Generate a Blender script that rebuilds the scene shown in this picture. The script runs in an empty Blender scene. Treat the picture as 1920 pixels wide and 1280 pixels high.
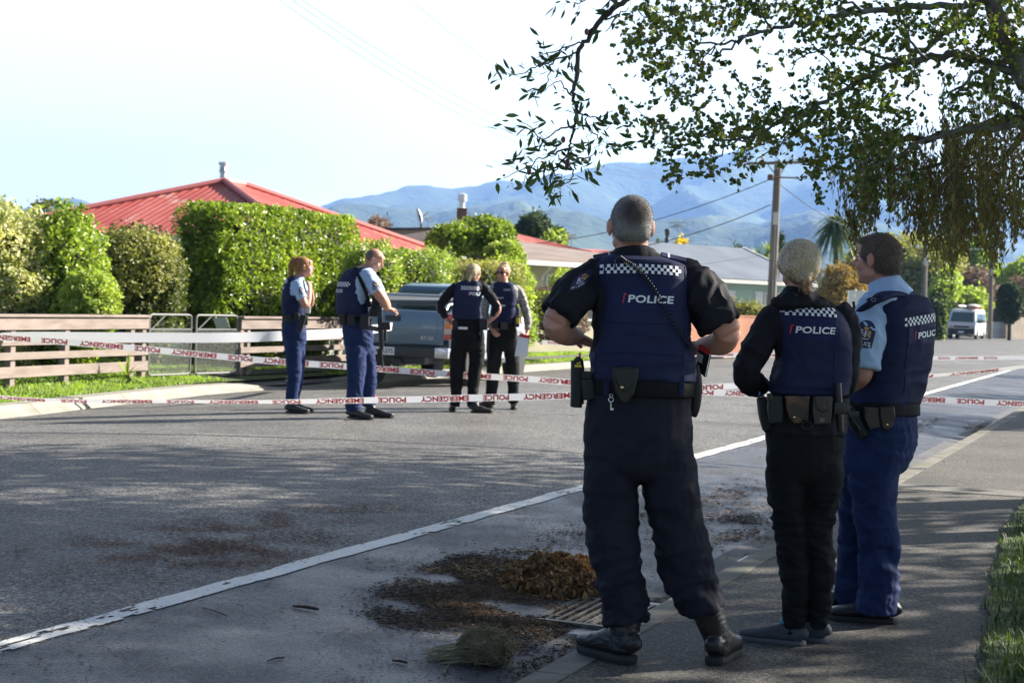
import bpy, bmesh, math, random
import numpy as np
from mathutils import Vector, Matrix, noise as mn
from mathutils.bvhtree import BVHTree
rad = math.radians
SC = bpy.context.scene
COL = SC.collection
# ---------------------------------------------------------------- camera
F = 3000.0; H = 1.53
ROLL = math.atan(.038); PIT = math.atan(77*math.cos(ROLL)/F)
_f = np.array([0, math.cos(PIT), -math.sin(PIT)]); _r0 = np.array([1., 0, 0]); _u0 = np.cross(_r0, _f)
_r = math.cos(ROLL)*_r0+math.sin(ROLL)*_u0; _u = -math.sin(ROLL)*_r0+math.cos(ROLL)*_u0
CAMP = np.array([0, 0, H])
cd = bpy.data.cameras.new('camera'); cam = bpy.data.objects.new('camera', cd); COL.objects.link(cam)
cam.matrix_world = Matrix(((_r[0], _u[0], -_f[0], 0), (_r[1], _u[1], -_f[1], 0), (_r[2], _u[2], -_f[2], H), (0, 0, 0, 1)))
cd.sensor_width = 36; cd.lens = 36*F/1920; cd.clip_start = .1; cd.clip_end = 30000
cd.dof.use_dof = True; cd.dof.focus_distance = 6.7; cd.dof.aperture_fstop = 6.3
SC.camera = cam
# ---------------------------------------------------------------- sky and sun
SUN_AZ = 68.0; SUN_EL = 29.0        # azimuth clockwise from the view direction
w = bpy.data.worlds.new("World"); SC.world = w; w.use_nodes = True
nt = w.node_tree; N = nt.nodes; L = nt.links
bg = N['Background']
sky = N.new('ShaderNodeTexSky'); sky.sky_type = 'NISHITA'; sky.sun_disc = False
sky.sun_elevation = rad(SUN_EL); sky.sun_rotation = rad(SUN_AZ); sky.air_density = 1.3; sky.dust_density = 1.2; sky.ozone_density = 1.5
tc = N.new('ShaderNodeTexCoord'); mp = N.new('ShaderNodeMapping'); mp.inputs['Scale'].default_value = (1, 1, 2.6)
L.new(tc.outputs['Generated'], mp.inputs['Vector'])
nz = N.new('ShaderNodeTexNoise'); nz.inputs['Scale'].default_value = 2.6; nz.inputs['Detail'].default_value = 6; nz.inputs['Roughness'].default_value = .52; nz.inputs['Distortion'].default_value = .25
L.new(mp.outputs[0], nz.inputs['Vector'])
cr = N.new('ShaderNodeValToRGB'); cr.color_ramp.elements[0].position = .36; cr.color_ramp.elements[0].color = (.12, .12, .12, 1)
cr.color_ramp.elements[1].position = .56; cr.color_ramp.elements[1].color = (1, 1, 1, 1)
L.new(nz.outputs['Fac'], cr.inputs[0])
mx = N.new('ShaderNodeMixRGB'); mx.inputs[2].default_value = (3.5, 3.55, 3.6, 1)
L.new(cr.outputs[0], mx.inputs[0]); L.new(sky.outputs[0], mx.inputs[1])
# broken cloud, brightest sunward; dimmed and blued overhead and behind to deepen shade
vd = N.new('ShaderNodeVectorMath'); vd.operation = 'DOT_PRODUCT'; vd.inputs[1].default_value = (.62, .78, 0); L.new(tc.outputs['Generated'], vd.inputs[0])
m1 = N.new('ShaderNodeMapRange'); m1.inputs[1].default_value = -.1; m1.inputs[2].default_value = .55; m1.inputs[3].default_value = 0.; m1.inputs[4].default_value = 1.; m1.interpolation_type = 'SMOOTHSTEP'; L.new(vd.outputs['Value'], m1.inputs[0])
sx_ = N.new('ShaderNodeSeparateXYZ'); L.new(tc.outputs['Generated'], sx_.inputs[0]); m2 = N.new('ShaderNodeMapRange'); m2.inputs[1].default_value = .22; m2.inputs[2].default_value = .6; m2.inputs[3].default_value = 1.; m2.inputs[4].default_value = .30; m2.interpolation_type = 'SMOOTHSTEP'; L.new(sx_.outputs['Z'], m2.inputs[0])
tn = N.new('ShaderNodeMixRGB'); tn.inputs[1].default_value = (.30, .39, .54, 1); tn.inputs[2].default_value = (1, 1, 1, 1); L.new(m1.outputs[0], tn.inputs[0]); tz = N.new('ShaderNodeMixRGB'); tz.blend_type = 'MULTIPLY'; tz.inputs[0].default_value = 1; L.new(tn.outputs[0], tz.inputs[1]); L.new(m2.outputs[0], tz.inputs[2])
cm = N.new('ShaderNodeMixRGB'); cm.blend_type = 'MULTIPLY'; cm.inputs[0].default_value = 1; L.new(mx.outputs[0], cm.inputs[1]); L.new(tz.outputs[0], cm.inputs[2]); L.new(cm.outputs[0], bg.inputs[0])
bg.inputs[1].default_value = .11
sd = bpy.data.lights.new('sun', 'SUN'); sun = bpy.data.objects.new('sun', sd); COL.objects.link(sun)
sd.energy = 5.0; sd.angle = rad(.55); sd.color = (1, .93, .82)
SUND = Vector((math.sin(rad(SUN_AZ))*math.cos(rad(SUN_EL)), math.cos(rad(SUN_AZ))*math.cos(rad(SUN_EL)), math.sin(rad(SUN_EL))))
sun.rotation_euler = SUND.to_track_quat('Z', 'Y').to_euler()
vs = SC.view_settings; vs.view_transform = 'Standard'; vs.look = 'None'; vs.exposure = 1.85; vs.gamma = 1
SC.cycles.volume_bounces = 1; SC.cycles.max_bounces = 6; SC.cycles.transparent_max_bounces = 8
SC.cycles.use_denoising = True
# ---------------------------------------------------------------- helpers: points
def ray(x, y): return _f+_r*(x-960)/F-_u*(y-640)/F
def G(x, y, z=0.):
    d = ray(x, y); return CAMP+d*(z-H)/d[2]
def P(x, y, Y):
    d = ray(x, y); return CAMP+d*Y/d[1]
TH = rad(22.4); ST, CT = math.sin(TH), math.cos(TH)
def cshift(u):
    t = min(max((u-45)/90., 0), 1); return 3.6*t*t*(3-2*t)+max(0, u-135)*.05
def RV(u, v, z=0.):
    """road frame: u along the road, v to the left"""
    v = v+cshift(u)
    return np.array([u*ST-v*CT, u*CT+v*ST, z])
def uvof(p):
    u = p[0]*ST+p[1]*CT; v = -p[0]*CT+p[1]*ST; return u, v-cshift(u)
VK, VL = 2.2, 12.8
def road_z(v):
    t = (v-(VK+VL)/2)/((VL-VK)/2); return .15*(1-t*t)
def ground_z(v):
    if v < VK: return .13+max(0, .9-v)*.02 if v > -2 else .19
    if v > VL: return .13+min(.10, (v-VL)*.04)
    return road_z(v)
# ---------------------------------------------------------------- helpers: meshes
def newmesh(name, V, Fc, mats=None, mi=None, smooth=False):
    me = bpy.data.meshes.new(name); me.from_pydata([tuple(map(float, v)) for v in V] if not isinstance(V, np.ndarray) else V.tolist(), [], Fc if not isinstance(Fc, np.ndarray) else Fc.tolist())
    for m in (mats or []): me.materials.append(m)
    if mi is not None: me.polygons.foreach_set('material_index', mi)
    if smooth: me.polygons.foreach_set('use_smooth', [True]*len(me.polygons))
    me.update(); return me
def tag(o, label=None, cat=None, group=None, kind=None):
    if label: o['label'] = label
    if cat: o['category'] = cat
    if group: o['group'] = group
    if kind: o['kind'] = kind
    return o
def link(name, me, parent=None, loc=None):
    o = bpy.data.objects.new(name, me); COL.objects.link(o)
    if parent is not None: o.parent = parent
    if loc is not None: o.location = loc
    return o
def empty(name, loc, label=None, cat=None, group=None, rz=0):
    o = bpy.data.objects.new(name, None); COL.objects.link(o); o.location = tuple(map(float, loc)); o.rotation_euler = (0, 0, rz); o.empty_display_size = .1
    return tag(o, label, cat, group)
def world_base(o):
    """world origin of an object (no scaling, chain of parents)"""
    m = Matrix.Identity(4); c = o
    while c is not None:
        m = c.matrix_basis @ m; c = c.parent
    return m
class MB:
    """collects shapes in world space, builds ONE mesh object"""
    def __init__(s): s.v = []; s.f = []; s.m = []; s.mi = 0
    def add(s, V, Fc):
        n = len(s.v); s.v.extend([tuple(map(float, p)) for p in V]); s.f.extend([tuple(i+n for i in f) for f in Fc]); s.m.extend([s.mi]*len(Fc)); return s
    def box(s, c, size, R=None, bev=0):
        hx, hy, hz = [q/2 for q in size]
        if bev <= 0:
            V = [(x*hx, y*hy, z*hz) for z in (-1, 1) for y in (-1, 1) for x in (-1, 1)]
            Fc = [(0, 2, 3, 1), (4, 5, 7, 6), (0, 1, 5, 4), (2, 6, 7, 3), (0, 4, 6, 2), (1, 3, 7, 5)]
        else:
            b = min(bev, hx*.9, hy*.9, hz*.9); bm = bmesh.new(); bmesh.ops.create_cube(bm, size=1)
            for q in bm.verts: q.co = Vector((q.co.x*2*hx, q.co.y*2*hy, q.co.z*2*hz))
            bmesh.ops.bevel(bm, geom=bm.edges[:], offset=b, segments=2, profile=.6, affect='EDGES')
            bm.verts.index_update(); V = [tuple(q.co) for q in bm.verts]; Fc = [tuple(q.index for q in f.verts) for f in bm.faces]; bm.free()
        V = np.array(V)
        if R is not None: V = V @ np.array(R)      # rows of R are the box's axes
        return s.add(V+np.array(c), Fc)
    def bar(s, a, b, wd, hgt, up=(0, 0, 1), bev=0):
        a = np.array(a, float); b = np.array(b, float); d = b-a; Ln = np.linalg.norm(d); d /= Ln
        up = np.array(up, float); sd_ = np.cross(d, up); sd_ /= np.linalg.norm(sd_); u2 = np.cross(sd_, d)
        return s.box((a+b)/2, (Ln, wd, hgt), np.array([d, -sd_, u2]), bev)
    def tube(s, pts, rr, seg=8, cap=True):
        pts = [np.array(p, float) for p in pts if p is not None]; n = len(pts)
        if n < 2: return s
        if not hasattr(rr, '__len__'): rr = [rr]*n
        V = []; Fc = []; prev = None
        for i, p in enumerate(pts):
            t = pts[min(i+1, n-1)]-pts[max(i-1, 0)]; t = t/(np.linalg.norm(t)+1e-9)
            if prev is None:
                q = np.array([0, 0, 1.]) if abs(t[2]) < .9 else np.array([1., 0, 0])
            else: q = prev
            x = q-t*(q@t); x /= np.linalg.norm(x)+1e-9; prev = x; y = np.cross(t, x)
            for k in range(seg):
                a = 2*math.pi*k/seg; V.append(p+(x*math.cos(a)+y*math.sin(a))*rr[i])
        for i in range(n-1):
            for k in range(seg):
                k2 = (k+1) % seg; Fc.append((i*seg+k, i*seg+k2, (i+1)*seg+k2, (i+1)*seg+k))
        if cap: Fc.append(tuple(range(seg-1, -1, -1))); Fc.append(tuple(range((n-1)*seg, n*seg)))
        return s.add(V, Fc)
    def lathe(s, c, prof, seg=20, axis=(0, 0, 1)):
        ax = Vector(axis).normalized(); q = ax.to_track_quat('Z', 'Y').to_matrix(); V = []; Fc = []
        for (r_, z_) in prof:
            for k in range(seg):
                a = 2*math.pi*k/seg; V.append(np.array(q @ Vector((r_*math.cos(a), r_*math.sin(a), z_)))+np.array(c))
        for i in range(len(prof)-1):
            for k in range(seg):
                k2 = (k+1) % seg; Fc.append((i*seg+k, i*seg+k2, (i+1)*seg+k2, (i+1)*seg+k))
        Fc.append(tuple(range(seg-1, -1, -1))); Fc.append(tuple(range((len(prof)-1)*seg, len(prof)*seg)))
        return s.add(V, Fc)
    def ell(s, c, r, R=None, seg=16, rings=10, n=2.0):
        V = []; Fc = []
        def pw(x): return math.copysign(abs(x)**(2/n), x)
        for i in range(rings+1):
            ph = math.pi*i/rings
            for k in range(seg):
                a = 2*math.pi*k/seg; V.append((pw(math.cos(a))*pw(math.sin(ph))*r[0], pw(math.sin(a))*pw(math.sin(ph))*r[1], pw(math.cos(ph))*r[2]))
        for i in range(rings):
            for k in range(seg):
                k2 = (k+1) % seg; Fc.append((i*seg+k, (i+1)*seg+k, (i+1)*seg+k2, i*seg+k2))
        V = np.array(V)
        if R is not None: V = V @ np.array(R)
        return s.add(V+np.array(c), Fc)
    def poly(s, pts, thick, nrm):
        """a flat polygon pts (ordered), extruded by thick along nrm"""
        pts = [np.array(p, float) for p in pts]; n = len(pts); nr = np.array(nrm, float)*thick
        return s.add([p for p in pts]+[p+nr for p in pts], [tuple(range(n-1, -1, -1)), tuple(range(n, 2*n))]+[(i, (i+1) % n, n+(i+1) % n, n+i) for i in range(n)])
    def build(s, name, mats, parent=None, smooth=False, bevel=0):
        if not isinstance(mats, (list, tuple)): mats = [mats]
        V = s.v
        loc = None
        if parent is not None:
            inv = world_base(parent).inverted(); V = [tuple(inv @ Vector(p)) for p in V]
        else:
            a = np.array(V); c = a.mean(0); c[2] = a[:, 2].min(); V = (a-c).tolist(); loc = c
        me = bpy.data.meshes.new(name); me.from_pydata([tuple(p) for p in V], [], s.f)
        for m in mats: me.materials.append(m)
        me.polygons.foreach_set('material_index', s.m)
        if smooth:
            me.polygons.foreach_set('use_smooth', [True]*len(me.polygons))
            if smooth != 'all':
                try: me.set_sharp_from_angle(angle=rad(40))
                except Exception: pass
        me.update()
        return link(name, me, parent, loc)
def basis(fx, fy=None):
    """rows right, forward, up for a facing direction in the plan"""
    f_ = np.array([fx, fy, 0.]); f_ /= np.linalg.norm(f_); return np.array([[f_[1], -f_[0], 0], [f_[0], f_[1], 0], [0, 0, 1.]])
# ---------------------------------------------------------------- helpers: materials
def _mat(name):
    m = bpy.data.materials.new(name); m.use_nodes = True; nt = m.node_tree; b = nt.nodes['Principled BSDF']; return m, nt, b
def c4(c): return (c[0], c[1], c[2], 1)
def mat(name, col, rough=.6, col2=None, scale=6, metal=0, bump=0, bscale=60, spec=.5, ramp=(.35, .65), detail=5, stretch=None, sheen=0, coat=0, trans=0, emit=None, alpha=1, bdist=.01, col3=None, sc3=1.5, r3=(.5, .7)):
    m, nt, b = _mat(name); N, L = nt.nodes, nt.links
    b.inputs['Base Color'].default_value = c4(col); b.inputs['Roughness'].default_value = rough; b.inputs['Metallic'].default_value = metal
    b.inputs['Specular IOR Level'].default_value = spec
    if sheen: b.inputs['Sheen Weight'].default_value = sheen
    if coat: b.inputs['Coat Weight'].default_value = coat; b.inputs['Coat Roughness'].default_value = .08
    if trans: b.inputs['Transmission Weight'].default_value = trans
    tc = N.new('ShaderNodeTexCoord'); vec = tc.outputs['Object']
    if stretch:
        mp = N.new('ShaderNodeMapping'); mp.inputs['Scale'].default_value = stretch; L.new(vec, mp.inputs[0]); vec = mp.outputs[0]
    out = None
    if col2 is not None:
        nz = N.new('ShaderNodeTexNoise'); nz.inputs['Scale'].default_value = scale; nz.inputs['Detail'].default_value = detail; L.new(vec, nz.inputs['Vector'])
        cr = N.new('ShaderNodeValToRGB'); cr.color_ramp.elements[0].position = ramp[0]; cr.color_ramp.elements[1].position = ramp[1]
        cr.color_ramp.elements[0].color = c4(col); cr.color_ramp.elements[1].color = c4(col2)
        L.new(nz.outputs['Fac'], cr.inputs[0]); out = cr.outputs[0]
        if col3 is not None:
            n3 = N.new('ShaderNodeTexNoise'); n3.inputs['Scale'].default_value = sc3; n3.inputs['Detail'].default_value = 4; L.new(vec, n3.inputs['Vector'])
            c3 = N.new('ShaderNodeValToRGB'); c3.color_ramp.elements[0].position = r3[0]; c3.color_ramp.elements[1].position = r3[1]; L.new(n3.outputs['Fac'], c3.inputs[0])
            mx = N.new('ShaderNodeMixRGB'); mx.inputs[2].default_value = c4(col3); L.new(c3.outputs[0], mx.inputs[0]); L.new(out, mx.inputs[1]); out = mx.outputs[0]
        L.new(out, b.inputs['Base Color'])
    if bump:
        n2 = N.new('ShaderNodeTexNoise'); n2.inputs['Scale'].default_value = bscale; n2.inputs['Detail'].default_value = 4; L.new(vec, n2.inputs['Vector'])
        bp = N.new('ShaderNodeBump'); bp.inputs['Strength'].default_value = bump; bp.inputs['Distance'].default_value = bdist; L.new(n2.outputs['Fac'], bp.inputs['Height']); L.new(bp.outputs[0], b.inputs['Normal'])
    return m
def leafmat(name, cols, rough=.45, tl=.35, spec=.5, tcol=None, vary=1., vs_=1.6):
    """leaf colour picked at random per leaf, with light through the blade"""
    m, nt, b = _mat(name); N, L = nt.nodes, nt.links
    g = N.new('ShaderNodeNewGeometry'); cr = N.new('ShaderNodeValToRGB'); e = cr.color_ramp.elements
    n = len(cols)
    for i, c in enumerate(cols):
        if i < 2: q = e[i]; q.position = i/(n-1)
        else: q = e.new(i/(n-1))
        q.color = c4(c)
    L.new(g.outputs['Random Per Island'], cr.inputs[0]); tc = N.new('ShaderNodeTexCoord'); nz = N.new('ShaderNodeTexNoise'); nz.inputs['Scale'].default_value = vs_; nz.inputs['Detail'].default_value = 3; L.new(tc.outputs['Object'], nz.inputs['Vector'])
    c2 = N.new('ShaderNodeValToRGB'); c2.color_ramp.elements[0].position = .36; c2.color_ramp.elements[0].color = (.62, .66, .62, 1); c2.color_ramp.elements[1].position = .62; c2.color_ramp.elements[1].color = (1.18, 1.12, 1.0, 1); L.new(nz.outputs['Fac'], c2.inputs[0])
    mu = N.new('ShaderNodeMixRGB'); mu.blend_type = 'MULTIPLY'; mu.inputs[0].default_value = vary; L.new(cr.outputs[0], mu.inputs[1]); L.new(c2.outputs[0], mu.inputs[2]); cr = mu; L.new(cr.outputs[0], b.inputs['Base Color'])
    b.inputs['Roughness'].default_value = rough; b.inputs['Specular IOR Level'].default_value = spec
    t = N.new('ShaderNodeBsdfTranslucent'); ms = N.new('ShaderNodeMixShader'); ms.inputs[0].default_value = tl
    h = N.new('ShaderNodeMixRGB'); h.blend_type = 'MULTIPLY'; h.inputs[0].default_value = 1; h.inputs[2].default_value = c4(tcol or (1.5, 1.6, .6)); L.new(cr.outputs[0], h.inputs[1]); L.new(h.outputs[0], t.inputs[0])
    L.new(b.outputs[0], ms.inputs[1]); L.new(t.outputs[0], ms.inputs[2]); L.new(ms.outputs[0], N['Material Output'].inputs[0])
    return m
# ---------------------------------------------------------------- helpers: foliage
def unit(rs, n):
    a = rs.normal(size=(n, 3)); return a/np.linalg.norm(a, axis=1)[:, None]
def leaves_arrays(C, size, rs, aspect=.5, axis=None, jit=.35, updir=None):
    """one six-sided folded blade per centre"""
    n = len(C); d = unit(rs, n)
    if axis is not None:
        d = d*jit+np.array(axis); d /= np.linalg.norm(d, axis=1)[:, None]
    q = unit(rs, n)
    if updir is not None: q = q*.8+np.array(updir)
    nrm = q-d*(q*d).sum(1)[:, None]; nrm /= np.linalg.norm(nrm, axis=1)[:, None]+1e-9
    sd_ = np.cross(d, nrm); s = (size*(.6+.8*rs.random(n)))[:, None]
    w_ = s*aspect*.5
    v = np.stack([C-d*s*.5, C-d*s*.12+sd_*w_+nrm*w_*.35, C+d*s*.2+sd_*w_*.85+nrm*w_*.3, C+d*s*.5, C+d*s*.2-sd_*w_*.85+nrm*w_*.3, C-d*s*.12-sd_*w_+nrm*w_*.35], 1).reshape(-1, 3)
    i = np.arange(n)[:, None]*6
    f1 = i+np.array([[0, 1, 2, 3]]); f2 = i+np.array([[0, 3, 4, 5]])
    return v, np.concatenate([f1, f2], 1).reshape(-1, 4)
def mesh_from(name, V, Fq, mats, mi=None):
    me = bpy.data.meshes.new(name); nv, nf = len(V), len(Fq); k = Fq.shape[1]
    me.vertices.add(nv); me.vertices.foreach_set('co', V.astype(np.float32).ravel())
    me.loops.add(nf*k); me.loops.foreach_set('vertex_index', Fq.astype(np.int32).ravel())
    me.polygons.add(nf); me.polygons.foreach_set('loop_start', np.arange(0, nf*k, k, dtype=np.int32)); me.polygons.foreach_set('loop_total', np.full(nf, k, dtype=np.int32))
    for m in mats: me.materials.append(m)
    if mi is not None: me.polygons.foreach_set('material_index', mi.astype(np.int32))
    me.update(calc_edges=True); return me
def cat_geo(parts):
    V = []; Fq = []; n = 0; M = []
    for k, (v, f) in enumerate(parts):
        V.append(v); Fq.append(f+n); n += len(v); M.append(np.full(len(f), k))
    return np.concatenate(V), np.concatenate(Fq), np.concatenate(M)
def nz3(p, sc, seed=0.):
    return mn.noise(Vector((p[0]*sc+seed, p[1]*sc+seed*.7, p[2]*sc-seed)))
# ================================================================ ground, road, kerbs
rs = np.random.RandomState(7); random.seed(7)
def kerbL(u): return float(np.interp(u, [-20, 14.3, 17, 20, 25, 50, 400], [12.0, 12.0, 12.5, 12.95, 12.95, 12.8, 12.8]))
def kerbH(u): return float(np.interp(u, [-20, 20.6, 21.8, 23.4, 24.6, 400], [.13, .13, .03, .03, .13, .13]))
US = np.concatenate([np.arange(-12, 40, 1.0), np.arange(40, 120, 4.), np.arange(120, 331, 15.)])
def strip(name, vs_, zf, m, kind='structure', us=US, vf=None, smooth=True):
    V = []; Fc = []; n = len(vs_)
    for u in us:
        for v in vs_:
            vv = vf(u, v) if vf else v
            V.append(RV(u, vv, zf(u, vv) if zf.__code__.co_argcount == 2 else zf(vv)))
    for i in range(len(us)-1):
        for j in range(n-1):
            a = i*n+j; Fc.append((a, a+n, a+n+1, a+1))
    me = newmesh(name, V, Fc, [m], smooth=smooth); o = link(name, me); tag(o, kind=kind); return o
def chipseal(name, c1, c2, c3, rough, bump, wet=0, sc=95):
    m, nt, b = _mat(name); N, L = nt.nodes, nt.links; tc = N.new('ShaderNodeTexCoord'); vec = tc.outputs['Object']
    vo = N.new('ShaderNodeTexVoronoi'); vo.inputs['Scale'].default_value = sc; L.new(vec, vo.inputs['Vector'])
    cr = N.new('ShaderNodeValToRGB'); e = cr.color_ramp.elements; e[0].position = .15; e[0].color = c4(c1); e[1].position = .95; e[1].color = c4(c3)
    k = e.new(.55); k.color = c4(c2); sp = N.new('ShaderNodeSeparateColor'); L.new(vo.outputs['Color'], sp.inputs[0]); L.new(sp.outputs[0], cr.inputs[0])
    nz = N.new('ShaderNodeTexNoise'); nz.inputs['Scale'].default_value = .55; nz.inputs['Detail'].default_value = 7; nz.inputs['Roughness'].default_value = .62; L.new(vec, nz.inputs['Vector'])
    c2_ = N.new('ShaderNodeValToRGB'); c2_.color_ramp.elements[0].position = .3; c2_.color_ramp.elements[0].color = (.50, .50, .52, 1); c2_.color_ramp.elements[1].position = .68; c2_.color_ramp.elements[1].color = (1.15, 1.14, 1.1, 1)
    L.new(nz.outputs['Fac'], c2_.inputs[0]); mu = N.new('ShaderNodeMixRGB'); mu.blend_type = 'MULTIPLY'; mu.inputs[0].default_value = 1; L.new(cr.outputs[0], mu.inputs[1]); L.new(c2_.outputs[0], mu.inputs[2])
    out = mu.outputs[0]
    L.new(out, b.inputs['Base Color'])
    b.inputs['Roughness'].default_value = rough
    if wet:
        n3 = N.new('ShaderNodeTexNoise'); n3.inputs['Scale'].default_value = 1.5; n3.inputs['Detail'].default_value = 6; n3.inputs['Roughness'].default_value = .6; L.new(vec, n3.inputs['Vector'])
        c5 = N.new('ShaderNodeValToRGB'); c5.color_ramp.elements[0].position = .42; c5.color_ramp.elements[0].color = (rough, rough, rough, 1); c5.color_ramp.elements[1].position = .62; c5.color_ramp.elements[1].color = (wet, wet, wet, 1)
        L.new(n3.outputs['Fac'], c5.inputs[0]); L.new(c5.outputs[0], b.inputs['Roughness'])
    bp = N.new('ShaderNodeBump'); bp.inputs['Strength'].default_value = bump; bp.inputs['Distance'].default_value = .006; L.new(vo.outputs['Distance'], bp.inputs['Height']); bp.invert = True
    L.new(bp.outputs[0], b.inputs['Normal'])
    return m
M_road = chipseal('road_chipseal', (.034, .036, .041), (.108, .107, .105), (.36, .34, .31), .62, .85)
M_should = chipseal('shoulder_asphalt', (.026, .029, .038), (.058, .064, .080), (.15, .15, .16), .55, .7, wet=.34, sc=120)
M_path = chipseal('path_asphalt', (.030, .028, .025), (.085, .078, .068), (.20, .185, .16), .8, .6, sc=120)
M_kerb = mat('kerb_concrete', (.20, .19, .16), .85, (.12, .11, .09), 5, bump=.4, bscale=45, col3=(.11, .12, .055), sc3=1.7, r3=(.52, .7))
M_kerbL = mat('kerb_pale_concrete', (.28, .265, .225), .85, (.21, .20, .17), 4, bump=.4, bscale=40)
M_gut = mat('gutter_concrete', (.10, .10, .105), .7, (.06, .06, .062), 3.5, bump=.15, bscale=50)
M_grassg = mat('grass_ground', (.045, .075, .020), .9, (.075, .105, .03), 3.5, bump=.9, bscale=28, bdist=.05, col3=(.09, .08, .04), sc3=1.2, r3=(.6, .8))
M_paint = mat('road_paint', (.72, .72, .70), .6, (.62, .62, .60), 30)
M_farg = mat('far_ground', (.06, .09, .03), 1., (.09, .11, .045), .02)

g = 9000
o = link('ground', newmesh('ground', [(-g, -60, -.35), (g, -60, -.35), (g, g, -.35), (-g, g, -.35)], [(0, 1, 2, 3)], [M_farg])); tag(o, kind='structure')
# the road itself
def roadz(u, v):
    kl = kerbL(u); t = (v-(VK+kl)/2)/((kl-VK)/2); return .15*(1-min(1, t*t))
vv_ = list(np.linspace(0, 1, 24))
road = strip('road', vv_, lambda u, v: roadz(u, v), M_road, vf=lambda u, s: VL_(u, s))if False else None
def mkroad():
    V = []; Fc = []; n = 24
    for u in US:
        for j in range(n):
            v = 4.12+(kerbL(u)-4.12)*j/(n-1); V.append(RV(u, v, roadz(u, v)))
    for i in range(len(US)-1):
        for j in range(n-1): a = i*n+j; Fc.append((a, a+n, a+n+1, a+1))
    o = link('road', newmesh('road', V, Fc, [M_road], smooth=True)); tag(o, kind='structure')
mkroad()
strip('road_shoulder', [2.5, 2.9, 3.4, 3.8, 4.12], roadz, M_should)
strip('gutter', [2.2, 2.33, 2.5], lambda u, v: roadz(u, v)-.012*(v < 2.48)+.0, M_gut)
# white edge line, worn: real gaps in the paint
def paint():
    V = []; Fc = []; us = np.arange(-3, 60, .03)
    rp = np.random.RandomState(3)
    def edge(u, k): return .018*mn.noise(Vector((u*2.2, k*7., 0)))+.008*mn.noise(Vector((u*14, k*3., 1)))
    W = [4.12, 4.137, 4.155, 4.172, 4.19, 4.207, 4.225, 4.242]
    for u in us:
        for k, v in enumerate(W):
            v2 = v+(edge(u, 0) if k < 2 else (edge(u, 1) if k > 5 else 0)); V.append(RV(u, v2, roadz(u, v2)+.005))
    n = len(W)
    for i in range(len(us)-1):
        u = us[i]
        for k in range(n-1):
            wv = mn.noise(Vector((u*.35, 5., 0)))*1.0+mn.noise(Vector((u*3.5, W[k]*14., 2)))*.9+mn.noise(Vector((u*11, W[k]*45., 2)))*.8
            if wv > .40: continue
            a = i*n+k; Fc.append((a, a+n, a+n+1, a+1))
    o = link('road_marking', newmesh('road_marking', V, Fc, [M_paint])); tag(o, kind='structure')
paint()
# kerb on the right, blocks with joints, and on the left
def kerb(name, m, prof, u0, u1, vf, zf, L_=1.05):
    mb = MB(); u = u0
    while u < u1:
        l = L_ if u < 45 else 12.; a, b = u+.004, u+l-.004; n = len(prof)
        V = []
        for q in (a, (a+b)/2, b):
            for (dv, dz) in prof: V.append(RV(q, vf(q)+dv, zf(q, dz)))
        Fc = [(i, i+1, n+i+1, n+i) for i in range(n-1)]+[(n+i, n+i+1, 2*n+i+1, 2*n+i) for i in range(n-1)]
        Fc += [tuple(range(n-1, -1, -1)), tuple(range(2*n, 3*n))]
        mb.add(V, Fc); u += l
    o = mb.build(name, m); tag(o, kind='structure'); return o
kerb('kerb', M_kerb, [(-.155, -.1), (-.155, .13), (-.02, .125), (0, .105), (.008, .0), (.01, -.1)], -8, 200, lambda u: 2.2, lambda u, z: z)
kerb('kerb_far_side', M_kerbL, [(.30, -.1), (.30, 1.), (.06, .98), (.0, .55), (-.09, .12), (-.10, -.1)], -8, 300, kerbL, lambda u, z: z*kerbH(u) if z > 0 else z, 2.3)
strip('footpath', [.3, .86, 1.3, 1.7, 2.044], lambda u, v: .126+.012*(2.05-v), M_path)
def vedge(u): return float(np.interp(u, [4, 6.4, 8, 11, 15, 40], [.40, .62, .76, .96, 1.02, 1.0]))+.05*mn.noise(Vector((u*2.3, 0, 5)))+.02*mn.noise(Vector((u*9, 0, 5)))
strip('verge_near', [0, -.15, -.6, -1.5, -3, -8, -40], lambda u, v: .163+.012*(.9-v) if v > -2 else .20, M_grassg, us=np.concatenate([np.arange(-12, 3, 1.), np.arange(3, 16, .08), np.arange(16, 40, 1.), np.arange(40, 331, 15.)]), vf=lambda u, s: vedge(u)+s)
strip('verge_far_side', [0, .8, 1.6, 2.2, 6, 20, 60, 160], lambda u, v: .12+min(.08, max(0, v-12.9)*.05), M_grassg, vf=lambda u, s: kerbL(u)+.302+s)
# far driveway apron, asphalt crossing behind the kerb
M_drv = chipseal('crossing_asphalt', (.05, .05, .05), (.11, .11, .11), (.22, .21, .2), .8, .3)
def patch(name, pts, m, dz=.0, lab=None):
    return tag(link(name, newmesh(name, [tuple(RV(u, v, z+dz)) for u, v, z in pts], [tuple(range(len(pts)))], [m])), kind='structure')
patch('crossing', [(20.9, 12.98, .05), (24.3, 12.98, .05), (23.9, 14.3, .185), (21.3, 14.3, .185)], M_drv, .012)
patch('side_path', [(21.5, 13.7, .165), (50, 13.55, .165), (50, 14.05, .185), (21.5, 14.15, .185)], M_drv, .016)
# pale band across the footpath and dark cracks
M_band = mat('path_concrete', (.16, .15, .135), .85, (.10, .095, .085), 6, bump=.3)
patch('path_band', [(13.15, .86, .1405), (13.15, 2.04, .1265), (13.55, 2.04, .1265), (13.55, .86, .1405)], M_band, .004)
M_dirt = mat('crack_dirt', (.02, .018, .014), 1.)
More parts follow.
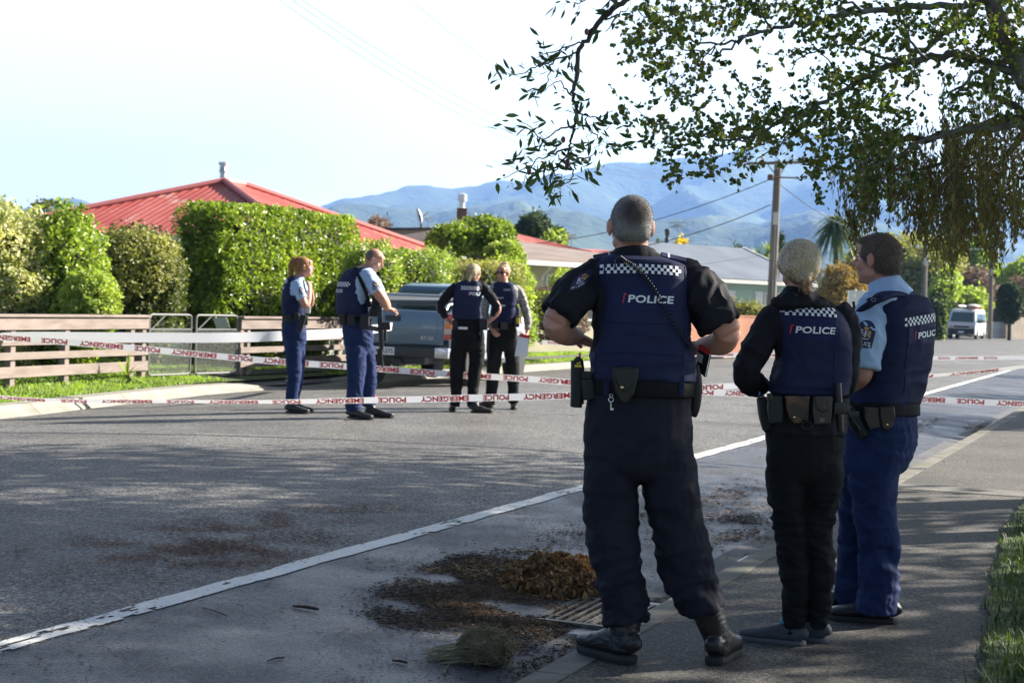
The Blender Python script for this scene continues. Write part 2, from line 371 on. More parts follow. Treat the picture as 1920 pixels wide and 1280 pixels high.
# ---------------------------------------------------------------- grass blades
def blades(name, U0, U1, V0, V1, n, h, m, zf, rs, wid=.006, dens=None, lab=None):
    u = U0+(U1-U0)*rs.random(n); v = V0+(V1-V0)*rs.random(n)
    if dens is not None:
        k = np.array([dens(a, b) for a, b in zip(u, v)]); keep = rs.random(n) < k; u, v = u[keep], v[keep]
    n = len(u); base = np.array([RV(a, b, zf(a, b)) for a, b in zip(u, v)])
    hh = h*(.4+.9*rs.random(n)); az = rs.random(n)*6.283; lean = (rs.random(n)*.9)*hh
    dx = np.stack([np.cos(az), np.sin(az), np.zeros(n)], 1); sx = np.stack([-np.sin(az), np.cos(az), np.zeros(n)], 1)
    w_ = (wid*(.6+.8*rs.random(n)))[:, None]; up = np.array([0, 0, 1.])
    p0 = base-up*.01; p1 = base+dx*(lean*.3)[:, None]+up*(hh*.6)[:, None]; p2 = base+dx*lean[:, None]+up*(hh*.95)[:, None]
    V = np.stack([p0-sx*w_, p0+sx*w_, p1+sx*w_*.7, p1-sx*w_*.7, p2+sx*w_*.1, p2-sx*w_*.1], 1).reshape(-1, 3); i = np.arange(n)[:, None]*6
    Fq = np.concatenate([i+np.array([[0, 1, 2, 3]]), i+np.array([[3, 2, 4, 5]])], 1).reshape(-1, 4)
    o = link(name, mesh_from(name, V, Fq, [m])); tag(o, lab, 'grass', kind='stuff'); return o
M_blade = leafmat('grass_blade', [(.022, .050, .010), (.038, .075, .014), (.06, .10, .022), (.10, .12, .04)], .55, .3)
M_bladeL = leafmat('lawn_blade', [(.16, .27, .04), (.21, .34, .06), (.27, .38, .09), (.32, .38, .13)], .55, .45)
def dnear(u, v):
    e = vedge(u)+.03; 
    if v > e+.09: return 0
    if v > e: return .0
    return min(1, (e-v)*4+.15)*(.55+.6*mn.noise(Vector((u*1.5, v*1.5, 4)))+.3)
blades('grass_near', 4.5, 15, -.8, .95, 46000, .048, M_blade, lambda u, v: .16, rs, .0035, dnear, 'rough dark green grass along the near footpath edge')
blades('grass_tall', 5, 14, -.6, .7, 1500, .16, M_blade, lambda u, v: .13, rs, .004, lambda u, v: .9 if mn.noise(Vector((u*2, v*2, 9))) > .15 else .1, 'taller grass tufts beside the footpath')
def dfar(u, v):
    kl = kerbL(u)+.3
    if v < kl or (20.9 < u < 24.3 and v < 14.2) or (u > 21.5 and 13.62 < v < 14.12): return 0
    return .9
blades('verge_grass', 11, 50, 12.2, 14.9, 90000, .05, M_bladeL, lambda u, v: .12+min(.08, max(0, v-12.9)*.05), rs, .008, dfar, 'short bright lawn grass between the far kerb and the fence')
blades('lawn_grass', 14, 34, 14.9, 20, 40000, .05, M_bladeL, lambda u, v: .2, rs, .012, None, 'lawn behind the far fence')
# ---------------------------------------------------------------- debris on the road
def litter(name, pts, m, rs, size, aspect, zoff=.004, lab=None, cat='litter', flat=.25, kind='stuff'):
    C = np.array(pts); n = len(C); v, f = leaves_arrays(C, np.full(n, size), rs, aspect, axis=None)
    # flatten towards the ground
    Cc = np.repeat(C, 6, 0); d = v-Cc; d[:, 2] = np.abs(d[:, 2])*flat; 
    o = link(name, mesh_from(name, Cc+d+np.array([0, 0, zoff]), f, [m])); tag(o, lab, cat, kind=kind); return o
def road_pt(u, v):
    z = roadz(u, v) if v > 2.5 else (roadz(u, v)-.01 if v > 2.2 else .13); return RV(u, v, z)
M_litter = leafmat('litter_dark', [(.02, .013, .008), (.045, .026, .014), (.08, .045, .02), (.13, .085, .05)], .8, .1)
M_litterO = leafmat('litter_orange', [(.065, .034, .02), (.15, .072, .034), (.26, .14, .06), (.44, .32, .18), (.09, .055, .033), (.2, .16, .09)], .7, .3, tcol=(1.3, 1.1, .7))
pts = []
while len(pts) < 9500:
    u = 3+rs.random()*20; v = 2.2+(rs.random()**1.1)*2.6
    q = mn.noise(Vector((u*.9, v*1.3, 3)))+.6*mn.noise(Vector((u*4, v*4, 6)))+.35*max(0, 1-abs(u-10.5)/4)
    if q > rs.random()*1.0-.12: pts.append(road_pt(u, v))
litter('twig_litter', pts[:7000], M_litter, rs, .028, .22, lab='dark scraps of bark and twig scattered over the wet shoulder')
ps_ = []
for _ in range(5200):
    u = 3.2+rs.random()**1.3*16; v = 2.3+rs.random()*(1.85 if rs.random() < .8 else 4.5); ps_.append(road_pt(u, v))
litter('speck_litter', ps_, M_litter, rs, .019, .3, lab='tiny dark specks of bark sprinkled over the shoulder and lane edge')
litter('seed_litter', pts[7000:], M_litter, rs, .016, .8, lab='small dark seeds and crumbs scattered in the parking strip')
# mulch patches
def blob(n, uc, vc, su, sv, rough=1.0, ang=0.):
    out = []
    while len(out) < n:
        a, b = rs.normal(), rs.normal(); r2 = a*a+b*b
        if r2 > 3.2+2.6*rs.random()**2: continue
        u = uc+su*(a*math.cos(ang)-b*math.sin(ang)); v = vc+sv*(a*math.sin(ang)+b*math.cos(ang))
        if v < 2.25: continue
        if mn.noise(Vector((u*3, v*3, 1)))*rough+.4 > rs.random()*.8: out.append(road_pt(u, v))
    return out
def at(px, py):
    p = G(px, py, .03); return uvof(p)
A = at(900, 1130); pm = []
for (px, py, n, su, sv) in [(880, 1120, 8500, .42, .22), (850, 1150, 3000, .30, .18), (970, 1150, 4200, .30, .20), (950, 1085, 3000, .34, .16), (1000, 1190, 1800, .18, .18), (870, 1075, 2600, .34, .1), (1060, 1140, 900, .3, .12), (1130, 1000, 1100, .8, .14), (1230, 985, 900, .7, .15), (1390, 975, 900, .5, .12), (990, 1240, 500, .2, .1)]:
    a, b = at(px, py); pm += blob(n, a, b, su, sv)
litter('mulch', pm, M_litter, rs, .030, .3, lab='spread of dark brown bark mulch on the road shoulder', flat=.45)
po = []
for (px, py, n, su, sv) in [(950, 1068, 700, .3, .12), (860, 1090, 350, .25, .1), (1340, 940, 420, .9, .2), (1400, 1000, 250, .6, .1), (1240, 1120, 60, .15, .06), (830, 1080, 50, .4, .3), (1730, 800, 300, 1.0, .1), (1850, 800, 500, .8, .16)]:
    a, b = at(px, py); po += blob(n, a, b, su, sv)
litter('orange_litter', po, M_litterO, rs, .042, .45, lab='orange brown leaf scraps scattered across the shoulder', flat=.5)
pr = []
for (px, py, n, su, sv) in [(330, 1050, 4200, .7, .36), (520, 1010, 3000, .9, .22), (480, 1060, 2400, .5, .2), (150, 1170, 500, .5, .3)]:
    a, b = at(px, py); pr += blob(n, a, b, su, sv, 1.3)
M_redl = leafmat('needle_red', [(.07, .032, .02), (.20, .08, .045), (.30, .13, .07), (.12, .06, .035)], .8, .1)
litter('needle_patch', pr, M_redl, rs, .030, .16, lab='faint patch of reddish brown needles on the road beyond the line', flat=.2)
pl = []
for _ in range(330): u = 4+rs.random()*34; v = .9+rs.random()*11; pl.append(road_pt(u, v) if v > 2.2 else RV(u, v, .142))
litter('scattered_leaves', pl, M_litterO, rs, .04, .6, lab='single dry leaves dotted over road and footpath', flat=.4)
# leaf pile
def pile():
    a, b = at(1048, 1100); C = []; n = 0
    while n < 4600:
        x, y = rs.normal()*.5, rs.normal()*.5; r2 = x*x+y*y
        if r2 > 1: continue
        u, v = a+x*.42, b+y*.30; hgt = .125*(1-r2)**.9*(1+.5*mn.noise(Vector((u*9, v*9, 0))))
        p = RV(u, v, roadz(u, v)+.005+hgt*(1 if rs.random() < .8 else rs.random())); C.append(p); n += 1
    C = np.array(C); v, f = leaves_arrays(C, np.full(len(C), .05), rs, .5)
    o = link('leaf_pile', mesh_from('leaf_pile', v, f, [M_litterO])); tag(o, 'heap of curled brown and orange leaves beside the drain grate', 'leaf pile', kind='stuff')
pile()
# tangled ball of dry grass
def ball():
    c = G(912, 1212, .09); mb = MB()
    for i in range(420):
        ax = unit(rs, 1)[0]; t1 = np.cross(ax, unit(rs, 1)[0]); t1 /= np.linalg.norm(t1); t2 = np.cross(ax, t1); R_ = (.07+.035*rs.random()); a0 = rs.random()*6.28; ln = .8+rs.random()*1.6
        pts_ = []
        for k in range(7):
            t = a0+ln*k/6; q = (t1*math.cos(t)+t2*math.sin(t))*R_*(1+.15*rs.normal()*.4); q = q*np.array([1.15, .95, .78])+ax*np.array([.035, .03, .02])*rs.normal(); pts_.append(c+q)
        mb.tube(pts_, .0015, 3, False)
    for i in range(90):   # strands trailing to the left
        p = c+np.array([-.07, 0, -.03])+rs.normal(size=3)*np.array([.03, .04, .025]); pts_ = [p]
        for k in range(4): p = p+np.array([-.028-.02*rs.random(), .02*rs.normal(), -.006]); p[2] = max(p[2], .02); pts_.append(p)
        mb.tube(pts_, .0014, 3, False)
    mb.tube([G(770, 1196, .03), G(800, 1202, .035), G(830, 1212, .03)], .004, 5)
    mb.tube([c+[-.05, -.02, -.03], G(845, 1240, .03), G(832, 1262, .03)], .0045, 5)
    o = mb.build('grass_ball', mat('dry_grass', (.30, .25, .14), .8, (.15, .13, .07), 20)); tag(o, 'tangled ball of dry olive grass lying on the wet shoulder', 'grass clump')
ball()
M_bark = mat('stick_bark', (.07, .035, .022), .8, (.03, .018, .012), 30)
for i, (x0, y0, x1, y1, r, lab) in enumerate([(548, 1162, 596, 1168, .008, 'thick brown stick lying alone on the shoulder below the white line'), (500, 1258, 532, 1251, .004, 'thin dark stick near the bottom edge of the road'), (377, 1168, 425, 1185, .003, 'thin pale-tipped twig close under the white line'), (735, 1249, 763, 1253, .006, 'short reddish stick left of the grass ball')]):
    mb = MB(); a = G(x0, y0, .02); b = G(x1, y1, .02); z = roadz(*uvof(a))+r
    a[2] = z; b[2] = z; m_ = (a+b)/2+np.array([0, .008, .002]); mb.tube([a, m_, b], [r*.5, r, r*.8], 6); tag(mb.build('stick', M_bark, smooth=True), lab, 'stick', 'sticks on the road')
mb = MB(); a = G(395, 972, .08); mb.ell(a, (.035, .03, .022), n=2.6, seg=9, rings=6); tag(mb.build('stone', mat('stone', (.12, .10, .08), .9)), 'small brown stone lying alone in the road', 'stone')
# blue tag and cord on the road
mb = MB(); c = G(72, 1098, .075); mb.poly([c+[-.05, -.02, 0], c+[-.01, -.05, .004], c+[.035, -.035, 0], c+[.04, .01, .003], c+[.01, .035, 0], c+[-.03, .03, .004]], .006, (0, 0, 1))
t = empty('blue_tie', G(72, 1098, .06), 'scrap of blue plastic with a dark cord lying on the road', 'plastic scrap')
mb.build('flap', mat('blue_plastic', (.03, .12, .45), .4), t)
mb = MB(); mb.tube([G(66, 1097, .075), G(40, 1094, .075), G(20, 1090, .075), G(-10, 1083, .075)], .005, 5); mb.build('cord', mat('dark_cord', (.02, .03, .06), .6), t)
# drain grate
def grate():
    a, b = uvof(G(1128, 1160, .0)); t = empty('drain_grate', RV(a, b, 0), 'rusty slotted drain grate in the gutter beside the left boot', 'drain grate')
    mm = mat('grate_iron', (.16, .155, .15), .5, (.08, .06, .045), 12, metal=.5, bump=.3, bscale=60)
    u0, u1, v0, v1 = a-.32, a+.32, 2.24, 2.72
    mb = MB(); z = .012
    for (p, q) in [((u0, v0), (u1, v0)), ((u0, v1), (u1, v1)), ((u0, v0), (u0, v1)), ((u1, v0), (u1, v1))]:
        mb.bar(RV(*p, z), RV(*q, z), .03, .05)
    mb.build('frame', mm, t); mb = MB()
    for k in range(1, 10):
        v = v0+(v1-v0)*k/10; mb.bar(RV(u0+.015, v, z), RV(u1-.015, v, z), .012, .05)
    for s in (.33, .67): mb.bar(RV(u0+(u1-u0)*s, v0+.02, z-.012), RV(u0+(u1-u0)*s, v1-.02, z-.012), .02, .02)
    mb.build('bars', mm, t)
    mb = MB(); mb.add([RV(u0, v0, .008), RV(u1, v0, .008), RV(u1, v1, .008), RV(u0, v1, .008)], [(0, 1, 2, 3)]); mb.build('pit_shade', mat('pit_shade_black', (.004, .004, .004), 1.), t)  # flat sheet, the shade of the hollow below put into its black colour
    # concrete surround
    mb = MB(); mb.bar(RV(u0-.09, v0-.02, .004), RV(u0-.09, v1+.12, .012), .14, .02); mb.bar(RV(u0-.16, v1+.09, .016), RV(u1+.16, v1+.09, .016), .13, .02); mb.bar(RV(u1+.09, v0-.02, .004), RV(u1+.09, v1+.12, .012), .14, .02)
    mb.build('surround', mat('surround_concrete', (.23, .235, .24), .4, (.14, .14, .15), 8), t)
grate()
# puddles
M_pud = mat('puddle_water', (.02, .022, .025), .08, spec=.5)
def puddle(px, py, su, sv, seed):
    a, b = uvof(G(px, py, 0.0)); V = []
    for k in range(40):
        t = 2*math.pi*k/40; r = 1+.35*mn.noise(Vector((math.cos(t)*1.5, math.sin(t)*1.5, seed)))+.15*mn.noise(Vector((math.cos(t)*5, math.sin(t)*5, seed)))
        u, v = a+su*r*math.cos(t), b+sv*r*math.sin(t); v = min(2.42, max(2.215, v)) if seed != 5. else v; V.append((*RV(u, v)[:2], .002 if seed != 5. else roadz(a, b)+.004))
    tag(link('puddle', newmesh('puddle', V, [tuple(range(40))], [M_pud])), kind='structure')
puddle(1090, 1262, .50, .13, 1.); puddle(1365, 1042, .30, .12, 2.); puddle(1850, 800, 1.6, .14, 3.); puddle(1000, 1190, .16, .07, 5.)
# ================================================================ hills
def hills():
    sky1 = [(-400, 470), (0, 430), (110, 392), (145, 386), (175, 400), (400, 430), (560, 425), (600, 405), (640, 386), (700, 374), (760, 360), (800, 351), (850, 353), (905, 345), (935, 338), (980, 348), (1040, 330), (1090, 315), (1140, 307), (1200, 311), (1260, 306), (1330, 300), (1400, 287), (1460, 272), (1520, 258), (1580, 262), (1660, 290), (1760, 330), (1900, 380), (2100, 420), (2500, 470), (3200, 520)]
    sky2 = [(-400, 520), (400, 520), (560, 450), (620, 402), (660, 396), (720, 398), (800, 408), (900, 398), (980, 402), (1080, 410), (1160, 440), (1240, 425), (1330, 410), (1420, 430), (1520, 400), (1620, 430), (1750, 470), (1900, 500), (2200, 540), (3200, 560)]
    def prof(pk, D):
        out = []
        for x, y in pk:
            p = P(x, y, D); out.append((p[0]/D, p[2]))
        a = np.array(out); return lambda t: np.interp(t, a[:, 0], a[:, 1])
    h1 = prof(sky1, 5600.); h2 = prof(sky2, 3500.)
    nt_, nr = 420, 120; T = np.linspace(-.62, .85, nt_); Rr = np.concatenate([np.linspace(1500, 4200, 70), np.linspace(4240, 7800, 50)])
    V = np.zeros((nr, nt_, 3))
    for j, t in enumerate(T):
        a1 = h1(t); a2 = h2(t)
        for i, D in enumerate(Rr):
            x = t*D; q = Vector((x/420., D/420., 3.))
            f = mn.fractal(q, 1.0, 2.1, 5); rdg = 1-abs(mn.noise(Vector((x/520., D/800., 8.))))*2.0
            s1 = min(1, max(0, (D-3000)/2600.)) if D <= 5600 else max(0, 1-(D-5600)/1900.)
            s2 = min(1, max(0, (D-1700)/1800.)) if D <= 3500 else max(0, 1-(D-3500)/900.)
            k1 = 1-abs(D-5600)/2600.; k2 = 1-abs(D-3500)/1800.
            z1 = a1*s1**1.15; z2 = a2*s2**.9
            z1 += (34*f+120*(rdg-.5))*min(1, 5.5*s1*(1.06-s1))
            z2 += (26*f+70*(rdg-.5))*min(1, 5*s2*(1.06-s2))
            z = max(z1, z2); z += 5*mn.noise(Vector((x/45., D/45., 1.)))+3.5*mn.noise(Vector((x/18., D/25., 2.)))
            V[i, j] = (x, D, z-1 if (s1 > 0 or s2 > 0) else -6)
    Fc = []
    idx = np.arange(nr*nt_).reshape(nr, nt_); Fq = np.stack([idx[:-1, :-1], idx[:-1, 1:], idx[1:, 1:], idx[1:, :-1]], -1).reshape(-1, 4)
    m = mat('hill_bush', (.022, .045, .02), 1., (.05, .075, .03), .006, col3=(.085, .115, .05), sc3=.0016, r3=(.56, .62), bump=1., bscale=.03, bdist=12)
    me = mesh_from('hills', V.reshape(-1, 3), Fq, [m]); me.polygons.foreach_set('use_smooth', [True]*len(me.polygons)); tag(link('hills', me), kind='structure')
hills()
# ================================================================ foliage builders
M_lf = {
 'cream': leafmat('leaf_cream', [(.58, .57, .34), (.68, .67, .44), (.40, .44, .18), (.74, .73, .54)], .5, .45, tcol=(1.2, 1.25, .7)),
 'mid': leafmat('leaf_mid', [(.10, .17, .03), (.19, .28, .045), (.29, .38, .08), (.40, .46, .14)], .35, .35),
 'lime': leafmat('leaf_lime', [(.20, .28, .06), (.32, .40, .10), (.42, .50, .17), (.26, .36, .08)], .5, .4),
 'hedge': leafmat('leaf_hedge', [(.09, .16, .02), (.18, .27, .035), (.28, .37, .06), (.40, .46, .11)], .32, .35),
 'dark': leafmat('leaf_dark', [(.045, .07, .02), (.08, .115, .03), (.13, .16, .05), (.20, .20, .09)], .5, .3),
 'purple': leafmat('leaf_purple', [(.17, .12, .10), (.26, .19, .16), (.34, .27, .21), (.13, .10, .08)], .6, .2, tcol=(1.3, 1., .8)),
 'olive': leafmat('leaf_olive', [(.20, .22, .07), (.32, .32, .13), (.40, .38, .18), (.25, .28, .09)], .6, .3),
 'orange': leafmat('leaf_orange', [(.28, .16, .06), (.20, .19, .06), (.34, .22, .10), (.15, .17, .05)], .6, .35, tcol=(1.4, 1.2, .6)),
 'yellow': leafmat('leaf_yellow', [(.60, .48, .04), (.70, .58, .08), (.5, .45, .06)], .6, .4, tcol=(1.3, 1.2, .5)),
 'pine': leafmat('leaf_pine', [(.025, .05, .02), (.04, .075, .03), (.06, .10, .035)], .7, .2),
 'palm': leafmat('leaf_palm', [(.05, .09, .03), (.09, .13, .04), (.14, .17, .06)], .4, .35),
}
M_trunk = mat('trunk_bark', (.13, .10, .075), .95, (.06, .05, .04), 14, bump=.8, bscale=40)
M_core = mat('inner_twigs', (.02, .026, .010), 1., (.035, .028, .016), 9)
def shell(blobs, n, rs, rough=.18, sc=1.6, fill=.18, seed=0):
    """points near the surface of a union of ellipsoids / rounded boxes, lumpy"""
    out = []; W = np.array([b[1][0]*b[1][2]+b[1][1]*b[1][2]+b[1][0]*b[1][1] for b in blobs]); W = W/W.sum()
    for (c, r, *k), wgt in zip(blobs, W):
        e = k[0] if k else 2.0; m_ = int(n*wgt); d = unit(rs, m_)
        if e > 2:
            d = d/((np.abs(d)**e).sum(1)**(1/e))[:, None]
        rr = 1-fill*rs.random(m_)**1.6
        for i in range(m_):
            q = Vector((d[i, 0]*2*sc+seed, d[i, 1]*2*sc, d[i, 2]*2*sc+c[0]))
            rr[i] *= 1+rough*mn.noise(q)+rough*.6*mn.noise(q*2.7)
        R_ = np.array(r); out.append(np.array(c)+d*R_*rr[:, None])
    P_ = np.concatenate(out); keep = np.ones(len(P_), bool)
    for (c, r, *k) in blobs:
        e = k[0] if k else 2.0; q = (np.abs((P_-np.array(c))/np.array(r))**e).sum(1)
        keep &= q > .40
    return P_[keep]
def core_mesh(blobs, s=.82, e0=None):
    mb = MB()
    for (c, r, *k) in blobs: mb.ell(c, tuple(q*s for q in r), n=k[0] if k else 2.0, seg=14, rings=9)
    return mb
def bush(name, lab, cat, blobs, n, size, kind, aspect=.5, rough=.2, group=None, trunk=None, fill=.2, axis=None, holes=.0, core=.66, jit=.35, sc=1.6, extra=None, rot=0):
    seed = len(bpy.data.objects)*1.7; r_ = np.random.RandomState(len(bpy.data.objects))
    n = int(n*1.3); size = size*1.08; Pn = shell(blobs, n, r_, rough, sc, fill, seed)
    if holes:
        k = np.array([mn.noise(Vector((p[0]*2.3/ max(.3, size*14), p[1]*2.3/max(.3, size*14), p[2]*2.3/max(.3, size*14)+seed))) for p in Pn]); Pn = Pn[k > -1+holes]
    sh_ = r_.rand(len(Pn)) < (.03 if name != 'clipped_hedge' else .004); cz_ = np.mean([b[0] for b in blobs], 0); dv_ = unit(r_, len(Pn))*.5+[0, 0, .8]; Pn[sh_] += (dv_*size*(.5+1.3*r_.rand(len(Pn), 1)))[sh_]*(Pn[sh_][:, 2:3] > cz_[2]-.2)
    Pn = Pn[Pn[:, 2] > .12]
    if rot:
        c_ = np.array(blobs[0][0]); q_ = Pn-c_; Pn = c_+np.stack([q_[:, 0]*math.cos(rot)-q_[:, 1]*math.sin(rot), q_[:, 0]*math.sin(rot)+q_[:, 1]*math.cos(rot), q_[:, 2]], 1)
    c0 = np.array(blobs[0][0], float); base = c0.copy(); base[2] = .12
    if trunk is not None: base = np.array([trunk[0][0][0], trunk[0][0][1], .1])
    v, f = leaves_arrays(Pn, np.full(len(Pn), size), r_, aspect, axis=axis, jit=jit)
    parts = [(v, f)]; mats = [M_lf[kind]]
    if extra:
        k2, n2, s2, bl2 = extra; P2 = shell(bl2 or blobs, n2, r_, rough, sc, fill*.5, seed+3); P2 = P2[P2[:, 2] > .12]
        parts.append(leaves_arrays(P2, np.full(len(P2), s2), r_, aspect)); mats.append(M_lf[k2])
    t = empty(name, base, lab, cat, group)
    V, Fq, M = cat_geo(parts); me = mesh_from('foliage', V-base, Fq, mats, M)
    o = link('foliage' if trunk is None else 'crown', me, t)
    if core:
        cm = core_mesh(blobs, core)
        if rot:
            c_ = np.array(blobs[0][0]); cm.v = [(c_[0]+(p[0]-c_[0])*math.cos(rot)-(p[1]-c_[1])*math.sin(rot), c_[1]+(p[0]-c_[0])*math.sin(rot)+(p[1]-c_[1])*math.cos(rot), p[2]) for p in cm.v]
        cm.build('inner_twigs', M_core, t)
    if trunk is not None:
        mb = MB(); mb.tube([p for p, r in trunk], [r for p, r in trunk], 8)
        top = np.array(trunk[-1][0]); rr = trunk[-1][1]
        for (c, r, *k) in blobs[:9]:
            c = np.array(c, float); e = top+(c-top)*1.15; m_ = (top+e)/2+np.array([0, 0, .12*np.linalg.norm(e-top)]); mb.tube([top, m_, e], [rr*.6, rr*.4, rr*.15], 5)
        mb.build('trunk', M_trunk, t, smooth='all')
    return t
def B(x0, y0, x1, y1, Y, dy, e=2.0):
    """ellipsoid or box filling the picture rectangle at depth Y"""
    a = P(x0, y0, Y); b = P(x1, y1, Y); cx = (a+b)/2; s = Y/F
    return (tuple(cx), (abs(x1-x0)*s/2, dy, abs(y1-y0)*s/2), e)
# ---------------------------------------------------------------- hedges and shrubs behind the far fence
bush('variegated_shrub', 'cream leaved shrub at the far left behind the brown fence', 'shrub', [B(-90, 385, 95, 700, 23.6, .9, 3), B(-60, 470, 110, 640, 23.3, .7)], 16000, .062, 'cream', .6, .22, fill=.28, extra=('mid', 2500, .06, None))
bush('glossy_shrub', 'glossy green shrub between the cream shrub and the dark hedge', 'shrub', [B(60, 400, 195, 690, 23.9, .8, 2.6), B(50, 500, 205, 690, 23.6, .7), B(110, 398, 150, 470, 24, .4)], 13000, .075, 'mid', .55, .28, fill=.3, extra=('lime', 2200, .06, None))
bush('pale_shrub', 'small pale lime shrub spilling to the fence top beside the glossy shrub', 'shrub', [B(118, 508, 222, 625, 22.9, .45, 2.2)], 6000, .06, 'lime', .45, .3, fill=.35)
bush('mixed_shrubbery', 'dark olive shrubbery in the gap between two hedges', 'shrub', [B(180, 432, 345, 672, 26.5, .8, 2.6), B(190, 440, 270, 540, 26, .7), B(250, 450, 345, 600, 26.3, .6)], 15000, .062, 'dark', .55, .3, fill=.35, extra=('olive', 5200, .06, [B(195, 432, 335, 560, 26.0, .8, 2.2)]))
bush('clipped_hedge', 'tall square clipped bright green hedge overhanging the brown fence', 'hedge', [((-4.5, 29.9, 1.98), (2.45, .62, 1.05), 9), ((-4.6, 30.1, .8), (2.2, .35, .7), 5)], 95000, .078, 'hedge', .42, .10, fill=.26, core=.76, sc=3.2, rot=math.pi/2-TH)
bush('leafy_shrub', 'small green shrub with white flecks just right of the clipped hedge', 'shrub', [B(640, 452, 760, 560, 29, .8), B(680, 470, 850, 560, 30, .8)], 8000, .06, 'mid', .5, .3, extra=('cream', 700, .06, None))
bush('purple_hedge', 'brown purple leaved hedge behind the bald officer', 'hedge', [B(700, 474, 792, 655, 31.5, .8, 4)], 9000, .048, 'purple', .6, .12, core=.62)
bush('lime_shrub', 'lime green shrub rising behind the dark cab of the pickup', 'shrub', [B(765, 472, 862, 655, 33.5, .9, 3), B(790, 480, 850, 560, 33, .7)], 9000, .06, 'lime', .5, .25, extra=('hedge', 1500, .06, None))
bush('olive_hedge', 'low clipped olive and tan hedge behind the pickup cab', 'hedge', [B(835, 492, 985, 668, 33, .9, 6)], 9000, .055, 'olive', .5, .12, core=.62)
bush('trimmed_hedge', 'dark trimmed hedge on the right behind the pickup', 'hedge', [B(870, 480, 960, 660, 35, 1., 5)], 7000, .06, 'dark', .5, .15, core=.62)
bush('garden_tree', 'dense green garden tree in front of the brown brick chimney', 'tree', [B(808, 420, 900, 482, 36, .9), B(850, 408, 960, 478, 36.5, 1.), B(800, 436, 850, 480, 36, .6), B(900, 415, 965, 470, 36, .8)], 12000, .075, 'mid', .55, .35, trunk=[(P(880, 640, 36)*[1, 1, 0]+[0, 0, .1], .10), (P(882, 520, 36), .08), (P(880, 475, 36), .06)], core=.62)
bush('round_shrub', 'tall rounded lime green shrub beside the cream house', 'shrub', [B(885, 478, 1000, 600, 34, 1., 2.3), B(930, 450, 985, 540, 34.4, .7), B(880, 560, 1005, 660, 34, .9, 2.4), B(905, 455, 950, 520, 34.6, .5)], 15000, .07, 'lime', .5, .22, extra=('hedge', 2500, .07, None))
bush('brown_hedge', 'rusty brown low hedge under the cream house window', 'hedge', [B(990, 540, 1100, 640, 37, .6, 4)], 7000, .055, 'purple', .5, .15, extra=('hedge', 1800, .055, [B(990, 545, 1100, 600, 36.6, .6, 3)]))
bush('flower_shrub', 'loose green shrub at the corner of the cream house', 'shrub', [B(1030, 505, 1080, 560, 40, .5), B(1050, 520, 1110, 570, 40, .5)], 3000, .06, 'lime', .5, .4, core=.5)
# behind near officers
bush('yellow_tree', 'bright yellow autumn tree beside the black flue', 'tree', [B(1256, 455, 1295, 530, 62, 1.), B(1265, 450, 1285, 490, 62, .6)], 2600, .16, 'yellow', .5, .45, trunk=[(P(1275, 600, 62)*[1, 1, 0]+[0, 0, .1], .09), (P(1275, 500, 62), .07)], core=0)
bush('round_tree', 'small dark rounded tree beyond the pale green house', 'tree', [B(1362, 463, 1404, 502, 90, 1.2), B(1350, 480, 1375, 505, 90, .8)], 5000, .16, 'pine', .5, .15, trunk=[(P(1383, 570, 90)*[1, 1, 0]+[0, 0, .1], .15), (P(1383, 500, 90), .12)])
bush('border_shrub', 'mixed flowering border above the rust brown board fence', 'shrub', [B(1290, 560, 1350, 610, 52, .5), B(1340, 563, 1390, 610, 53, .5), B(1375, 566, 1440, 610, 53, .5)], 5000, .08, 'olive', .5, .4, core=.6)
bush('autumn_tree', 'orange leaved tree between the two right hand officers', 'tree', [B(1545, 495, 1600, 580, 75, 1.6), B(1565, 520, 1632, 600, 75, 1.6), B(1540, 550, 1600, 610, 74, 1.4), B(1590, 490, 1610, 560, 76, 1.)], 9000, .15, 'orange', .5, .35, trunk=[(P(1585, 640, 75)*[1, 1, 0]+[0, 0, .1], .16), (P(1585, 560, 75), .12)], core=.6)
bush('street_tree', 'narrow green tree behind the second wooden pole', 'tree', [B(1600, 505, 1650, 600, 80, 1.6)], 4500, .15, 'mid', .5, .35, trunk=[(P(1625, 630, 80)*[1, 1, 0]+[0, 0, .1], .16), (P(1625, 560, 80), .12)], core=.6)
tr = 'trees and shrubs along the far end of the street'
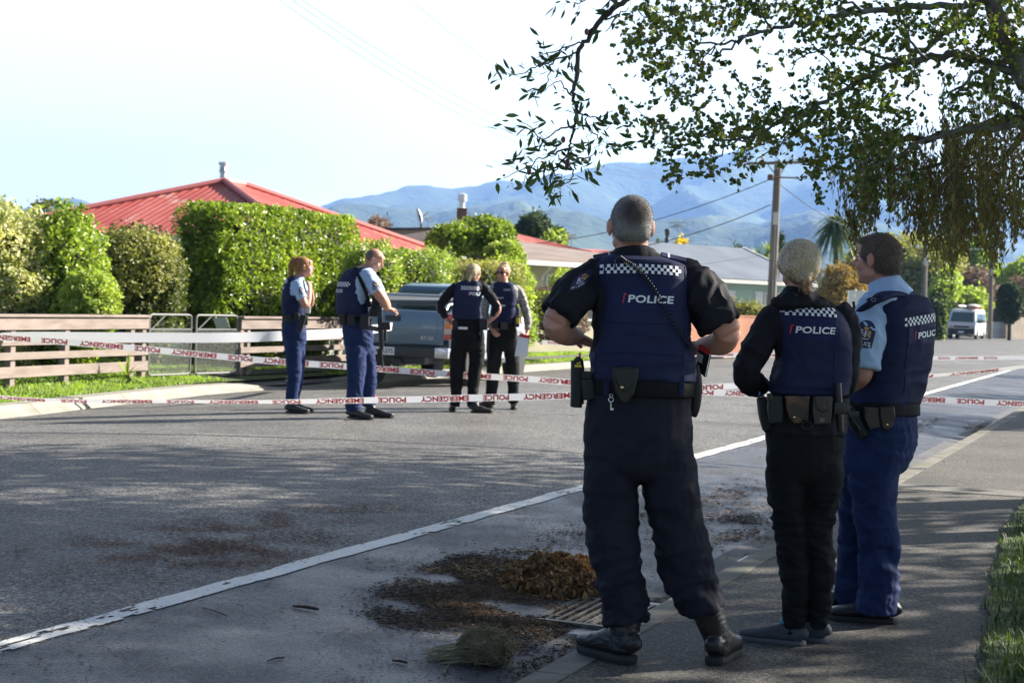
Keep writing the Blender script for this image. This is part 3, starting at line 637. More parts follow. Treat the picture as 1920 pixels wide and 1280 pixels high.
for (lab, bl, n, s, k) in [
    ('tall olive tree left of the third wooden pole', [B(1640, 440, 1760, 560, 130, 5), B(1690, 470, 1790, 570, 128, 4), B(1740, 445, 1800, 540, 131, 4)], 9000, .30, 'olive'),
    ('large green tree with a domed crown left of the third wooden pole', [B(1790, 452, 1862, 560, 150, 5), B(1780, 490, 1860, 590, 148, 4), B(1815, 445, 1850, 500, 150, 3)], 9000, .32, 'mid'),
    ('tall tree behind the standing officer in the blue shirt', [B(1590, 450, 1680, 560, 140, 5), B(1600, 490, 1700, 600, 138, 4)], 7000, .32, 'olive'),
    ('pale green bushy tree right above the parked van', [B(1740, 520, 1800, 600, 118, 3), B(1785, 540, 1850, 605, 118, 3), B(1760, 505, 1800, 560, 119, 2)], 8000, .24, 'lime'),
    ('bare purple brown tree above the roof of the parked van', [B(1785, 505, 1860, 575, 124, 3), B(1800, 525, 1870, 600, 123, 3)], 8000, .20, 'purple'),
    ('golden tree at the right picture edge', [B(1885, 485, 1960, 560, 140, 4), B(1870, 510, 1940, 590, 139, 4)], 8000, .28, 'lime'),
    ('mid green tree between the third pole and the golden tree', [B(1850, 520, 1900, 600, 150, 4), B(1860, 505, 1890, 560, 150, 3)], 6000, .30, 'mid'),
    ('small purple tree at the right edge above the fence', [B(1885, 520, 1945, 600, 128, 3), B(1870, 550, 1930, 600, 127, 3)], 6000, .22, 'purple'),
    ('dark wooded mass of trees at the far end of the street', [B(1560, 495, 1660, 620, 170, 5, 3), B(1640, 510, 1760, 620, 172, 5, 3), B(1740, 505, 1840, 620, 175, 5, 3), B(1820, 530, 1960, 625, 178, 5, 3), B(1480, 530, 1600, 610, 168, 5, 3)], 14000, .36, 'dark')]:
    c = np.array(bl[0][0]); tb = np.array([c[0], c[1], 0.]); bush('street_tree', lab, 'tree', bl, n, s, k, .5, .35, group=tr, trunk=[(tb, .25), (np.array([c[0], c[1], c[2]*.6]), .2)], core=.66)
bush('conical_shrub', 'small dark cone shaped conifer in front of the picket fence', 'shrub', [B(1872, 530, 1914, 605, 105, 1.4, 2.4)], 6000, .14, 'pine', .5, .15, trunk=[(P(1893, 615, 105)*[1, 1, 0]+[0, 0, .1], .14), (P(1893, 590, 105), .12)])
bush('ivy_post', 'ivy covered post with leaves left of the parked van', 'shrub', [B(1738, 560, 1772, 640, 98, 1., 3), B(1745, 540, 1775, 600, 99, .8)], 6000, .13, 'pine', .6, .25, extra=('lime', 1200, .13, None))
bush('far_pine', 'pointed conifer beside the third officer beyond the first pole', 'tree', [B(1450, 470, 1478, 560, 130, 1.6), B(1456, 440, 1472, 520, 130, 1.)], 3600, .25, 'pine', .4, .4, trunk=[(P(1464, 600, 130)*[1, 1, 0]+[0, 0, .1], .2), (P(1464, 500, 130), .12)], core=.5)
bush('far_garden_tree', 'green tree rising over the red roofs left of the central officer', 'tree', [B(975, 402, 1030, 445, 80, 2.), B(960, 420, 1010, 450, 80, 1.6), B(1010, 425, 1062, 470, 80, 1.6), B(995, 398, 1015, 430, 80, 1.)], 6000, .17, 'pine', .5, .4, trunk=[(P(1000, 560, 80)*[1, 1, 0]+[0, 0, .1], .2), (P(1000, 450, 80), .12)], extra=('lime', 900, .17, [B(1010, 430, 1062, 472, 79, 1.6)]), core=.5)
bush('far_bush', 'reddish bare bush over the ridge of the red hip roof', 'shrub', [B(690, 408, 730, 440, 60, 1.)], 1300, .12, 'purple', .3, .5, trunk=[(P(710, 560, 60)*[1, 1, 0]+[0, 0, .1], .12), (P(710, 440, 60), .08)], core=0)
bush('roof_side_tree', 'tree top peeping over the far left shrubs', 'tree', [B(60, 375, 125, 410, 60, 1.)], 900, .12, 'dark', .4, .5, trunk=[(P(90, 560, 60)*[1, 1, 0]+[0, 0, .1], .12), (P(90, 400, 60), .08)], core=0)
# spiky crowns: cabbage tree and palms
def spiky(name, lab, cat, base, tops, L_, n, kind, droop=.5, wid=.03, trunkr=.1, group=None):
    r_ = np.random.RandomState(len(bpy.data.objects)); t = empty(name, base, lab, cat, group)
    V = []; Fq = []
    for tp in tops:
        tp = np.array(tp)
        for i in range(n):
            d = unit(r_, 1)[0]; d[2] = d[2]*.9+.25; d /= np.linalg.norm(d); l = L_*(.75+.4*r_.random()); sd_ = np.cross(d, [0, 0, 1.]); sd_ /= np.linalg.norm(sd_)+1e-6
            k = len(V); m_ = 5
            for q in range(m_):
                s = q/(m_-1); p = tp+d*l*s-np.array([0, 0, 1])*droop*l*s*s; w_ = wid*(1-s*.85)*(.5+min(1, s*3)*.5); V.append(p-sd_*w_); V.append(p+sd_*w_)
            for q in range(m_-1): Fq.append((k+2*q, k+2*q+1, k+2*q+3, k+2*q+2))
    me = newmesh('crown', np.array(V)-np.array(base), Fq, [M_lf[kind]]); link('crown', me, t)
    mb = MB(); b = np.array(base, float)
    fork = b*.35+np.array(tops[0])*.65 if len(tops) > 1 else np.array(tops[0])
    mb.tube([b, (b+fork)/2+[.05, 0, 0], fork], [trunkr*1.3, trunkr, trunkr*.8], 8)
    if len(tops) > 1:
        for tp in tops: mb.tube([fork, (fork+np.array(tp))/2+[0, 0, -.1], tp], [trunkr*.7, trunkr*.6, trunkr*.5], 6)
    mb.build('trunk', M_trunk, t, smooth='all'); return t
spiky('cabbage_tree', 'spiky green cabbage tree left of the first wooden pole', 'tree', P(1430, 600, 85)*[1, 1, 0], [P(1418, 480, 85), P(1440, 472, 85), P(1428, 500, 85), P(1450, 498, 85), P(1410, 505, 85)], 1.0, 90, 'mid', .35, .045, .14)
spiky('cabbage_tree', 'shorter spiky tree low beside the first wooden pole', 'tree', P(1433, 620, 66)*[1, 1, 0], [P(1433, 530, 66), P(1425, 548, 66)], .7, 110, 'lime', .3, .03, .1)
spiky('palm_tree', 'tall palm with drooping fronds beyond the fair haired woman', 'palm', P(1568, 610, 110)*[1, 1, 0], [P(1566, 420, 110)], 2.0, 260, 'palm', .75, .12, .22)
spiky('palm_tree', 'short palm top over the red roof right of the central head', 'palm', P(1232, 560, 95)*[1, 1, 0], [P(1232, 462, 95)], 1.0, 120, 'palm', .5, .05, .2)
spiky('flax_plant', 'small upright yellow green plant in front of the left fence', 'plant', P(238, 708, 22.5)*[1, 1, 0]+[0, 0, .16], [P(238, 704, 22.5)], .36, 40, 'lime', .15, .022, .02)
# ================================================================ fences and gates on the far side
M_fence = mat('fence_paint_brown', (.25, .20, .175), .85, (.17, .135, .115), 2, bump=.3, bscale=18, stretch=(1, 1, 5))
M_fdark = mat('fence_paint_dark', (.12, .075, .06), .85, (.09, .055, .045), 3)
def fpoint(px, py, z=.18): return G(px, py, z)
fa = fpoint(-140, 735); fb = fpoint(272, 706, .2); fc = fpoint(446, 700, .2); fd = fpoint(760, 682, .2)
def rail_fence(name, lab, a, b, posts, over=0):
    t = empty(name, (a+b)/2*[1, 1, 0]+[0, 0, .17], lab, 'fence', 'brown rail fences'); d = (b-a); L_ = np.linalg.norm(d[:2]); d = d/L_; d[2] = 0; nr = np.array([d[1], -d[0], 0])
    if nr@(CAMP-a) < 0: nr = -nr
    zb = .19
    for k, (z0, z1) in enumerate([(.105, .245), (.335, .43), (.52, .605), (.72, .885)]):
        mb = MB(); mb.bar([*(a+nr*.03)[:2], zb+(z0+z1)/2], [*(b+nr*.03)[:2], zb+(z0+z1)/2], .028, z1-z0, bev=.004); mb.build('rail', M_fence, t)
    mb = MB(); mb.bar([*(a+nr*.012)[:2], zb+.905], [*(b+nr*.012)[:2], zb+.905], .14, .034, bev=.005); mb.build('cap_rail', M_fence, t)
    for s, n_ in posts:
        p = a+d*L_*s; mb = MB(); q = p-nr*.035; mb.box([q[0], q[1], zb+.40], (.10, .10, 1.0), np.array([d, nr, [0, 0, 1]]), .006)
        if n_ > 1: q2 = q+d*.22; mb.box([q2[0], q2[1], zb+.40], (.09, .09, 1.0), np.array([d, nr, [0, 0, 1]]), .006)
        mb.build('post', M_fence if n_ < 3 else M_fdark, t)
    return t
rail_fence('rail_fence', 'pinkish brown rail fence left of the wire gates', fa, fb, [(.1, 1), (.34, 1), (.585, 1), (.92, 1), (.985, 1)])
rail_fence('rail_fence', 'pinkish brown rail fence under the tall clipped hedge', fc, fd, [(.012, 2), (.3, 1), (.55, 1), (.8, 1)])
M_galv = mat('galvanised_tube', (.13, .133, .133), .6)
M_wire = mat('chain_wire', (.20, .21, .20), .5, metal=.5)
def gate(lab, a, b, sign=False):
    t = empty('wire_gate', (a+b)/2*[1, 1, 0]+[0, 0, .2], lab, 'gate', 'pair of wire gates'); d = (b-a)[:2]; d = np.array([*d, 0]); L_ = np.linalg.norm(d); d /= L_
    z0, z1 = .22, 1.12; r_ = .06; A = a+d*.03; Bq = b-d*.03; A[2] = Bq[2] = 0; Z = lambda p, z: [p[0], p[1], z]
    mb = MB(); mb.tube([Z(A+d*r_, z0), Z(Bq-d*r_, z0), Z(Bq-d*.01, z0+.02), Z(Bq, z0+r_), Z(Bq, z1-r_), Z(Bq-d*.015, z1-.015), Z(Bq-d*r_, z1), Z(A+d*r_, z1), Z(A+d*.015, z1-.015), Z(A, z1-r_), Z(A, z0+r_), Z(A+d*.01, z0+.02), Z(A+d*r_, z0)], .017, 8)
    mb.tube([Z(A, .90), Z(Bq, .90)], .013, 6); mb.tube([Z(A+d*.05, .90), Z(A+d*L_*.36, z1)], .010, 6)
    mb.build('frame', M_galv, t, smooth=True)
    mb = MB(); s = .055; n = int(L_/s)
    for k in range(-int((.68)/s), n+1):
        for sg in (1, -1):
            x0 = k*s if sg > 0 else (k*s+.68); pts_ = []
            for zz in (0, .68):
                x = x0+sg*zz; pts_.append((x, zz))
            (xa, za), (xb, zb) = pts_
            # clip to 0..L_
            t0, t1 = 0., 1.
            for lim, sgn in ((0, 1), (L_-.06, -1)):
                da, db = (xa-lim)*sgn, (xb-lim)*sgn
                if da < 0 and db < 0: t1 = -1; break
                if da < 0: t0 = max(t0, da/(da-db))
                elif db < 0: t1 = min(t1, da/(da-db))
            if t1 <= t0: continue
            p0 = A+d*(xa+(xb-xa)*t0); p1 = A+d*(xa+(xb-xa)*t1); mb.tube([Z(p0, z0+.01+za+(zb-za)*t0), Z(p1, z0+.01+za+(zb-za)*t1)], .0022, 3, False)
    mb.build('chain_link', M_wire, t)
    return t
gm = (fb+fc)/2+np.array([-.02, .0, 0]); nrm_ = np.array([ST, CT, 0])
gate('left leaf of the chain link wire gates', fb+[.02, 0, 0], gm-[.02, 0, 0])
gate('right leaf of the chain link wire gates, with a pale board on it', gm+[.02, 0, 0], fc-[.02, 0, 0])
mb = MB(); a = P(399, 596, gm[1]+1.3); b = P(424, 594, gm[1]+1.3); c = P(433, 618, gm[1]+1.3); d = P(408, 621, gm[1]+1.3); mb.poly([a, b, c, d], .01, (0, -1, 0)); tag(mb.build('board', mat('pale_board', (.55, .56, .55), .7)), 'crooked pale grey board hung on the right wire gate', 'board')
# things behind the fence: garden edge, wood pile, block wall hints
M_white = mat('weatherboard_white', (.72, .72, .68), .7)
# ================================================================ houses
def rfsheet(mb, A_, B_, C_, D_, n=40, amp=.02):
    """corrugated roof plane; A-B along the eave, D-C along the ridge"""
    A_, B_, C_, D_ = [np.array(q, float) for q in (A_, B_, C_, D_)]; nr = np.cross(B_-A_, D_-A_); nr /= np.linalg.norm(nr)
    if nr[2] < 0: nr = -nr
    V = []; 
    for i in range(n*4+1):
        s = i/(n*4); o = nr*amp*math.cos(2*math.pi*i/4); V += [A_+(B_-A_)*s+o, D_+(C_-D_)*s+o]
    mb.add(V, [(2*i, 2*i+2, 2*i+3, 2*i+1) for i in range(n*4)])
def hip_roof(parent, cx, cy, hx, hy, ze, zr, R, ridge, m, mridge, n=40, amp=.02, eave=.0):
    """hip roof in the house frame R; ridge = half length of the ridge along x"""
    W = lambda x, y, z: np.array([cx, cy, 0])+x*R[0]+y*R[1]+np.array([0, 0, z])
    mb = MB(); c = [W(-hx, -hy, ze), W(hx, -hy, ze), W(hx, hy, ze), W(-hx, hy, ze)]; r = [W(-ridge, 0, zr), W(ridge, 0, zr)]
    def plane(a, b, c_, d_, k):
        # clip: sheets run up the slope; build as strips whose top follows the hips
        a, b, c_, d_ = [np.array(q, float) for q in (a, b, c_, d_)]; nr = np.cross(b-a, d_-a); nr /= np.linalg.norm(nr)
        if nr[2] < 0: nr = -nr
        V = []; e = (b-a); L_ = np.linalg.norm(e); e = e/L_; M_ = k*4; 
        up = np.cross(nr, e); 
        if up[2] < 0: up = -up
        hd = (d_-a)@up; sd0 = (d_-a)@e; sc0 = (c_-a)@e
        for i in range(M_+1):
            s = L_*i/M_; t = 1.0
            if s < sd0: t = s/max(sd0, 1e-6)
            elif s > sc0: t = (L_-s)/max(L_-sc0, 1e-6)
            o = nr*amp*math.cos(math.pi*i/2); V += [a+e*s+o, a+e*s+up*hd*max(t, .001)+o]
        mb.add(V, [(2*i, 2*i+2, 2*i+3, 2*i+1) for i in range(M_)])
    plane(c[0], c[1], r[1], r[0], n); plane(c[2], c[3], r[0], r[1], n); plane(c[1], c[2], r[1], r[1], int(n*.8)); plane(c[3], c[0], r[0], r[0], int(n*.8))
    ro = mb.build('roof', m, parent)
    mb = MB()
    for a, b in [(c[0], r[0]), (c[1], r[1]), (c[2], r[1]), (c[3], r[0]), (r[0], r[1])]:
        if np.linalg.norm(np.array(a)-b) > .1: mb.tube([np.array(a)+[0, 0, .03], np.array(b)+[0, 0, .04]], .075, 8)
    mb.build('ridge_cap', mridge, ro)
    mb = MB()
    for a, b in [(c[0], c[1]), (c[1], c[2]), (c[2], c[3]), (c[3], c[0])]: mb.bar(np.array(a)-[0, 0, .09], np.array(b)-[0, 0, .09], .1, .12)
    mb.build('gutter', M_white, ro)
    # closed soffit
    mb = MB(); mb.add([q-np.array([0, 0, .03]) for q in c], [(3, 2, 1, 0)]); mb.build('soffit', M_white, ro)
    return W, ro
def roofmat(name, c, c2): return mat(name, c, .5, c2, .9, stretch=None, bump=.1, bscale=3, spec=.35)
M_red = mat('roof_red_iron', (.37, .070, .058), .5, (.46, .125, .105), .9, col3=(.50, .27, .235), sc3=2.2, r3=(.56, .74), spec=.35, bump=.05, bscale=30)
M_redr = mat('ridge_red', (.50, .16, .14), .5)
M_glass = mat('window_glass', (.05, .07, .08), .05, spec=.8)
M_curt = mat('curtain', (.42, .42, .38), .9)
def walls(parent, W, x0, x1, y0, y1, z1, m, boards=0, z0=0.):
    mb = MB()
    for (a, b) in [((x0, y0), (x1, y0)), ((x1, y0), (x1, y1)), ((x1, y1), (x0, y1)), ((x0, y1), (x0, y0))]:
        A_, B_ = W(*a, 0), W(*b, 0)
        if boards:
            z = z0; d = (B_-A_); d /= np.linalg.norm(d); nr = np.array([d[1], -d[0], 0])
            while z < z1: mb.bar(A_+[0, 0, z+boards/2]+nr*.006, B_+[0, 0, z+boards/2]+nr*.006, .09, boards*.9); mb.bar(A_+[0, 0, z+boards*.97], B_+[0, 0, z+boards*.97], .085, boards*.14); z += boards
        else: mb.bar(A_+[0, 0, (z0+z1)/2], B_+[0, 0, (z0+z1)/2], .12, z1-z0)
    return mb.build('wall', m, parent)
def window(parent, W, nx, ny, xc, yc, zc, w_, h_, sash=1, m=None):
    """window in a wall; (nx, ny) = outward direction in the house frame"""
    c = W(xc, yc, zc); n_ = W(nx, ny, 0)-W(0, 0, 0); d = np.array([-n_[1], n_[0], 0]); R_ = np.array([d, n_, [0, 0, 1]])
    mb = MB(); f = .06; m = m or M_white
    mb.box(c+n_*.08+[0, 0, h_/2], (w_+f, .06, f), R_); mb.box(c+n_*.08-[0, 0, h_/2], (w_+f*2, .09, f), R_)
    for k in range(sash+1): mb.box(c+n_*.08+d*w_*(k/sash-.5), (f, .055, h_), R_)
    fr = mb.build('window', m, parent)
    mb = MB(); mb.box(c+n_*.07, (w_, .02, h_), R_); mb.build('pane', M_glass, fr)
    mb = MB(); mb.box(c+n_*.084-d*w_*.33, (w_*.2, .012, h_*.93), R_); mb.build('curtain', M_curt, fr)
    return fr
# A: big red hip roof. corner hip comes towards the camera at px (420,342) apex
ap = P(421, 342, 36.5); psi = 1.264
R0 = np.array([[math.cos(psi), math.sin(psi), 0], [-math.sin(psi), math.cos(psi), 0], [0, 0, 1.]])
t = empty('house', (ap[0]+.2, ap[1]+.4, .1), 'large house under a faded red iron hip roof behind the hedges', 'house')
zr = ap[2]; rl = .49; hcx, hcy = ap[0]+R0[0][0]*rl, ap[1]+R0[0][1]*rl
W, ro = hip_roof(t, hcx, hcy, 4.2, 3.7, 2.60, zr, R0, rl, M_red, M_redr, 52, .010)
walls(t, W, -3.8, 3.8, -3.3, 3.3, 2.60, mat('wall_cream', (.50, .50, .46), .8, (.44, .44, .40), 3))
window(t, W, 0, -1, -2.0, -3.3, 1.45, 1.8, 1.1, 2); window(t, W, 0, -1, 2., -3.3, 1.45, 1.6, 1.1, 2); window(t, W, -1, 0, -3.8, 0, 1.45, 1.8, 1.1, 2)
mb = MB(); q = P(418, 340, 36.9); mb.lathe([q[0], q[1], zr-.3], [(.075, 0), (.075, .55), (.10, .56), (.10, .60), (.085, .62), (.085, .72), (.12, .73), (.12, .78), (.05, .80)], 14); mb.build('flue', mat('flue_steel', (.6, .61, .62), .35, metal=.8), ro, smooth=True)
# B: white gable and grey roof with brick chimney
Y = 52.; R1 = basis(.15, 1)
t = empty('house', P(850, 560, Y)*[1, 1, 0], 'grey roofed house with a pale gable and tall brown brick chimney', 'house'); A_ = lambda x, y, d=0: P(x, y, Y+d)
mb = MB(); zt = 1.8
tri = [A_(715, 428), A_(838, 428), A_(900, 452), A_(900, 560), A_(700, 560)]
mb.poly(tri, 6., (0, 1, 0)); mb.build('wall', mat('wall_putty', (.45, .42, .38), .8, (.40, .37, .33), .8), t)
mb = MB(); mb.poly([A_(705, 427, -.3), A_(838, 426, -.3), A_(836, 430, -.3), A_(705, 431, -.3)], 6.8, (0, 1, 0)); mb.poly([A_(836, 426, -.3), A_(910, 455, -.3), A_(908, 459, -.3), A_(834, 430, -.3)], 6.8, (0, 1, 0)); mb.build('roof', mat('roof_charcoal', (.08, .085, .09), .7), t)
mb = MB(); c = A_(866, 410, 2.); mb.box(c+[0, 0, -.2], (.34, .34, 1.1)); mb.box(A_(866, 437, 2.), (.62, .55, .8)); ch = mb.build('chimney', mat('chimney_brick', (.16, .10, .075), .9, (.10, .065, .05), 20, bump=.5, bscale=30), t)
mb = MB(); mb.box(A_(866, 417, 2.), (.78, .7, .09)); mb.build('chimney_cap', M_white, ch)
mb = MB(); mb.lathe(A_(866, 390, 2.)-[0, 0, .1], [(.17, 0), (.17, .1), (.10, .12), (.10, .32), (.16, .33), (.16, .55), (.06, .6)], 12); mb.build('cowl', mat('cowl_zinc', (.7, .7, .7), .3, metal=.5), ch, smooth=True)
mb = MB(); a = A_(782, 392, -.6); b = A_(793, 417, -.6); ax = (b-a)/np.linalg.norm(b-a)
mb.lathe((a+b)/2+[0, .0, 0], [(.02, -.06), (.12, -.045), (.22, -.01), (.25, .03), (.24, .03), (.1, -.02)], 20, axis=(-.92, -.25, -.30)); dsh = mb.build('satellite_dish', mat('dish_grey', (.62, .63, .65), .5), t, smooth=True)
mb = MB(); mb.tube([(a+b)/2, A_(790, 428, -.3)], .03, 6); mb.tube([(a+b)/2+[0, 0, -.1], (a+b)/2+[.28, -.2, .12]], .012, 5); mb.build('dish_arm', M_fdark, dsh)
# C: cream house, brown tile roof
Yc = 46.; t = empty('house', P(1090, 620, Yc)*[1, 1, 0], 'cream bungalow with a brown tiled roof and white gutters', 'house'); C_ = lambda x, y, d=0: P(x, y, Yc+d)
M_tile = mat('roof_tile_brown', (.17, .125, .105), .85, (.24, .19, .165), .9, bump=.6, bscale=9, stretch=(1, 1, 6))
RC = basis(.55, .83)   # house frame: local y points away
RC = np.array([[.80, .60, 0], [-.60, .80, 0], [0, 0, 1.]])
o0 = P(950, 450, 44.); hz = P(1195, 497, 50.)[2]
W = lambda x, y, z: np.array([P(985, 600, 42.)[0], 42., 0])+x*RC[0]+y*RC[1]+np.array([0, 0, z])
ze = P(985, 487, 42)[2]; zrC = ze+.78
mb = MB(); e = .5
def slab(a, b, c, d, th=.08):
    a, b, c, d = [np.array(q, float) for q in (a, b, c, d)]; mb.add([a, b, c, d, a-[0, 0, th], b-[0, 0, th], c-[0, 0, th], d-[0, 0, th]], [(0, 1, 2, 3), (7, 6, 5, 4), (0, 4, 5, 1), (1, 5, 6, 2), (2, 6, 7, 3), (3, 7, 4, 0)])
slab(W(-2.5, -e, ze), W(6.1, -e, ze), W(1.0, 4, zrC), W(-.5, 4, zrC)); slab(W(6.1, 8.5, ze), W(-2.5, 8.5, ze), W(-.5, 4, zrC), W(1.0, 4, zrC))
slab(W(-2.5, 8.5, ze), W(-2.5, -e, ze), W(-.5, 4, zrC), W(-.5, 4, zrC)); slab(W(6.1, -e, ze), W(6.1, 8.5, ze), W(1.0, 4, zrC), W(1.0, 4, zrC))
ro = mb.build('roof', M_tile, t)
mb = MB(); mb.bar(W(-2.5, -e-.05, ze-.08), W(6.1, -e-.05, ze-.08), .12, .13); mb.bar(W(-2.55, -e, ze-.08), W(-2.55, 8.5, ze-.08), .12, .13); mb.tube([W(.4, -e-.02, ze-.14), W(.4, -.15, ze-.4), W(.4, -.13, ze-.5)], .04, 6); mb.tube([W(4.6, -e-.02, ze-.14), W(4.6, -.15, ze-.3), W(4.6, -.13, .1)], .04, 6); mb.build('gutter', M_white, ro)
walls(t, W, -2, 5.6, 0, 8, ze-.02, mat('wall_cream_plaster', (.62, .56, .40), .85, (.56, .50, .36), 2))
window(t, W, 0, -1, 1.55, 0, ze-.95, 1.9, 1.15, 2); window(t, W, 0, -1, 4.3, 0, ze-.75, 1.4, .9, 2)
# D: red roofs behind
for (lab, x0, x1, yt, yb, Yd, sl) in [('low red iron roof just above the brown tiled roof', 955, 1130, 437, 480, 64., 30), ('red roof seen on both sides of the central officer', 1075, 1262, 466, 500, 72., 4)]:
    t = empty('house', P((x0+x1)/2, 580, Yd)*[1, 1, 0], lab, 'house', 'red roofed houses beyond the cream bungalow')
    a, b = P(x0-20, yb, Yd), P(x1+14, yb+6+sl, Yd+.5); c, d = P(x1-22, yt+sl+4, Yd+4), P(x0+8, yt, Yd+4)
    mb = MB(); mb.mi = 0; rfsheet(mb, a, b, c, d, 60, .02); a2, b2 = P(x0-20, yb, Yd)+[0, 8, 0], P(x1+14, yb+6+sl, Yd+.5)+[0, 8, 0]; rfsheet(mb, a2, b2, c, d, 60, .02); mb.build('roof', M_red, t)
    mb = MB(); mb.box([(a[0]+b[0])/2, Yd+4, (a[2]+.0)/2], (abs(b[0]-a[0])*.94, 7, a[2]-.06)); mb.build('wall', mat('wall_pale', (.5, .48, .42), .8), t)
t = empty('flue_pipe', P(1250, 480, 70.), 'black flue pipe on a concrete base over the red roof', 'flue'); mb = MB(); q = P(1250, 470, 70.); mb.lathe(q+[0, 0, -.1], [(.085, 0), (.085, .55), (.13, .56), (.07, .7), (.10, .8), (.13, 1.0), (.11, 1.05)], 12); mb.build('pipe', mat('flue_black', (.02, .02, .022), .6), t, smooth=True)
mb = MB(); mb.box(q+[.02, 0, -.7], (.36, .36, 1.3)); mb.build('base', mat('flue_base', (.33, .33, .33), .8), t)
def aerial(lab, x, yb, yt, Ya, els):
    t = empty('tv_aerial', P(x, yb, Ya), lab, 'aerial', 'television aerials'); mb = MB(); top = P(x-.02*(yb-yt), yt, Ya); mb.tube([P(x, yb, Ya), top], .018, 5); mb.build('mast', M_galv, t); mb = MB()
    for (dy, w_) in els: p = P(x-.02*(yb-yt), yt+dy, Ya); s = Ya/F; mb.tube([p-[w_*s, 0, 0], p+[w_*s, .2, .05]], .022, 5)
    mb.build('elements', M_galv, t)
aerial('television aerial on a tall mast beside the yellow tree', 1273, 500, 418, 68., [(0, 14), (8, 16), (5, 9)])
aerial('t shaped street aerial above the brown roof', 1072, 468, 441, 56., [(1, 9), (5, 8)])
aerial('short pale aerial on the grey ridge', 803, 428, 410, 60., [(0, 6), (3, 4)])
aerial('slim white aerial over the green house roof', 1326, 478, 456, 80., [(2, 3), (8, 5), (13, 6)])
# E: pale green weatherboard house
Ye = 58.; RE = np.array([[.83, .56, 0], [-.56, .83, 0], [0, 0, 1.]])
W = lambda x, y, z: np.array([P(1290, 600, 56.)[0], 56., 0])+x*RE[0]+y*RE[1]+np.array([0, 0, z])
t = empty('house', W(2, 3, 0), 'pale green weatherboard house with grey iron roof and white shutters', 'house')
ze = P(1405, 527, 60)[2]
mb = MB(); M_gri = mat('roof_grey_iron', (.42, .45, .50), .45, (.34, .37, .42), .8, spec=.4)
zr = ze+1.3
rfsheet(mb, W(.1, -.5, ze), W(5.6, -.5, ze), W(5.6, 3.5, zr), W(.1, 3.5, zr), 32, .015); rfsheet(mb, W(5.6, 7.5, ze), W(.1, 7.5, ze), W(.1, 3.5, zr), W(5.6, 3.5, zr), 32, .015)
ro = mb.build('roof', M_gri, t)
mb = MB(); mb.bar(W(.1, -.55, ze-.09), W(5.6, -.55, ze-.09), .12, .13); mb.bar(W(5.62, -.5, ze-.05), W(5.62, 3.5, zr-.05), .04, .2); mb.bar(W(5.62, 7.5, ze-.05), W(5.62, 3.5, zr-.05), .04, .2); mb.build('gutter', M_white, ro)
M_mint = mat('weatherboard_mint', (.42, .56, .50), .7)
walls(t, W, .4, 5.1, 0, 7, ze-.05, M_mint, .16)
mb = MB(); mb.poly([W(5.14, 0, ze-.1), W(5.14, 7, ze-.1), W(5.14, 3.5, zr-.12)], .03, RE[0]); mb.build('gable', M_mint, t)
M_shut = mat('shutter_white', (.8, .8, .8), .6)
for xc in (1.2, 3.9):
    fr = window(t, W, 0, -1, xc, 0, ze-.95, .8, 1.0, 2)
    for s in (-1, 1):
        mb = MB(); mb.box(W(xc+s*.68, -.07, ze-.95), (.38, .04, 1.1), RE); 
        for k in range(3): mb.box(W(xc+s*.68, -.095, ze-1.3+.35*k), (.28, .012, .26), RE)
        mb.build('shutter', M_shut, fr)
# dark low fence and wooden board fence
M_board = mat('board_rust', (.36, .16, .09), .85, (.28, .12, .07), 1.6, bump=.4, bscale=20, stretch=(1, 1, .3))
def board_fence(name, lab, a, b, h, bw, m, z0=.12, gap=.01, cap=True, grp=None, pointed=False):
    a = np.array([a[0], a[1], 0]); b = np.array([b[0], b[1], 0]); d = b-a; L_ = np.linalg.norm(d); d /= L_; nr = np.array([d[1], -d[0], 0]); t = empty(name, (a+b)/2+[0, 0, z0], lab, 'fence', grp); n = int(L_/(bw+gap)); mb = MB()
    for k in range(n):
        p = a+d*(k+.5)*(bw+gap); mb.box([p[0], p[1], z0+h/2+.004*math.sin(k*2.3)], (bw, .02, h), np.array([d, nr, [0, 0, 1]]))
    mb.build('boards', m, t); mb = MB()
    if cap: mb.bar([*a[:2], z0+h+.02], [*b[:2], z0+h+.02], .06, .04)
    for zz in (.25, h-.3): mb.bar([*(a-nr*.04)[:2], z0+zz], [*(b-nr*.04)[:2], z0+zz], .04, .08)
    k = 0
    while k*2.4 <= L_: p = a+d*k*2.4-nr*.08; mb.box([p[0], p[1], z0+h/2], (.1, .1, h), np.array([d, nr, [0, 0, 1]])); k += 1
    mb.build('rails', m, t); return t
board_fence('board_fence', 'rust brown vertical board fence behind the officers', P(1200, 600, 44.), P(1452, 600, 50.), 1.18, .14, M_board)
board_fence('dark_fence', 'dark low fence in front of the pale green house', P(1250, 600, 53.), P(1450, 600, 56.), 1.0, .12, mat('fence_black_wood', (.03, .032, .035), .8)); bpy.data.objects[-1] if False else None
mb = MB(); a = P(1632, 545, 60.); mb.box(P(1612, 570, 60.), (.9, .12, 1.0)); mb.ell(P(1604, 553, 60.), (.12, .12, .22), n=1.4); tag(mb.build('white_gateway', M_white), 'white wall end with a pointed finial between the two right officers', 'wall')
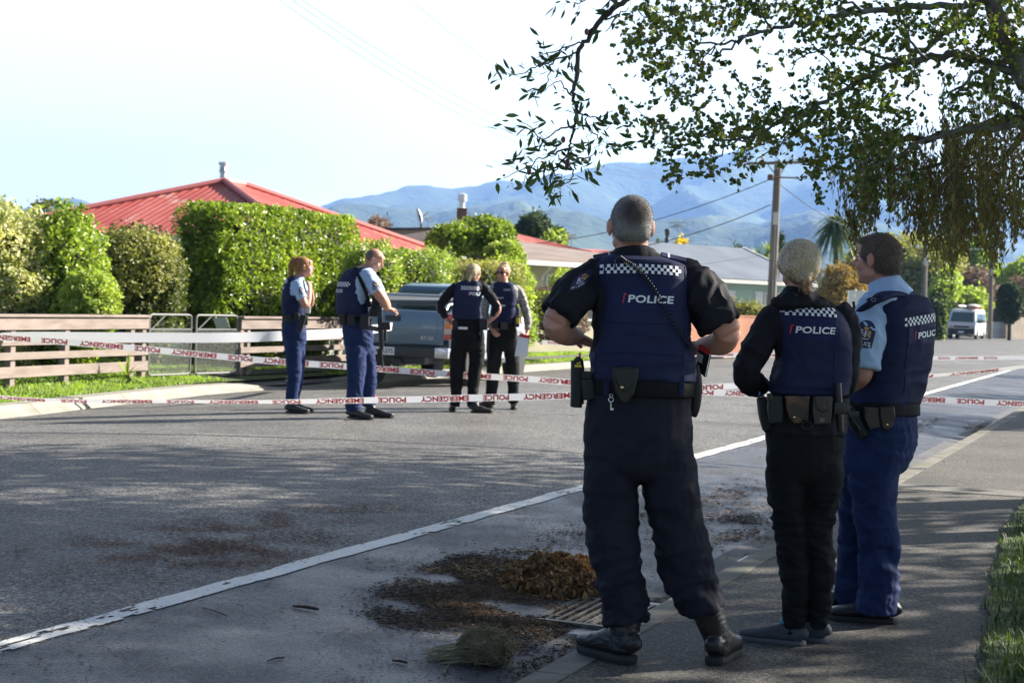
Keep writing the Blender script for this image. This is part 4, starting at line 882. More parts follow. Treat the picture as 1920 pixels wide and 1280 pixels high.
# far right: grey gate, picket fence, garage posts
M_pk = mat('picket_wood', (.27, .23, .18), .9, (.20, .17, .13), 2)
board_fence('picket_fence', 'weathered wooden paling fence at the right edge of the street', P(1888, 600, 112.), P(1990, 600, 128.), 1.55, .32, M_pk, gap=.16)
board_fence('slat_gate', 'pale grey slatted metal gate beside the paling fence', P(1858, 600, 112.), P(1888, 600, 112.5), 1.15, .07, mat('gate_grey', (.42, .46, .48), .5), gap=.05)
board_fence('dark_wall', 'dark brown wall behind the pale grey gate', P(1854, 600, 116.), P(1895, 600, 116.), 2.1, .2, mat('dark_boards', (.07, .045, .04), .8))
mb = MB(); mb.box(P(1747, 592, 104.)+[0, 0, -.3], (.75, .3, 2.3)); mb.box(P(1757, 600, 103.), (.2, .32, 2.6)); tag(mb.build('gate_pillar', mat('pillar_brick', (.48, .42, .36), .8, (.36, .24, .19), 1.5)), 'pale brick gate pillar half hidden by ivy left of the van', 'pillar')
# white sheet-like things near the central houses
# ================================================================ poles and wires
M_pole = mat('pole_wood', (.20, .185, .16), .9, (.12, .11, .095), 4, bump=.5, bscale=20, stretch=(1, 1, .1))
def pole(lab, xt, yt, xb, yb, Yp, r0, r1, arm=None, group='wooden power poles'):
    top = P(xt, yt, Yp); b = P(xb, yb, Yp); d = (top-b)/(top[2]-b[2]); base = b-d*(b[2]-.05); t = empty('power_pole', base, lab, 'power pole', group)
    mb = MB(); mb.tube([base, (base+top)/2, top], [r0, (r0+r1)/2, r1], 12); mb.build('pole', M_pole, t, smooth=True)
    mb = MB(); o = np.array([-.02, -r1-.035, 0]); mb.tube([base+[-.03, -r0-.02, 0], base+(top-base)*.72+[-.03, -r1-.03, 0]], .022, 6); mb.build('conduit', M_galv, t); 
    mb = MB(); q = base+(top-base)*.70; mb.box(q+[-.02, -r1-.05, 0], (.17, .03, .42)); mb.build('plate', mat('pole_plate', (.6, .6, .58), .5), t)
    if arm:
        for (x0, y0, x1, y1, th) in arm:
            mb = MB(); a, b2 = P(x0, y0, Yp-.15), P(x1, y1, Yp+.4); mb.bar(a, b2, .10, .10); ob = mb.build('crossarm', M_pole, t)
            for k in (.04, .25, .75, .96): 
                mb = MB(); mb.lathe(a+(b2-a)*k+[0, 0, .05], [(.02, 0), (.02, .08), (.05, .09), (.04, .13), (.05, .15), (.03, .2)], 8); mb.build('insulator', mat('insulator', (.45, .42, .40), .3) if 'insulator' not in bpy.data.materials else bpy.data.materials['insulator'], ob, smooth=True)
        mb = MB(); a, b2 = P(x0, y0, Yp-.15), P(x1, y1, Yp+.4); s = Yp/F
        for k in (.33, .67): mb.tube([a+(b2-a)*k, top-[0, .1, 32*s]], .02, 5)
        mb.build('brace', M_galv, t)
        mb = MB(); q = P(xt-14, yt+30, Yp-.2); mb.lathe(q, [(.04, -.12), (.11, -.1), (.11, .06), (.05, .1)], 10); mb.tube([q, q+[.9, 0, 0]], .03, 5); mb.build('fitting', M_fdark, t, smooth=True)
    return t
pole('tall wooden power pole with crossarm between two near officers', 1459, 302, 1447, 560, 55., .17, .125, [(1400, 307, 1514, 304, 0)])
pole('second wooden power pole just right of the blue shirted officer', 1737, 425, 1731, 600, 84., .16, .12)
pole('dark third wooden power pole right of the parked van', 1861, 455, 1856, 612, 108., .17, .13)
M_cable = mat('cable', (.05, .055, .06), .6)
def wires():
    arms = [P(1405, 303, 55.)+[0, 0, .1], P(1435, 302, 55.)+[0, 0, .1], P(1485, 300, 55.)+[0, 0, .1], P(1511, 300, 55.)+[0, 0, .1]]
    ends = [P(440, -60, 22.), P(455, -66, 22.), P(470, -66, 21.6), P(700, -60, 24.)]
    for k, (a, b) in enumerate(zip(arms, ends)):
        pts_ = [a+(b-a)*s-np.array([0, 0, 1.6*4*s*(1-s)]) for s in np.linspace(0, 1, 24)]
        mb = MB(); mb.tube(pts_, .0035, 5, False); tag(mb.build('power_line', M_cable), ['outermost left power line running from the crossarm over the street', 'second power line from the left on the crossarm', 'third power line from the left on the crossarm', 'power line leaving the right end of the crossarm'][k], 'power line', 'overhead power lines')
    for k, (x0, y0, Y0, x1, y1, Y1, sg, lab) in enumerate([(1448, 335, 55., 900, 462, 70., .6, 'service cable dropping from the pole past the central head'), (1445, 384, 55., 1010, 478, 60., .5, 'lower service cable dropping to the brown roof'), (1455, 340, 55., 1740, 430, 84., 1.0, 'cable running from the first pole to the second pole'), (1740, 430, 84., 1862, 460, 108., .6, 'cable running from the second pole to the third pole')]):
        a, b = P(x0, y0, Y0), P(x1, y1, Y1); pts_ = [a+(b-a)*s-np.array([0, 0, sg*4*s*(1-s)]) for s in np.linspace(0, 1, 16)]; mb = MB(); mb.tube(pts_, .016, 5, False); tag(mb.build('service_cable', M_cable), lab, 'cable', 'service cables')
wires()
# ================================================================ haze
def haze():
    mb = MB(); x0, x1, y0, y1, z0, z1 = -7500, 8500, -80, 8200, -9, 700
    mb.add([(x0, y0, z0), (x1, y0, z0), (x1, y1, z0), (x0, y1, z0), (x0, y0, z1), (x1, y0, z1), (x1, y1, z1), (x0, y1, z1)], [(3, 2, 1, 0), (4, 5, 6, 7), (0, 1, 5, 4), (1, 2, 6, 5), (2, 3, 7, 6), (3, 0, 4, 7)])
    m = bpy.data.materials.new('haze_air'); m.use_nodes = True; nt = m.node_tree; nt.nodes.clear(); o_ = nt.nodes.new('ShaderNodeOutputMaterial'); v = nt.nodes.new('ShaderNodeVolumePrincipled')
    v.inputs['Color'].default_value = (.30, .52, 1, 1); v.inputs['Density'].default_value = HAZE; v.inputs['Anisotropy'].default_value = .2; nt.links.new(v.outputs[0], o_.inputs['Volume'])
    tag(mb.build('haze', m), kind='stuff')
HAZE = 1.25e-4
haze()
# ================================================================ overhanging trees
rt = np.random.RandomState(21)
M_lfA = leafmat('leaf_long', [(.04, .07, .025), (.065, .11, .035), (.10, .15, .055), (.07, .10, .04)], .4, .35)
M_lfB = leafmat('leaf_round', [(.05, .08, .02), (.08, .12, .03), (.125, .17, .04), (.19, .23, .06), (.18, .14, .055)], .4, .45)
M_lfW = leafmat('leaf_weeping', [(.10, .07, .045), (.16, .13, .06), (.19, .19, .08), (.15, .09, .055), (.23, .24, .10)], .6, .45)
M_lich = mat('branch_lichen', (.22, .21, .18), .95, (.09, .075, .06), 9, bump=.8, bscale=50)
M_twig = mat('twig_bark', (.05, .035, .028), .9, (.10, .08, .06), 9, bump=.3)
def limb(mb, px, Yd, r0, r1, seg=8, wob=.012, n=5):
    """px: (x, y[, dY]) picture points of the limb at depth about Yd"""
    C = [P(q[0], q[1], Yd+(q[2] if len(q) > 2 else 0)) for q in px]; out = []
    for i in range(len(C)-1):
        p0 = C[max(i-1, 0)]; p1 = C[i]; p2 = C[i+1]; p3 = C[min(i+2, len(C)-1)]
        for k in range(n):
            t = k/n; out.append(.5*((2*p1)+(-p0+p2)*t+(2*p0-5*p1+4*p2-p3)*t*t+(-p0+3*p1-3*p2+p3)*t**3)+rt.normal(size=3)*wob)
    out.append(C[-1]); m_ = len(out); mb.tube(out, [r0+(r1-r0)*(i/(m_-1)) for i in range(m_)], seg); return out
def twigs(mb, starts, nt_, ln, nleaf, size, aspect, rs, bias=(0, 0, -.4), r=.0016, spread=.6, outer=.35):
    C = []; Ax = []
    for s in starts:
        for _ in range(nt_):
            p = np.array(s)+rs.normal(size=3)*.02; d = unit(rs, 1)[0]*spread+np.array(bias); d /= np.linalg.norm(d); l = ln*(.5+rs.random()); pts_ = [p]
            for k in range(4): d = d+unit(rs, 1)[0]*.35; d /= np.linalg.norm(d); p = p+d*l/4; pts_.append(p)
            if mb is not None: mb.tube(pts_, [r, r*.9, r*.8, r*.6, r*.4], 4, False)
            for k in range(nleaf):
                t = outer+(1-outer)*rs.random(); i = min(3, int(t*4)); q = pts_[i]+(pts_[i+1]-pts_[i])*(t*4-i); C.append(q+rs.normal(size=3)*size*.28); Ax.append(d+unit(rs, 1)[0]*.5)
    return C, Ax
# ---- tree with long leaves: the near hanging branch
tA = empty('hanging_branch_tree', (4.3, 5.2, .12), 'tree reaching in from the top with one bare dark limb and long narrow leaves', 'tree')
mb = MB(); mb.tube([(4.3, 5.2, .05), (4.25, 5.3, 1.6), (4.0, 5.6, 3.2), (3.4, 6.2, 4.4)], [.17, .14, .12, .09], 12); mb.build('trunk', M_lich, tA, smooth='all')
mb = MB(); mb.tube([(3.4, 6.2, 4.4), (2.4, 6.9, 4.5), tuple(P(1280, -180, 7.4)), tuple(P(1215, -40, 7.5)), tuple(P(1175, 0, 7.5))], [.06, .045, .028, .018, .014], 8)
Ya = 7.5; twA = []
l0 = limb(mb, [(1175, 0), (1130, 35), (1100, 75), (1084, 100), (1080, 150), (1073, 180), (1081, 205), (1078, 232), (1071, 262), (1066, 288), (1045, 312, .1), (1030, 335, .1)], Ya, .0135, .003, 8, .004)
sub = [[(1082, 98), (1040, 112, .1), (1002, 128, .2), (965, 141, .2), (938, 131, .2)], [(1100, 78), (1070, 85, -.1), (1030, 97, -.2), (1006, 108, -.2)], [(1130, 38), (1165, 25), (1180, 14)], [(1080, 206), (1096, 216, -.1), (1122, 222, -.1), (1150, 206, -.1)],
       [(1077, 235), (1050, 242, .1), (1018, 262, .2), (995, 240, .2), (978, 228, .2)], [(1068, 278), (1030, 290, -.1), (1000, 305, -.1), (980, 345, -.1)], [(1045, 312), (1018, 322, .1), (985, 315, .1), (945, 333, .1)], [(1060, 300), (1075, 330, -.1), (1048, 352, -.1)],
       [(1096, 216), (1108, 245), (1130, 262), (1146, 270)], [(1076, 180), (1058, 165, .1), (1048, 150, .1), (1018, 172, .1)], [(1066, 288), (1100, 296), (1120, 283)], [(1030, 335), (1034, 350), (1030, 362)], [(1040, 112), (1030, 135), (1024, 162)], [(1150, 0), (1115, -10), (1085, 8), (1075, 5)], [(1018, 262), (1008, 285), (1000, 262)]]
for q in sub: o_ = limb(mb, q, Ya, .0048, .0014, 6, .004); twA += o_[len(o_)//3::3]
twA += l0[len(l0)//2::4]
C, Ax = twigs(mb, twA, 2, .10, 3, .07, .26, rt, (-.2, 0, -.05), .0011, .9)
mb.build('branch', M_twig, tA, smooth='all')
v, f = leaves_arrays(np.array(C), np.full(len(C), .062), rt, .27, axis=np.array(Ax), jit=.3)
link('crown', mesh_from('crown', v-np.array([4.3, 5.2, .12]), f, [M_lfA]), tA)
mb = MB()
for (x, y) in [(1012, 121), (1056, 262), (1064, 303), (1063, 311), (1051, 343), (992, 322), (1100, 60)]: mb.ell(P(x, y, Ya-.02), (.011, .011, .016), seg=8, rings=6)
mb.build('fruit', mat('fruit_red', (.22, .07, .06), .5), tA)
# ---- round-leaved tree
tB = empty('round_leaf_tree', (5.4, 11.2, .12), 'spreading tree of small round leaves and lichen grey limbs over the officers', 'tree'); bB = np.array([5.4, 11.2, .12])
mb = MB(); mb.tube([(5.4, 11.2, .0), (5.3, 11.1, 1.5), (5.0, 10.9, 2.8), (4.3, 10.6, 3.6)], [.24, .2, .18, .14], 14); mb.tube([(5.0, 10.9, 2.8), (5.6, 11.8, 4.6), (6.2, 12.8, 6.4)], [.16, .11, .05], 10); mb.build('trunk', M_lich, tB, smooth='all')
Yb = 9.6; mb = MB(); mb.tube([(4.3, 10.6, 3.6), tuple(P(2010, 60, 10)), tuple(P(1908, 145, 9.8))], [.13, .05, .035], 8); mb.tube([(4.3, 10.6, 3.6), tuple(P(1980, -40, 10.)), tuple(P(1880, -10, 9.6)), tuple(P(1814, 8, 9.6))], [.12, .05, .035, .026], 8)
limbs = [([(1814, 8), (1720, 14), (1619, 23), (1560, 32), (1517, 47), (1455, 55), (1400, 68), (1345, 82), (1290, 74)], .022, .005), ([(1908, 145), (1850, 118), (1790, 105), (1732, 109), (1680, 122), (1634, 141), (1587, 168), (1540, 196), (1498, 215), (1450, 236), (1400, 258), (1340, 262), (1290, 246)], .028, .004),
         ([(1850, -20), (1880, 60), (1925, 160)], .05, .055), ([(1830, 20), (1790, 50), (1740, 90), (1690, 112), (1634, 137)], .022, .01), ([(1925, 150), (1860, 125), (1800, 160), (1767, 191)], .02, .004), ([(1930, 232), (1870, 240), (1814, 243), (1740, 262), (1660, 300), (1600, 330)], .024, .004),
         ([(1690, 112), (1640, 105), (1580, 85), (1530, 95), (1480, 130)], .011, .003), ([(1400, 70), (1360, 95), (1330, 100), (1280, 90), (1240, 60)], .009, .002), ([(1400, 258), (1350, 285), (1300, 292), (1262, 280)], .007, .002), ([(1450, 55), (1420, 20), (1380, -10)], .008, .003),
         ([(1345, 262), (1320, 300), (1340, 330)], .005, .002), ([(1290, 246), (1240, 232), (1190, 205)], .005, .0015), ([(1587, 168), (1560, 120), (1520, 80)], .008, .002), ([(1732, 109), (1700, 60), (1690, 10)], .01, .003), ([(1498, 215), (1470, 270), (1420, 300), (1410, 330)], .006, .002),
         ([(1619, 23), (1560, -10)], .01, .005), ([(1345, 82), (1300, 120), (1270, 150), (1240, 170)], .005, .0015)]
for q, a, b in limbs: limb(mb, q, Yb+rt.normal()*.15, a, b, 7, .010)
blobsB = [  # cx, cy, rx, ry, twigs
 (1255, 75, 55, 55, 34), (1205, 60, 35, 45, 16), (1320, 25, 90, 35, 34), (1420, 35, 70, 35, 30), (1240, 20, 60, 25, 18), (1290, 135, 60, 30, 16), (1240, 130, 35, 25, 7), (1300, 175, 70, 20, 10), (1200, 212, 45, 18, 12), (1260, 240, 50, 22, 14), (1330, 255, 60, 30, 24), (1270, 290, 50, 30, 16), (1300, 315, 60, 22, 12), (1275, 335, 20, 12, 4), (1400, 250, 50, 40, 22), (1340, 210, 60, 30, 10), (1410, 185, 50, 40, 10), (1450, 225, 50, 40, 26), (1500, 230, 50, 50, 30), (1410, 310, 18, 30, 6), (1450, 285, 45, 16, 10), (1560, 190, 50, 50, 34), (1600, 240, 60, 60, 40), (1640, 190, 50, 60, 34), (1560, 280, 50, 40, 26), (1540, 330, 40, 20, 10), (1590, 110, 60, 50, 26), (1520, 60, 60, 50, 22), (1480, 130, 40, 40, 8), (1640, 55, 70, 45, 36), (1700, 70, 50, 60, 26), (1760, 40, 60, 45, 30), (1700, 180, 40, 60, 22), (1690, 260, 50, 40, 20), (1830, 60, 60, 70, 40), (1890, 90, 50, 90, 46), (1860, 190, 60, 45, 30), (1900, 20, 50, 50, 30), (1480, 15, 60, 20, 16), (1570, 20, 60, 25, 18), (1780, 150, 25, 25, 4), (1350, 130, 40, 40, 6), (1620, 330, 50, 40, 16), (1680, 340, 50, 30, 12)]
st = []
for (cx, cy, rx, ry, n) in blobsB:
    for _ in range(int(n*.66)):
        a = rt.random()*6.283; q = math.sqrt(rt.random()); st.append(P(cx+rx*q*math.cos(a), cy+ry*q*math.sin(a)-6, Yb+rt.normal()*.45))
C, Ax = twigs(mb, st, 2, .17, 9, .03, .8, rt, (-.35, 0, -.25), .0011, .8, .1)
# the crown above and to the right of the view, which shades the street
tops = [((4.4, 12.2, 6.3), (2.8, 2.6, 1.6)), ((8.0, 13.8, 6.6), (3.4, 3.2, 2.2)), ((6.4, 9.8, 6.1), (3.0, 2.4, 1.6)), ((11., 15.0, 6.4), (3.0, 2.8, 2.2)), ((9.6, 10.5, 6.2), (3.0, 2.4, 1.9)), ((4.0, 15.3, 6.1), (2.2, 1.7, 1.2)), ((6.9, 16.6, 6.4), (2.4, 1.7, 1.6)), ((12.5, 12.2, 6.4), (2.6, 2.6, 2.)), ((3.8, 8.0, 5.0), (1.8, 1.8, .9))]
for c_, r_ in tops:
    a = np.array([5.6, 11.8, 4.6]); b = np.array(c_); mb.tube([a, (a+b)/2+[0, 0, .5], b, b+(b-a)*.25], [.09, .06, .04, .01], 6)
mb.build('branch', M_lich, tB, smooth='all')
v, f = leaves_arrays(np.array(C), np.full(len(C), .031), rt, .82, axis=np.array(Ax), jit=.6)
CC = []
for c_, r_ in tops:
    n = int(2300*r_[0]*r_[1]*r_[2]/8); n = min(n, 6500); d = unit(rt, n)*(rt.random(n)**.4)[:, None]
    q = np.array(c_)+d*np.array(r_); k = np.array([mn.noise(Vector(p*.8)) + .5*mn.noise(Vector(p*2.1)) for p in q]); CC.append(q[k > .0])
CC = np.concatenate(CC); CC = CC[(CC[:, 2]-1.53)/CC[:, 1] > .215]
print('crown leaves', len(CC), len(C))
v2, f2 = leaves_arrays(CC, np.full(len(CC), .16), rt, .75)
V, Fq, M = cat_geo([(v, f), (v2, f2)]); link('crown', mesh_from('crown', V-bB, Fq, [M_lfB]), tB)
# ---- weeping tree
tW = empty('weeping_tree', (7.0, 13.4, .12), 'weeping tree with hanging brown green strands at the upper right', 'tree'); bW = np.array([7.0, 13.4, .12])
mb = MB(); mb.tube([(7, 13.4, 0), (6.9, 13.3, 2), (6.4, 13, 3.6), (5.6, 12.6, 4.3)], [.3, .25, .2, .15], 12); mb.build('trunk', M_trunk, tW, smooth='all')
Yw = 11.; mb = MB()
mb.tube([(5.6, 12.6, 4.3), tuple(P(2080, 120, 11.6)), tuple(P(1960, 190, 11.2)), tuple(P(1925, 225, 11))], [.14, .09, .06, .05], 8)
lw = []
for q, a, b in [([(1925, 225), (1860, 232), (1790, 250), (1720, 262), (1650, 270), (1590, 290), (1560, 320)], .045, .006), ([(1925, 215), (1880, 190), (1840, 160), (1810, 165), (1780, 195)], .03, .005), ([(1860, 232), (1800, 290), (1720, 320), (1650, 330)], .02, .004), ([(1930, 235), (1890, 290), (1850, 320)], .03, .01), ([(1930, 330), (1900, 345), (1860, 370)], .02, .006), ([(1850, 160), (1880, 120), (1920, 90)], .03, .03)]:
    o_ = limb(mb, q, Yw+rt.normal()*.2, a, b, 7, .01); lw += o_
bot = [(1548, 330), (1565, 395), (1600, 470), (1625, 420), (1650, 385), (1690, 400), (1720, 440), (1750, 490), (1775, 500), (1800, 465), (1830, 455), (1850, 475), (1875, 480), (1900, 430), (1925, 440)]
bx = [b[0] for b in bot]; by = [b[1] for b in bot]; C = []; Ax = []
for i in range(430):
    x = 1552+372*rt.random()**.85; yb = np.interp(x, bx, by)+rt.normal()*24-20*rt.random(); yt = 225+ (60 if x < 1600 else 0)+rt.random()*130*(1 if x < 1800 else 1.2)
    if rt.random() < .16: yt = 130+rt.random()*120; x = 1760+165*rt.random(); yb = yt+60+80*rt.random()
    if mn.noise(Vector((x/26., 3., 0))) < -.18 and rt.random() < .7: yb -= 60+50*rt.random()
    if yb < yt+25: continue
    D = Yw+rt.normal()*.7; p = P(x, yt, D); q = P(x-.038*(yb-yt)*-1, yb, D); n = max(3, int((yb-yt)/22)); pts_ = []; dr = rt.normal(size=2)*.02
    for k in range(n+1): t = k/n; pts_.append(p+(q-p)*t+np.array([dr[0]*math.sin(t*3)+rt.normal()*.008, dr[1], 0]))
    mb.tube(pts_, .0016, 3, False)
    m_ = int(np.linalg.norm(q-p)/.011)
    for k in range(m_):
        t = rt.random(); i_ = min(n-1, int(t*n)); c = pts_[i_]+(pts_[i_+1]-pts_[i_])*(t*n-i_); C.append(c+rt.normal(size=3)*.012); Ax.append([rt.normal()*.35, rt.normal()*.35, -1])
mb.build('branch', M_twig, tW, smooth='all')
v, f = leaves_arrays(np.array(C), np.full(len(C), .040), rt, .28, axis=np.array(Ax), jit=.4)
CC = []
for c_, r_ in [((6.5, 13.5, 5.6), (3, 2.6, 1.6)), ((9.5, 13, 5.), (3, 2.5, 1.6)), ((7.6, 16.4, 5.2), (2.4, 2, 1.4))]:
    n = 2600; d = unit(rt, n)*(rt.random(n)**.4)[:, None]; q = np.array(c_)+d*np.array(r_); k = np.array([mn.noise(Vector(p*1.1)) for p in q]); CC.append(q[k > -.08])
CC = np.concatenate(CC); s_ = np.abs(CC[:, 0]/CC[:, 1]) ; CC = CC[((CC[:, 2]-1.53)/CC[:, 1] > .215) | (CC[:, 0]/CC[:, 1] > .36)]
v2, f2 = leaves_arrays(CC, np.full(len(CC), .15), rt, .5)
V, Fq, M = cat_geo([(v, f), (v2, f2)]); link('crown', mesh_from('crown', V-bW, Fq, [M_lfW]), tW)
print('weeping', len(C))
# ---- trees further along the near verge, out of the picture on the right: their shade crosses the street
def verge_tree(u, v, z, r, n, lab):
    b = RV(u, v, .13); t = empty('verge_tree', b, lab, 'tree', 'trees along the near verge'); mb = MB(); top = b+[0, 0, z]; mb.tube([b-[0, 0, .1], (b+top)/2+[.1, 0, 0], top], [.2, .16, .08], 10); mb.build('trunk', M_trunk, t, smooth='all')
    d = unit(rt, n)*(rt.random(n)**.4)[:, None]; q = top+d*np.array([r, r, r*.62]); k = np.array([mn.noise(Vector(p*.8)) for p in q]); q = q[k > -.14]
    v_, f_ = leaves_arrays(q, np.full(len(q), .22), rt, .7); link('crown', mesh_from('crown', v_-b, f_, [M_lfB]), t)
for (u, v, z, r, n) in [(31, -5.5, 6.2, 2.2, 3000), (40, -7., 6.4, 2.0, 2600), (52, -8, 6.8, 2.6, 3000), (70, -10, 7., 2.8, 3000), (88, -11, 7, 3., 3000)]: verge_tree(u, v, z, r, n, 'leafy verge tree on the near side, %s tree beyond the right picture edge' % {31: 'nearest', 40: 'second', 52: 'middle', 70: 'fourth', 88: 'farthest'}[u])
# ================================================================ people: tools
def nrmz(v): v = np.array(v, float); return v/(np.linalg.norm(v)+1e-12)
def loft(mb, rings, side, sub=4, seg=24, n=2.2, caps=True, fix=None):
    """rings: (centre, half width along side, half depth[, exponent]); spline in between; rounded ends"""
    Q = [np.array([*r[0], r[1], r[2], r[3] if len(r) > 3 else n], float) for r in rings]; out = []
    for i in range(len(Q)-1):
        p0, p1, p2, p3 = Q[max(i-1, 0)], Q[i], Q[i+1], Q[min(i+2, len(Q)-1)]
        for k in range(sub):
            t = k/sub; v = .5*((2*p1)+(-p0+p2)*t+(2*p0-5*p1+4*p2-p3)*t*t+(-p0+3*p1-3*p2+p3)*t**3); lo = np.minimum(p1[3:], p2[3:])*.9; v[3:] = np.maximum(v[3:], lo); out.append(v)
    out.append(Q[-1]); T = []
    for i in range(len(out)): T.append(nrmz(out[min(i+1, len(out)-1)][:3]-out[max(i-1, 0)][:3]))
    if fix is not None: T = [nrmz(fix)]*len(out)
    if caps:
        def cap(q, t, s):
            r = []; e = min(q[3], q[4])
            for f, h in ((.92, .25), (.7, .42), (.35, .52)): w_ = q.copy(); w_[:3] = q[:3]+t*s*e*h*(caps if caps is not True else .6); w_[3] *= f; w_[4] *= f; r.append(w_)
            return r
        a = cap(out[0], T[0], -1)[::-1]; b = cap(out[-1], T[-1], 1); T = [T[0]]*3+T+[T[-1]]*3; out = a+out+b
    V = []; side = np.array(side, float)
    for q, t in zip(out, T):
        s = nrmz(side-t*(side@t)); f_ = np.cross(t, s); e = 2/q[5]
        for k in range(seg):
            a = 2*math.pi*k/seg; c, d = math.cos(a), math.sin(a)
            V.append(q[:3]+s*q[3]*math.copysign(abs(c)**e, c)+f_*q[4]*math.copysign(abs(d)**e, d))
    m_ = len(out); Fc = [(i*seg+k, i*seg+(k+1) % seg, (i+1)*seg+(k+1) % seg, (i+1)*seg+k) for i in range(m_-1) for k in range(seg)]
    Fc += [tuple(range(seg-1, -1, -1)), tuple(range((m_-1)*seg, m_*seg))]
    return mb.add(V, Fc)
def remesh(mb, voxel, smooth=3):
    me = bpy.data.meshes.new('tmp'); me.from_pydata([tuple(p) for p in mb.v], [], mb.f); o = bpy.data.objects.new('tmp', me); COL.objects.link(o)
    r = o.modifiers.new('r', 'REMESH'); r.mode = 'VOXEL'; r.voxel_size = voxel; r.adaptivity = 0
    if smooth: s = o.modifiers.new('s', 'SMOOTH'); s.factor = .5; s.iterations = smooth
    dg = bpy.context.evaluated_depsgraph_get(); dg.update(); ev = o.evaluated_get(dg); m2 = ev.to_mesh()
    n = len(m2.vertices); V = np.zeros(n*3); m2.vertices.foreach_get('co', V); Nn = np.zeros(n*3); m2.vertices.foreach_get('normal', Nn)
    nf = len(m2.polygons); lv = np.zeros(len(m2.loops), int); m2.loops.foreach_get('vertex_index', lv); Fq = lv.reshape(nf, 4) if len(lv) == nf*4 else [tuple(p.vertices) for p in m2.polygons]
    ev.to_mesh_clear(); bpy.data.objects.remove(o); bpy.data.meshes.remove(me)
    return V.reshape(-1, 3), Fq, Nn.reshape(-1, 3)
def folds(V, Nn, amp, sc, seed=0., where=None, fine=.35):
    """cloth creases: ridged noise in the domain scaled by sc"""
    A_ = np.zeros(len(V)); s0, s1, s2 = sc
    for i, p in enumerate(V):
        w_ = mn.noise(Vector((p[0]*4+seed, p[1]*4, p[2]*4)))
        a = mn.noise(Vector((p[0]*s0+w_*1.1+seed, p[1]*s1, p[2]*s2+w_*1.6))); b = mn.noise(Vector((p[0]*s0*2.1, p[1]*s1*2.1+w_, p[2]*s2*2.3+seed)))
        v = (1-abs(a)*2.4)*.7+(1-abs(b)*2.2)*fine; A_[i] = v-.45
    if where is not None: A_ = A_*np.array([where(p) for p in V])
    return V+Nn*(A_*amp)[:, None]
def person_part(name, V, Fq, mats, parent, smooth=True):
    inv = world_base(parent).inverted(); o = np.array(inv.translation); V = V+o
    if isinstance(Fq, np.ndarray): me = mesh_from(name, V, Fq, mats if isinstance(mats, list) else [mats])
    else: me = newmesh(name, V, Fq, mats if isinstance(mats, list) else [mats])
    if smooth: me.polygons.foreach_set('use_smooth', [True]*len(me.polygons))
    return link(name, me, parent)
def cloth(name, mb, m, parent, voxel=.008, smooth=3, fold=None, fold2=0):
    V, Fq, Nn = remesh(mb, voxel, smooth)
    if fold:
        V = folds(V, Nn, *fold)
        if fold2: V = folds(V, Nn, fold2, (13, 13, 11), fold[2]+7, fold[3], .6)
    o = person_part(name, V, Fq, m, parent); bv = BVHTree.FromPolygons([tuple(p) for p in V], [tuple(int(i) for i in f) for f in Fq]); return o, bv
def head(mb, c, R, s=1.):
    c = np.array(c, float); q = lambda x, y, z: c+(R[0]*x+R[1]*y+R[2]*z)*s; E = lambda p, r, n=2.: mb.ell(q(*p), tuple(v*s for v in r), R, 20, 14, n)
    E((0, -.012, .022), (.077, .097, .092)); E((0, -.035, -.005), (.068, .070, .075)); E((0, .022, -.035), (.061, .068, .080), 2.2); E((0, .045, -.078), (.038, .040, .030), 2.2)
    E((0, .072, -.094), (.020, .016, .015)); E((0, .070, .030), (.052, .020, .012)); E((0, .060, .052), (.058, .030, .035))
    for sx in (-1, 1):
        E((.040*sx, .058, -.028), (.024, .026, .026)); E((.052*sx, .012, -.062), (.014, .030, .022))
        mb.ell(q(.083*sx, -.006, -.004), (.008*s, .018*s, .031*s), np.array([nrmz(R[0]+R[1]*-.55*sx), nrmz(R[1]+R[0]*.55*sx), R[2]]), 14, 10)
        mb.ell(q(.080*sx, -.002, -.030), (.006*s, .009*s, .012*s), R, 10, 8)
    mb.tube([q(0, .086, .020), q(0, .100, .0), q(0, .113, -.020), q(0, .104, -.030)], [.008*s, .009*s, .0125*s, .008*s], 10); E((.012, .096, -.026), (.008, .009, .007)); E((-.012, .096, -.026), (.008, .009, .007))
    E((0, .088, -.052), (.024, .009, .0055)); E((0, .087, -.062), (.021, .009, .006))
M_eye = mat('eye_white', (.7, .68, .64), .15); M_iris = mat('eye_iris', (.03, .02, .015), .1)
def face(parent, c, R, s=1., brow=None):
    q = lambda x, y, z: np.array(c)+(R[0]*x+R[1]*y+R[2]*z)*s
    for sx in (-1, 1):
        mb = MB(); mb.ell(q(.030*sx, .066, .004), (.0125*s, .012*s, .0085*s), R, 12, 8); o = mb.build('eye', M_eye, parent, smooth='all')
        mb = MB(); mb.ell(q(.030*sx, .0755, .004), (.0055*s, .0035*s, .0055*s), R, 10, 6); mb.build('iris', M_iris, o, smooth='all')
        if brow is not None: mb = MB(); mb.tube([q(.014*sx, .090, .024), q(.032*sx, .087, .030), q(.050*sx, .070, .024)], [.0018*s, .0026*s, .0014*s], 6); mb.build('eyebrow', brow, parent, smooth='all')
def rot_about(v, ax, a): return np.array(Matrix.Rotation(a, 3, Vector(ax)) @ Vector(v))
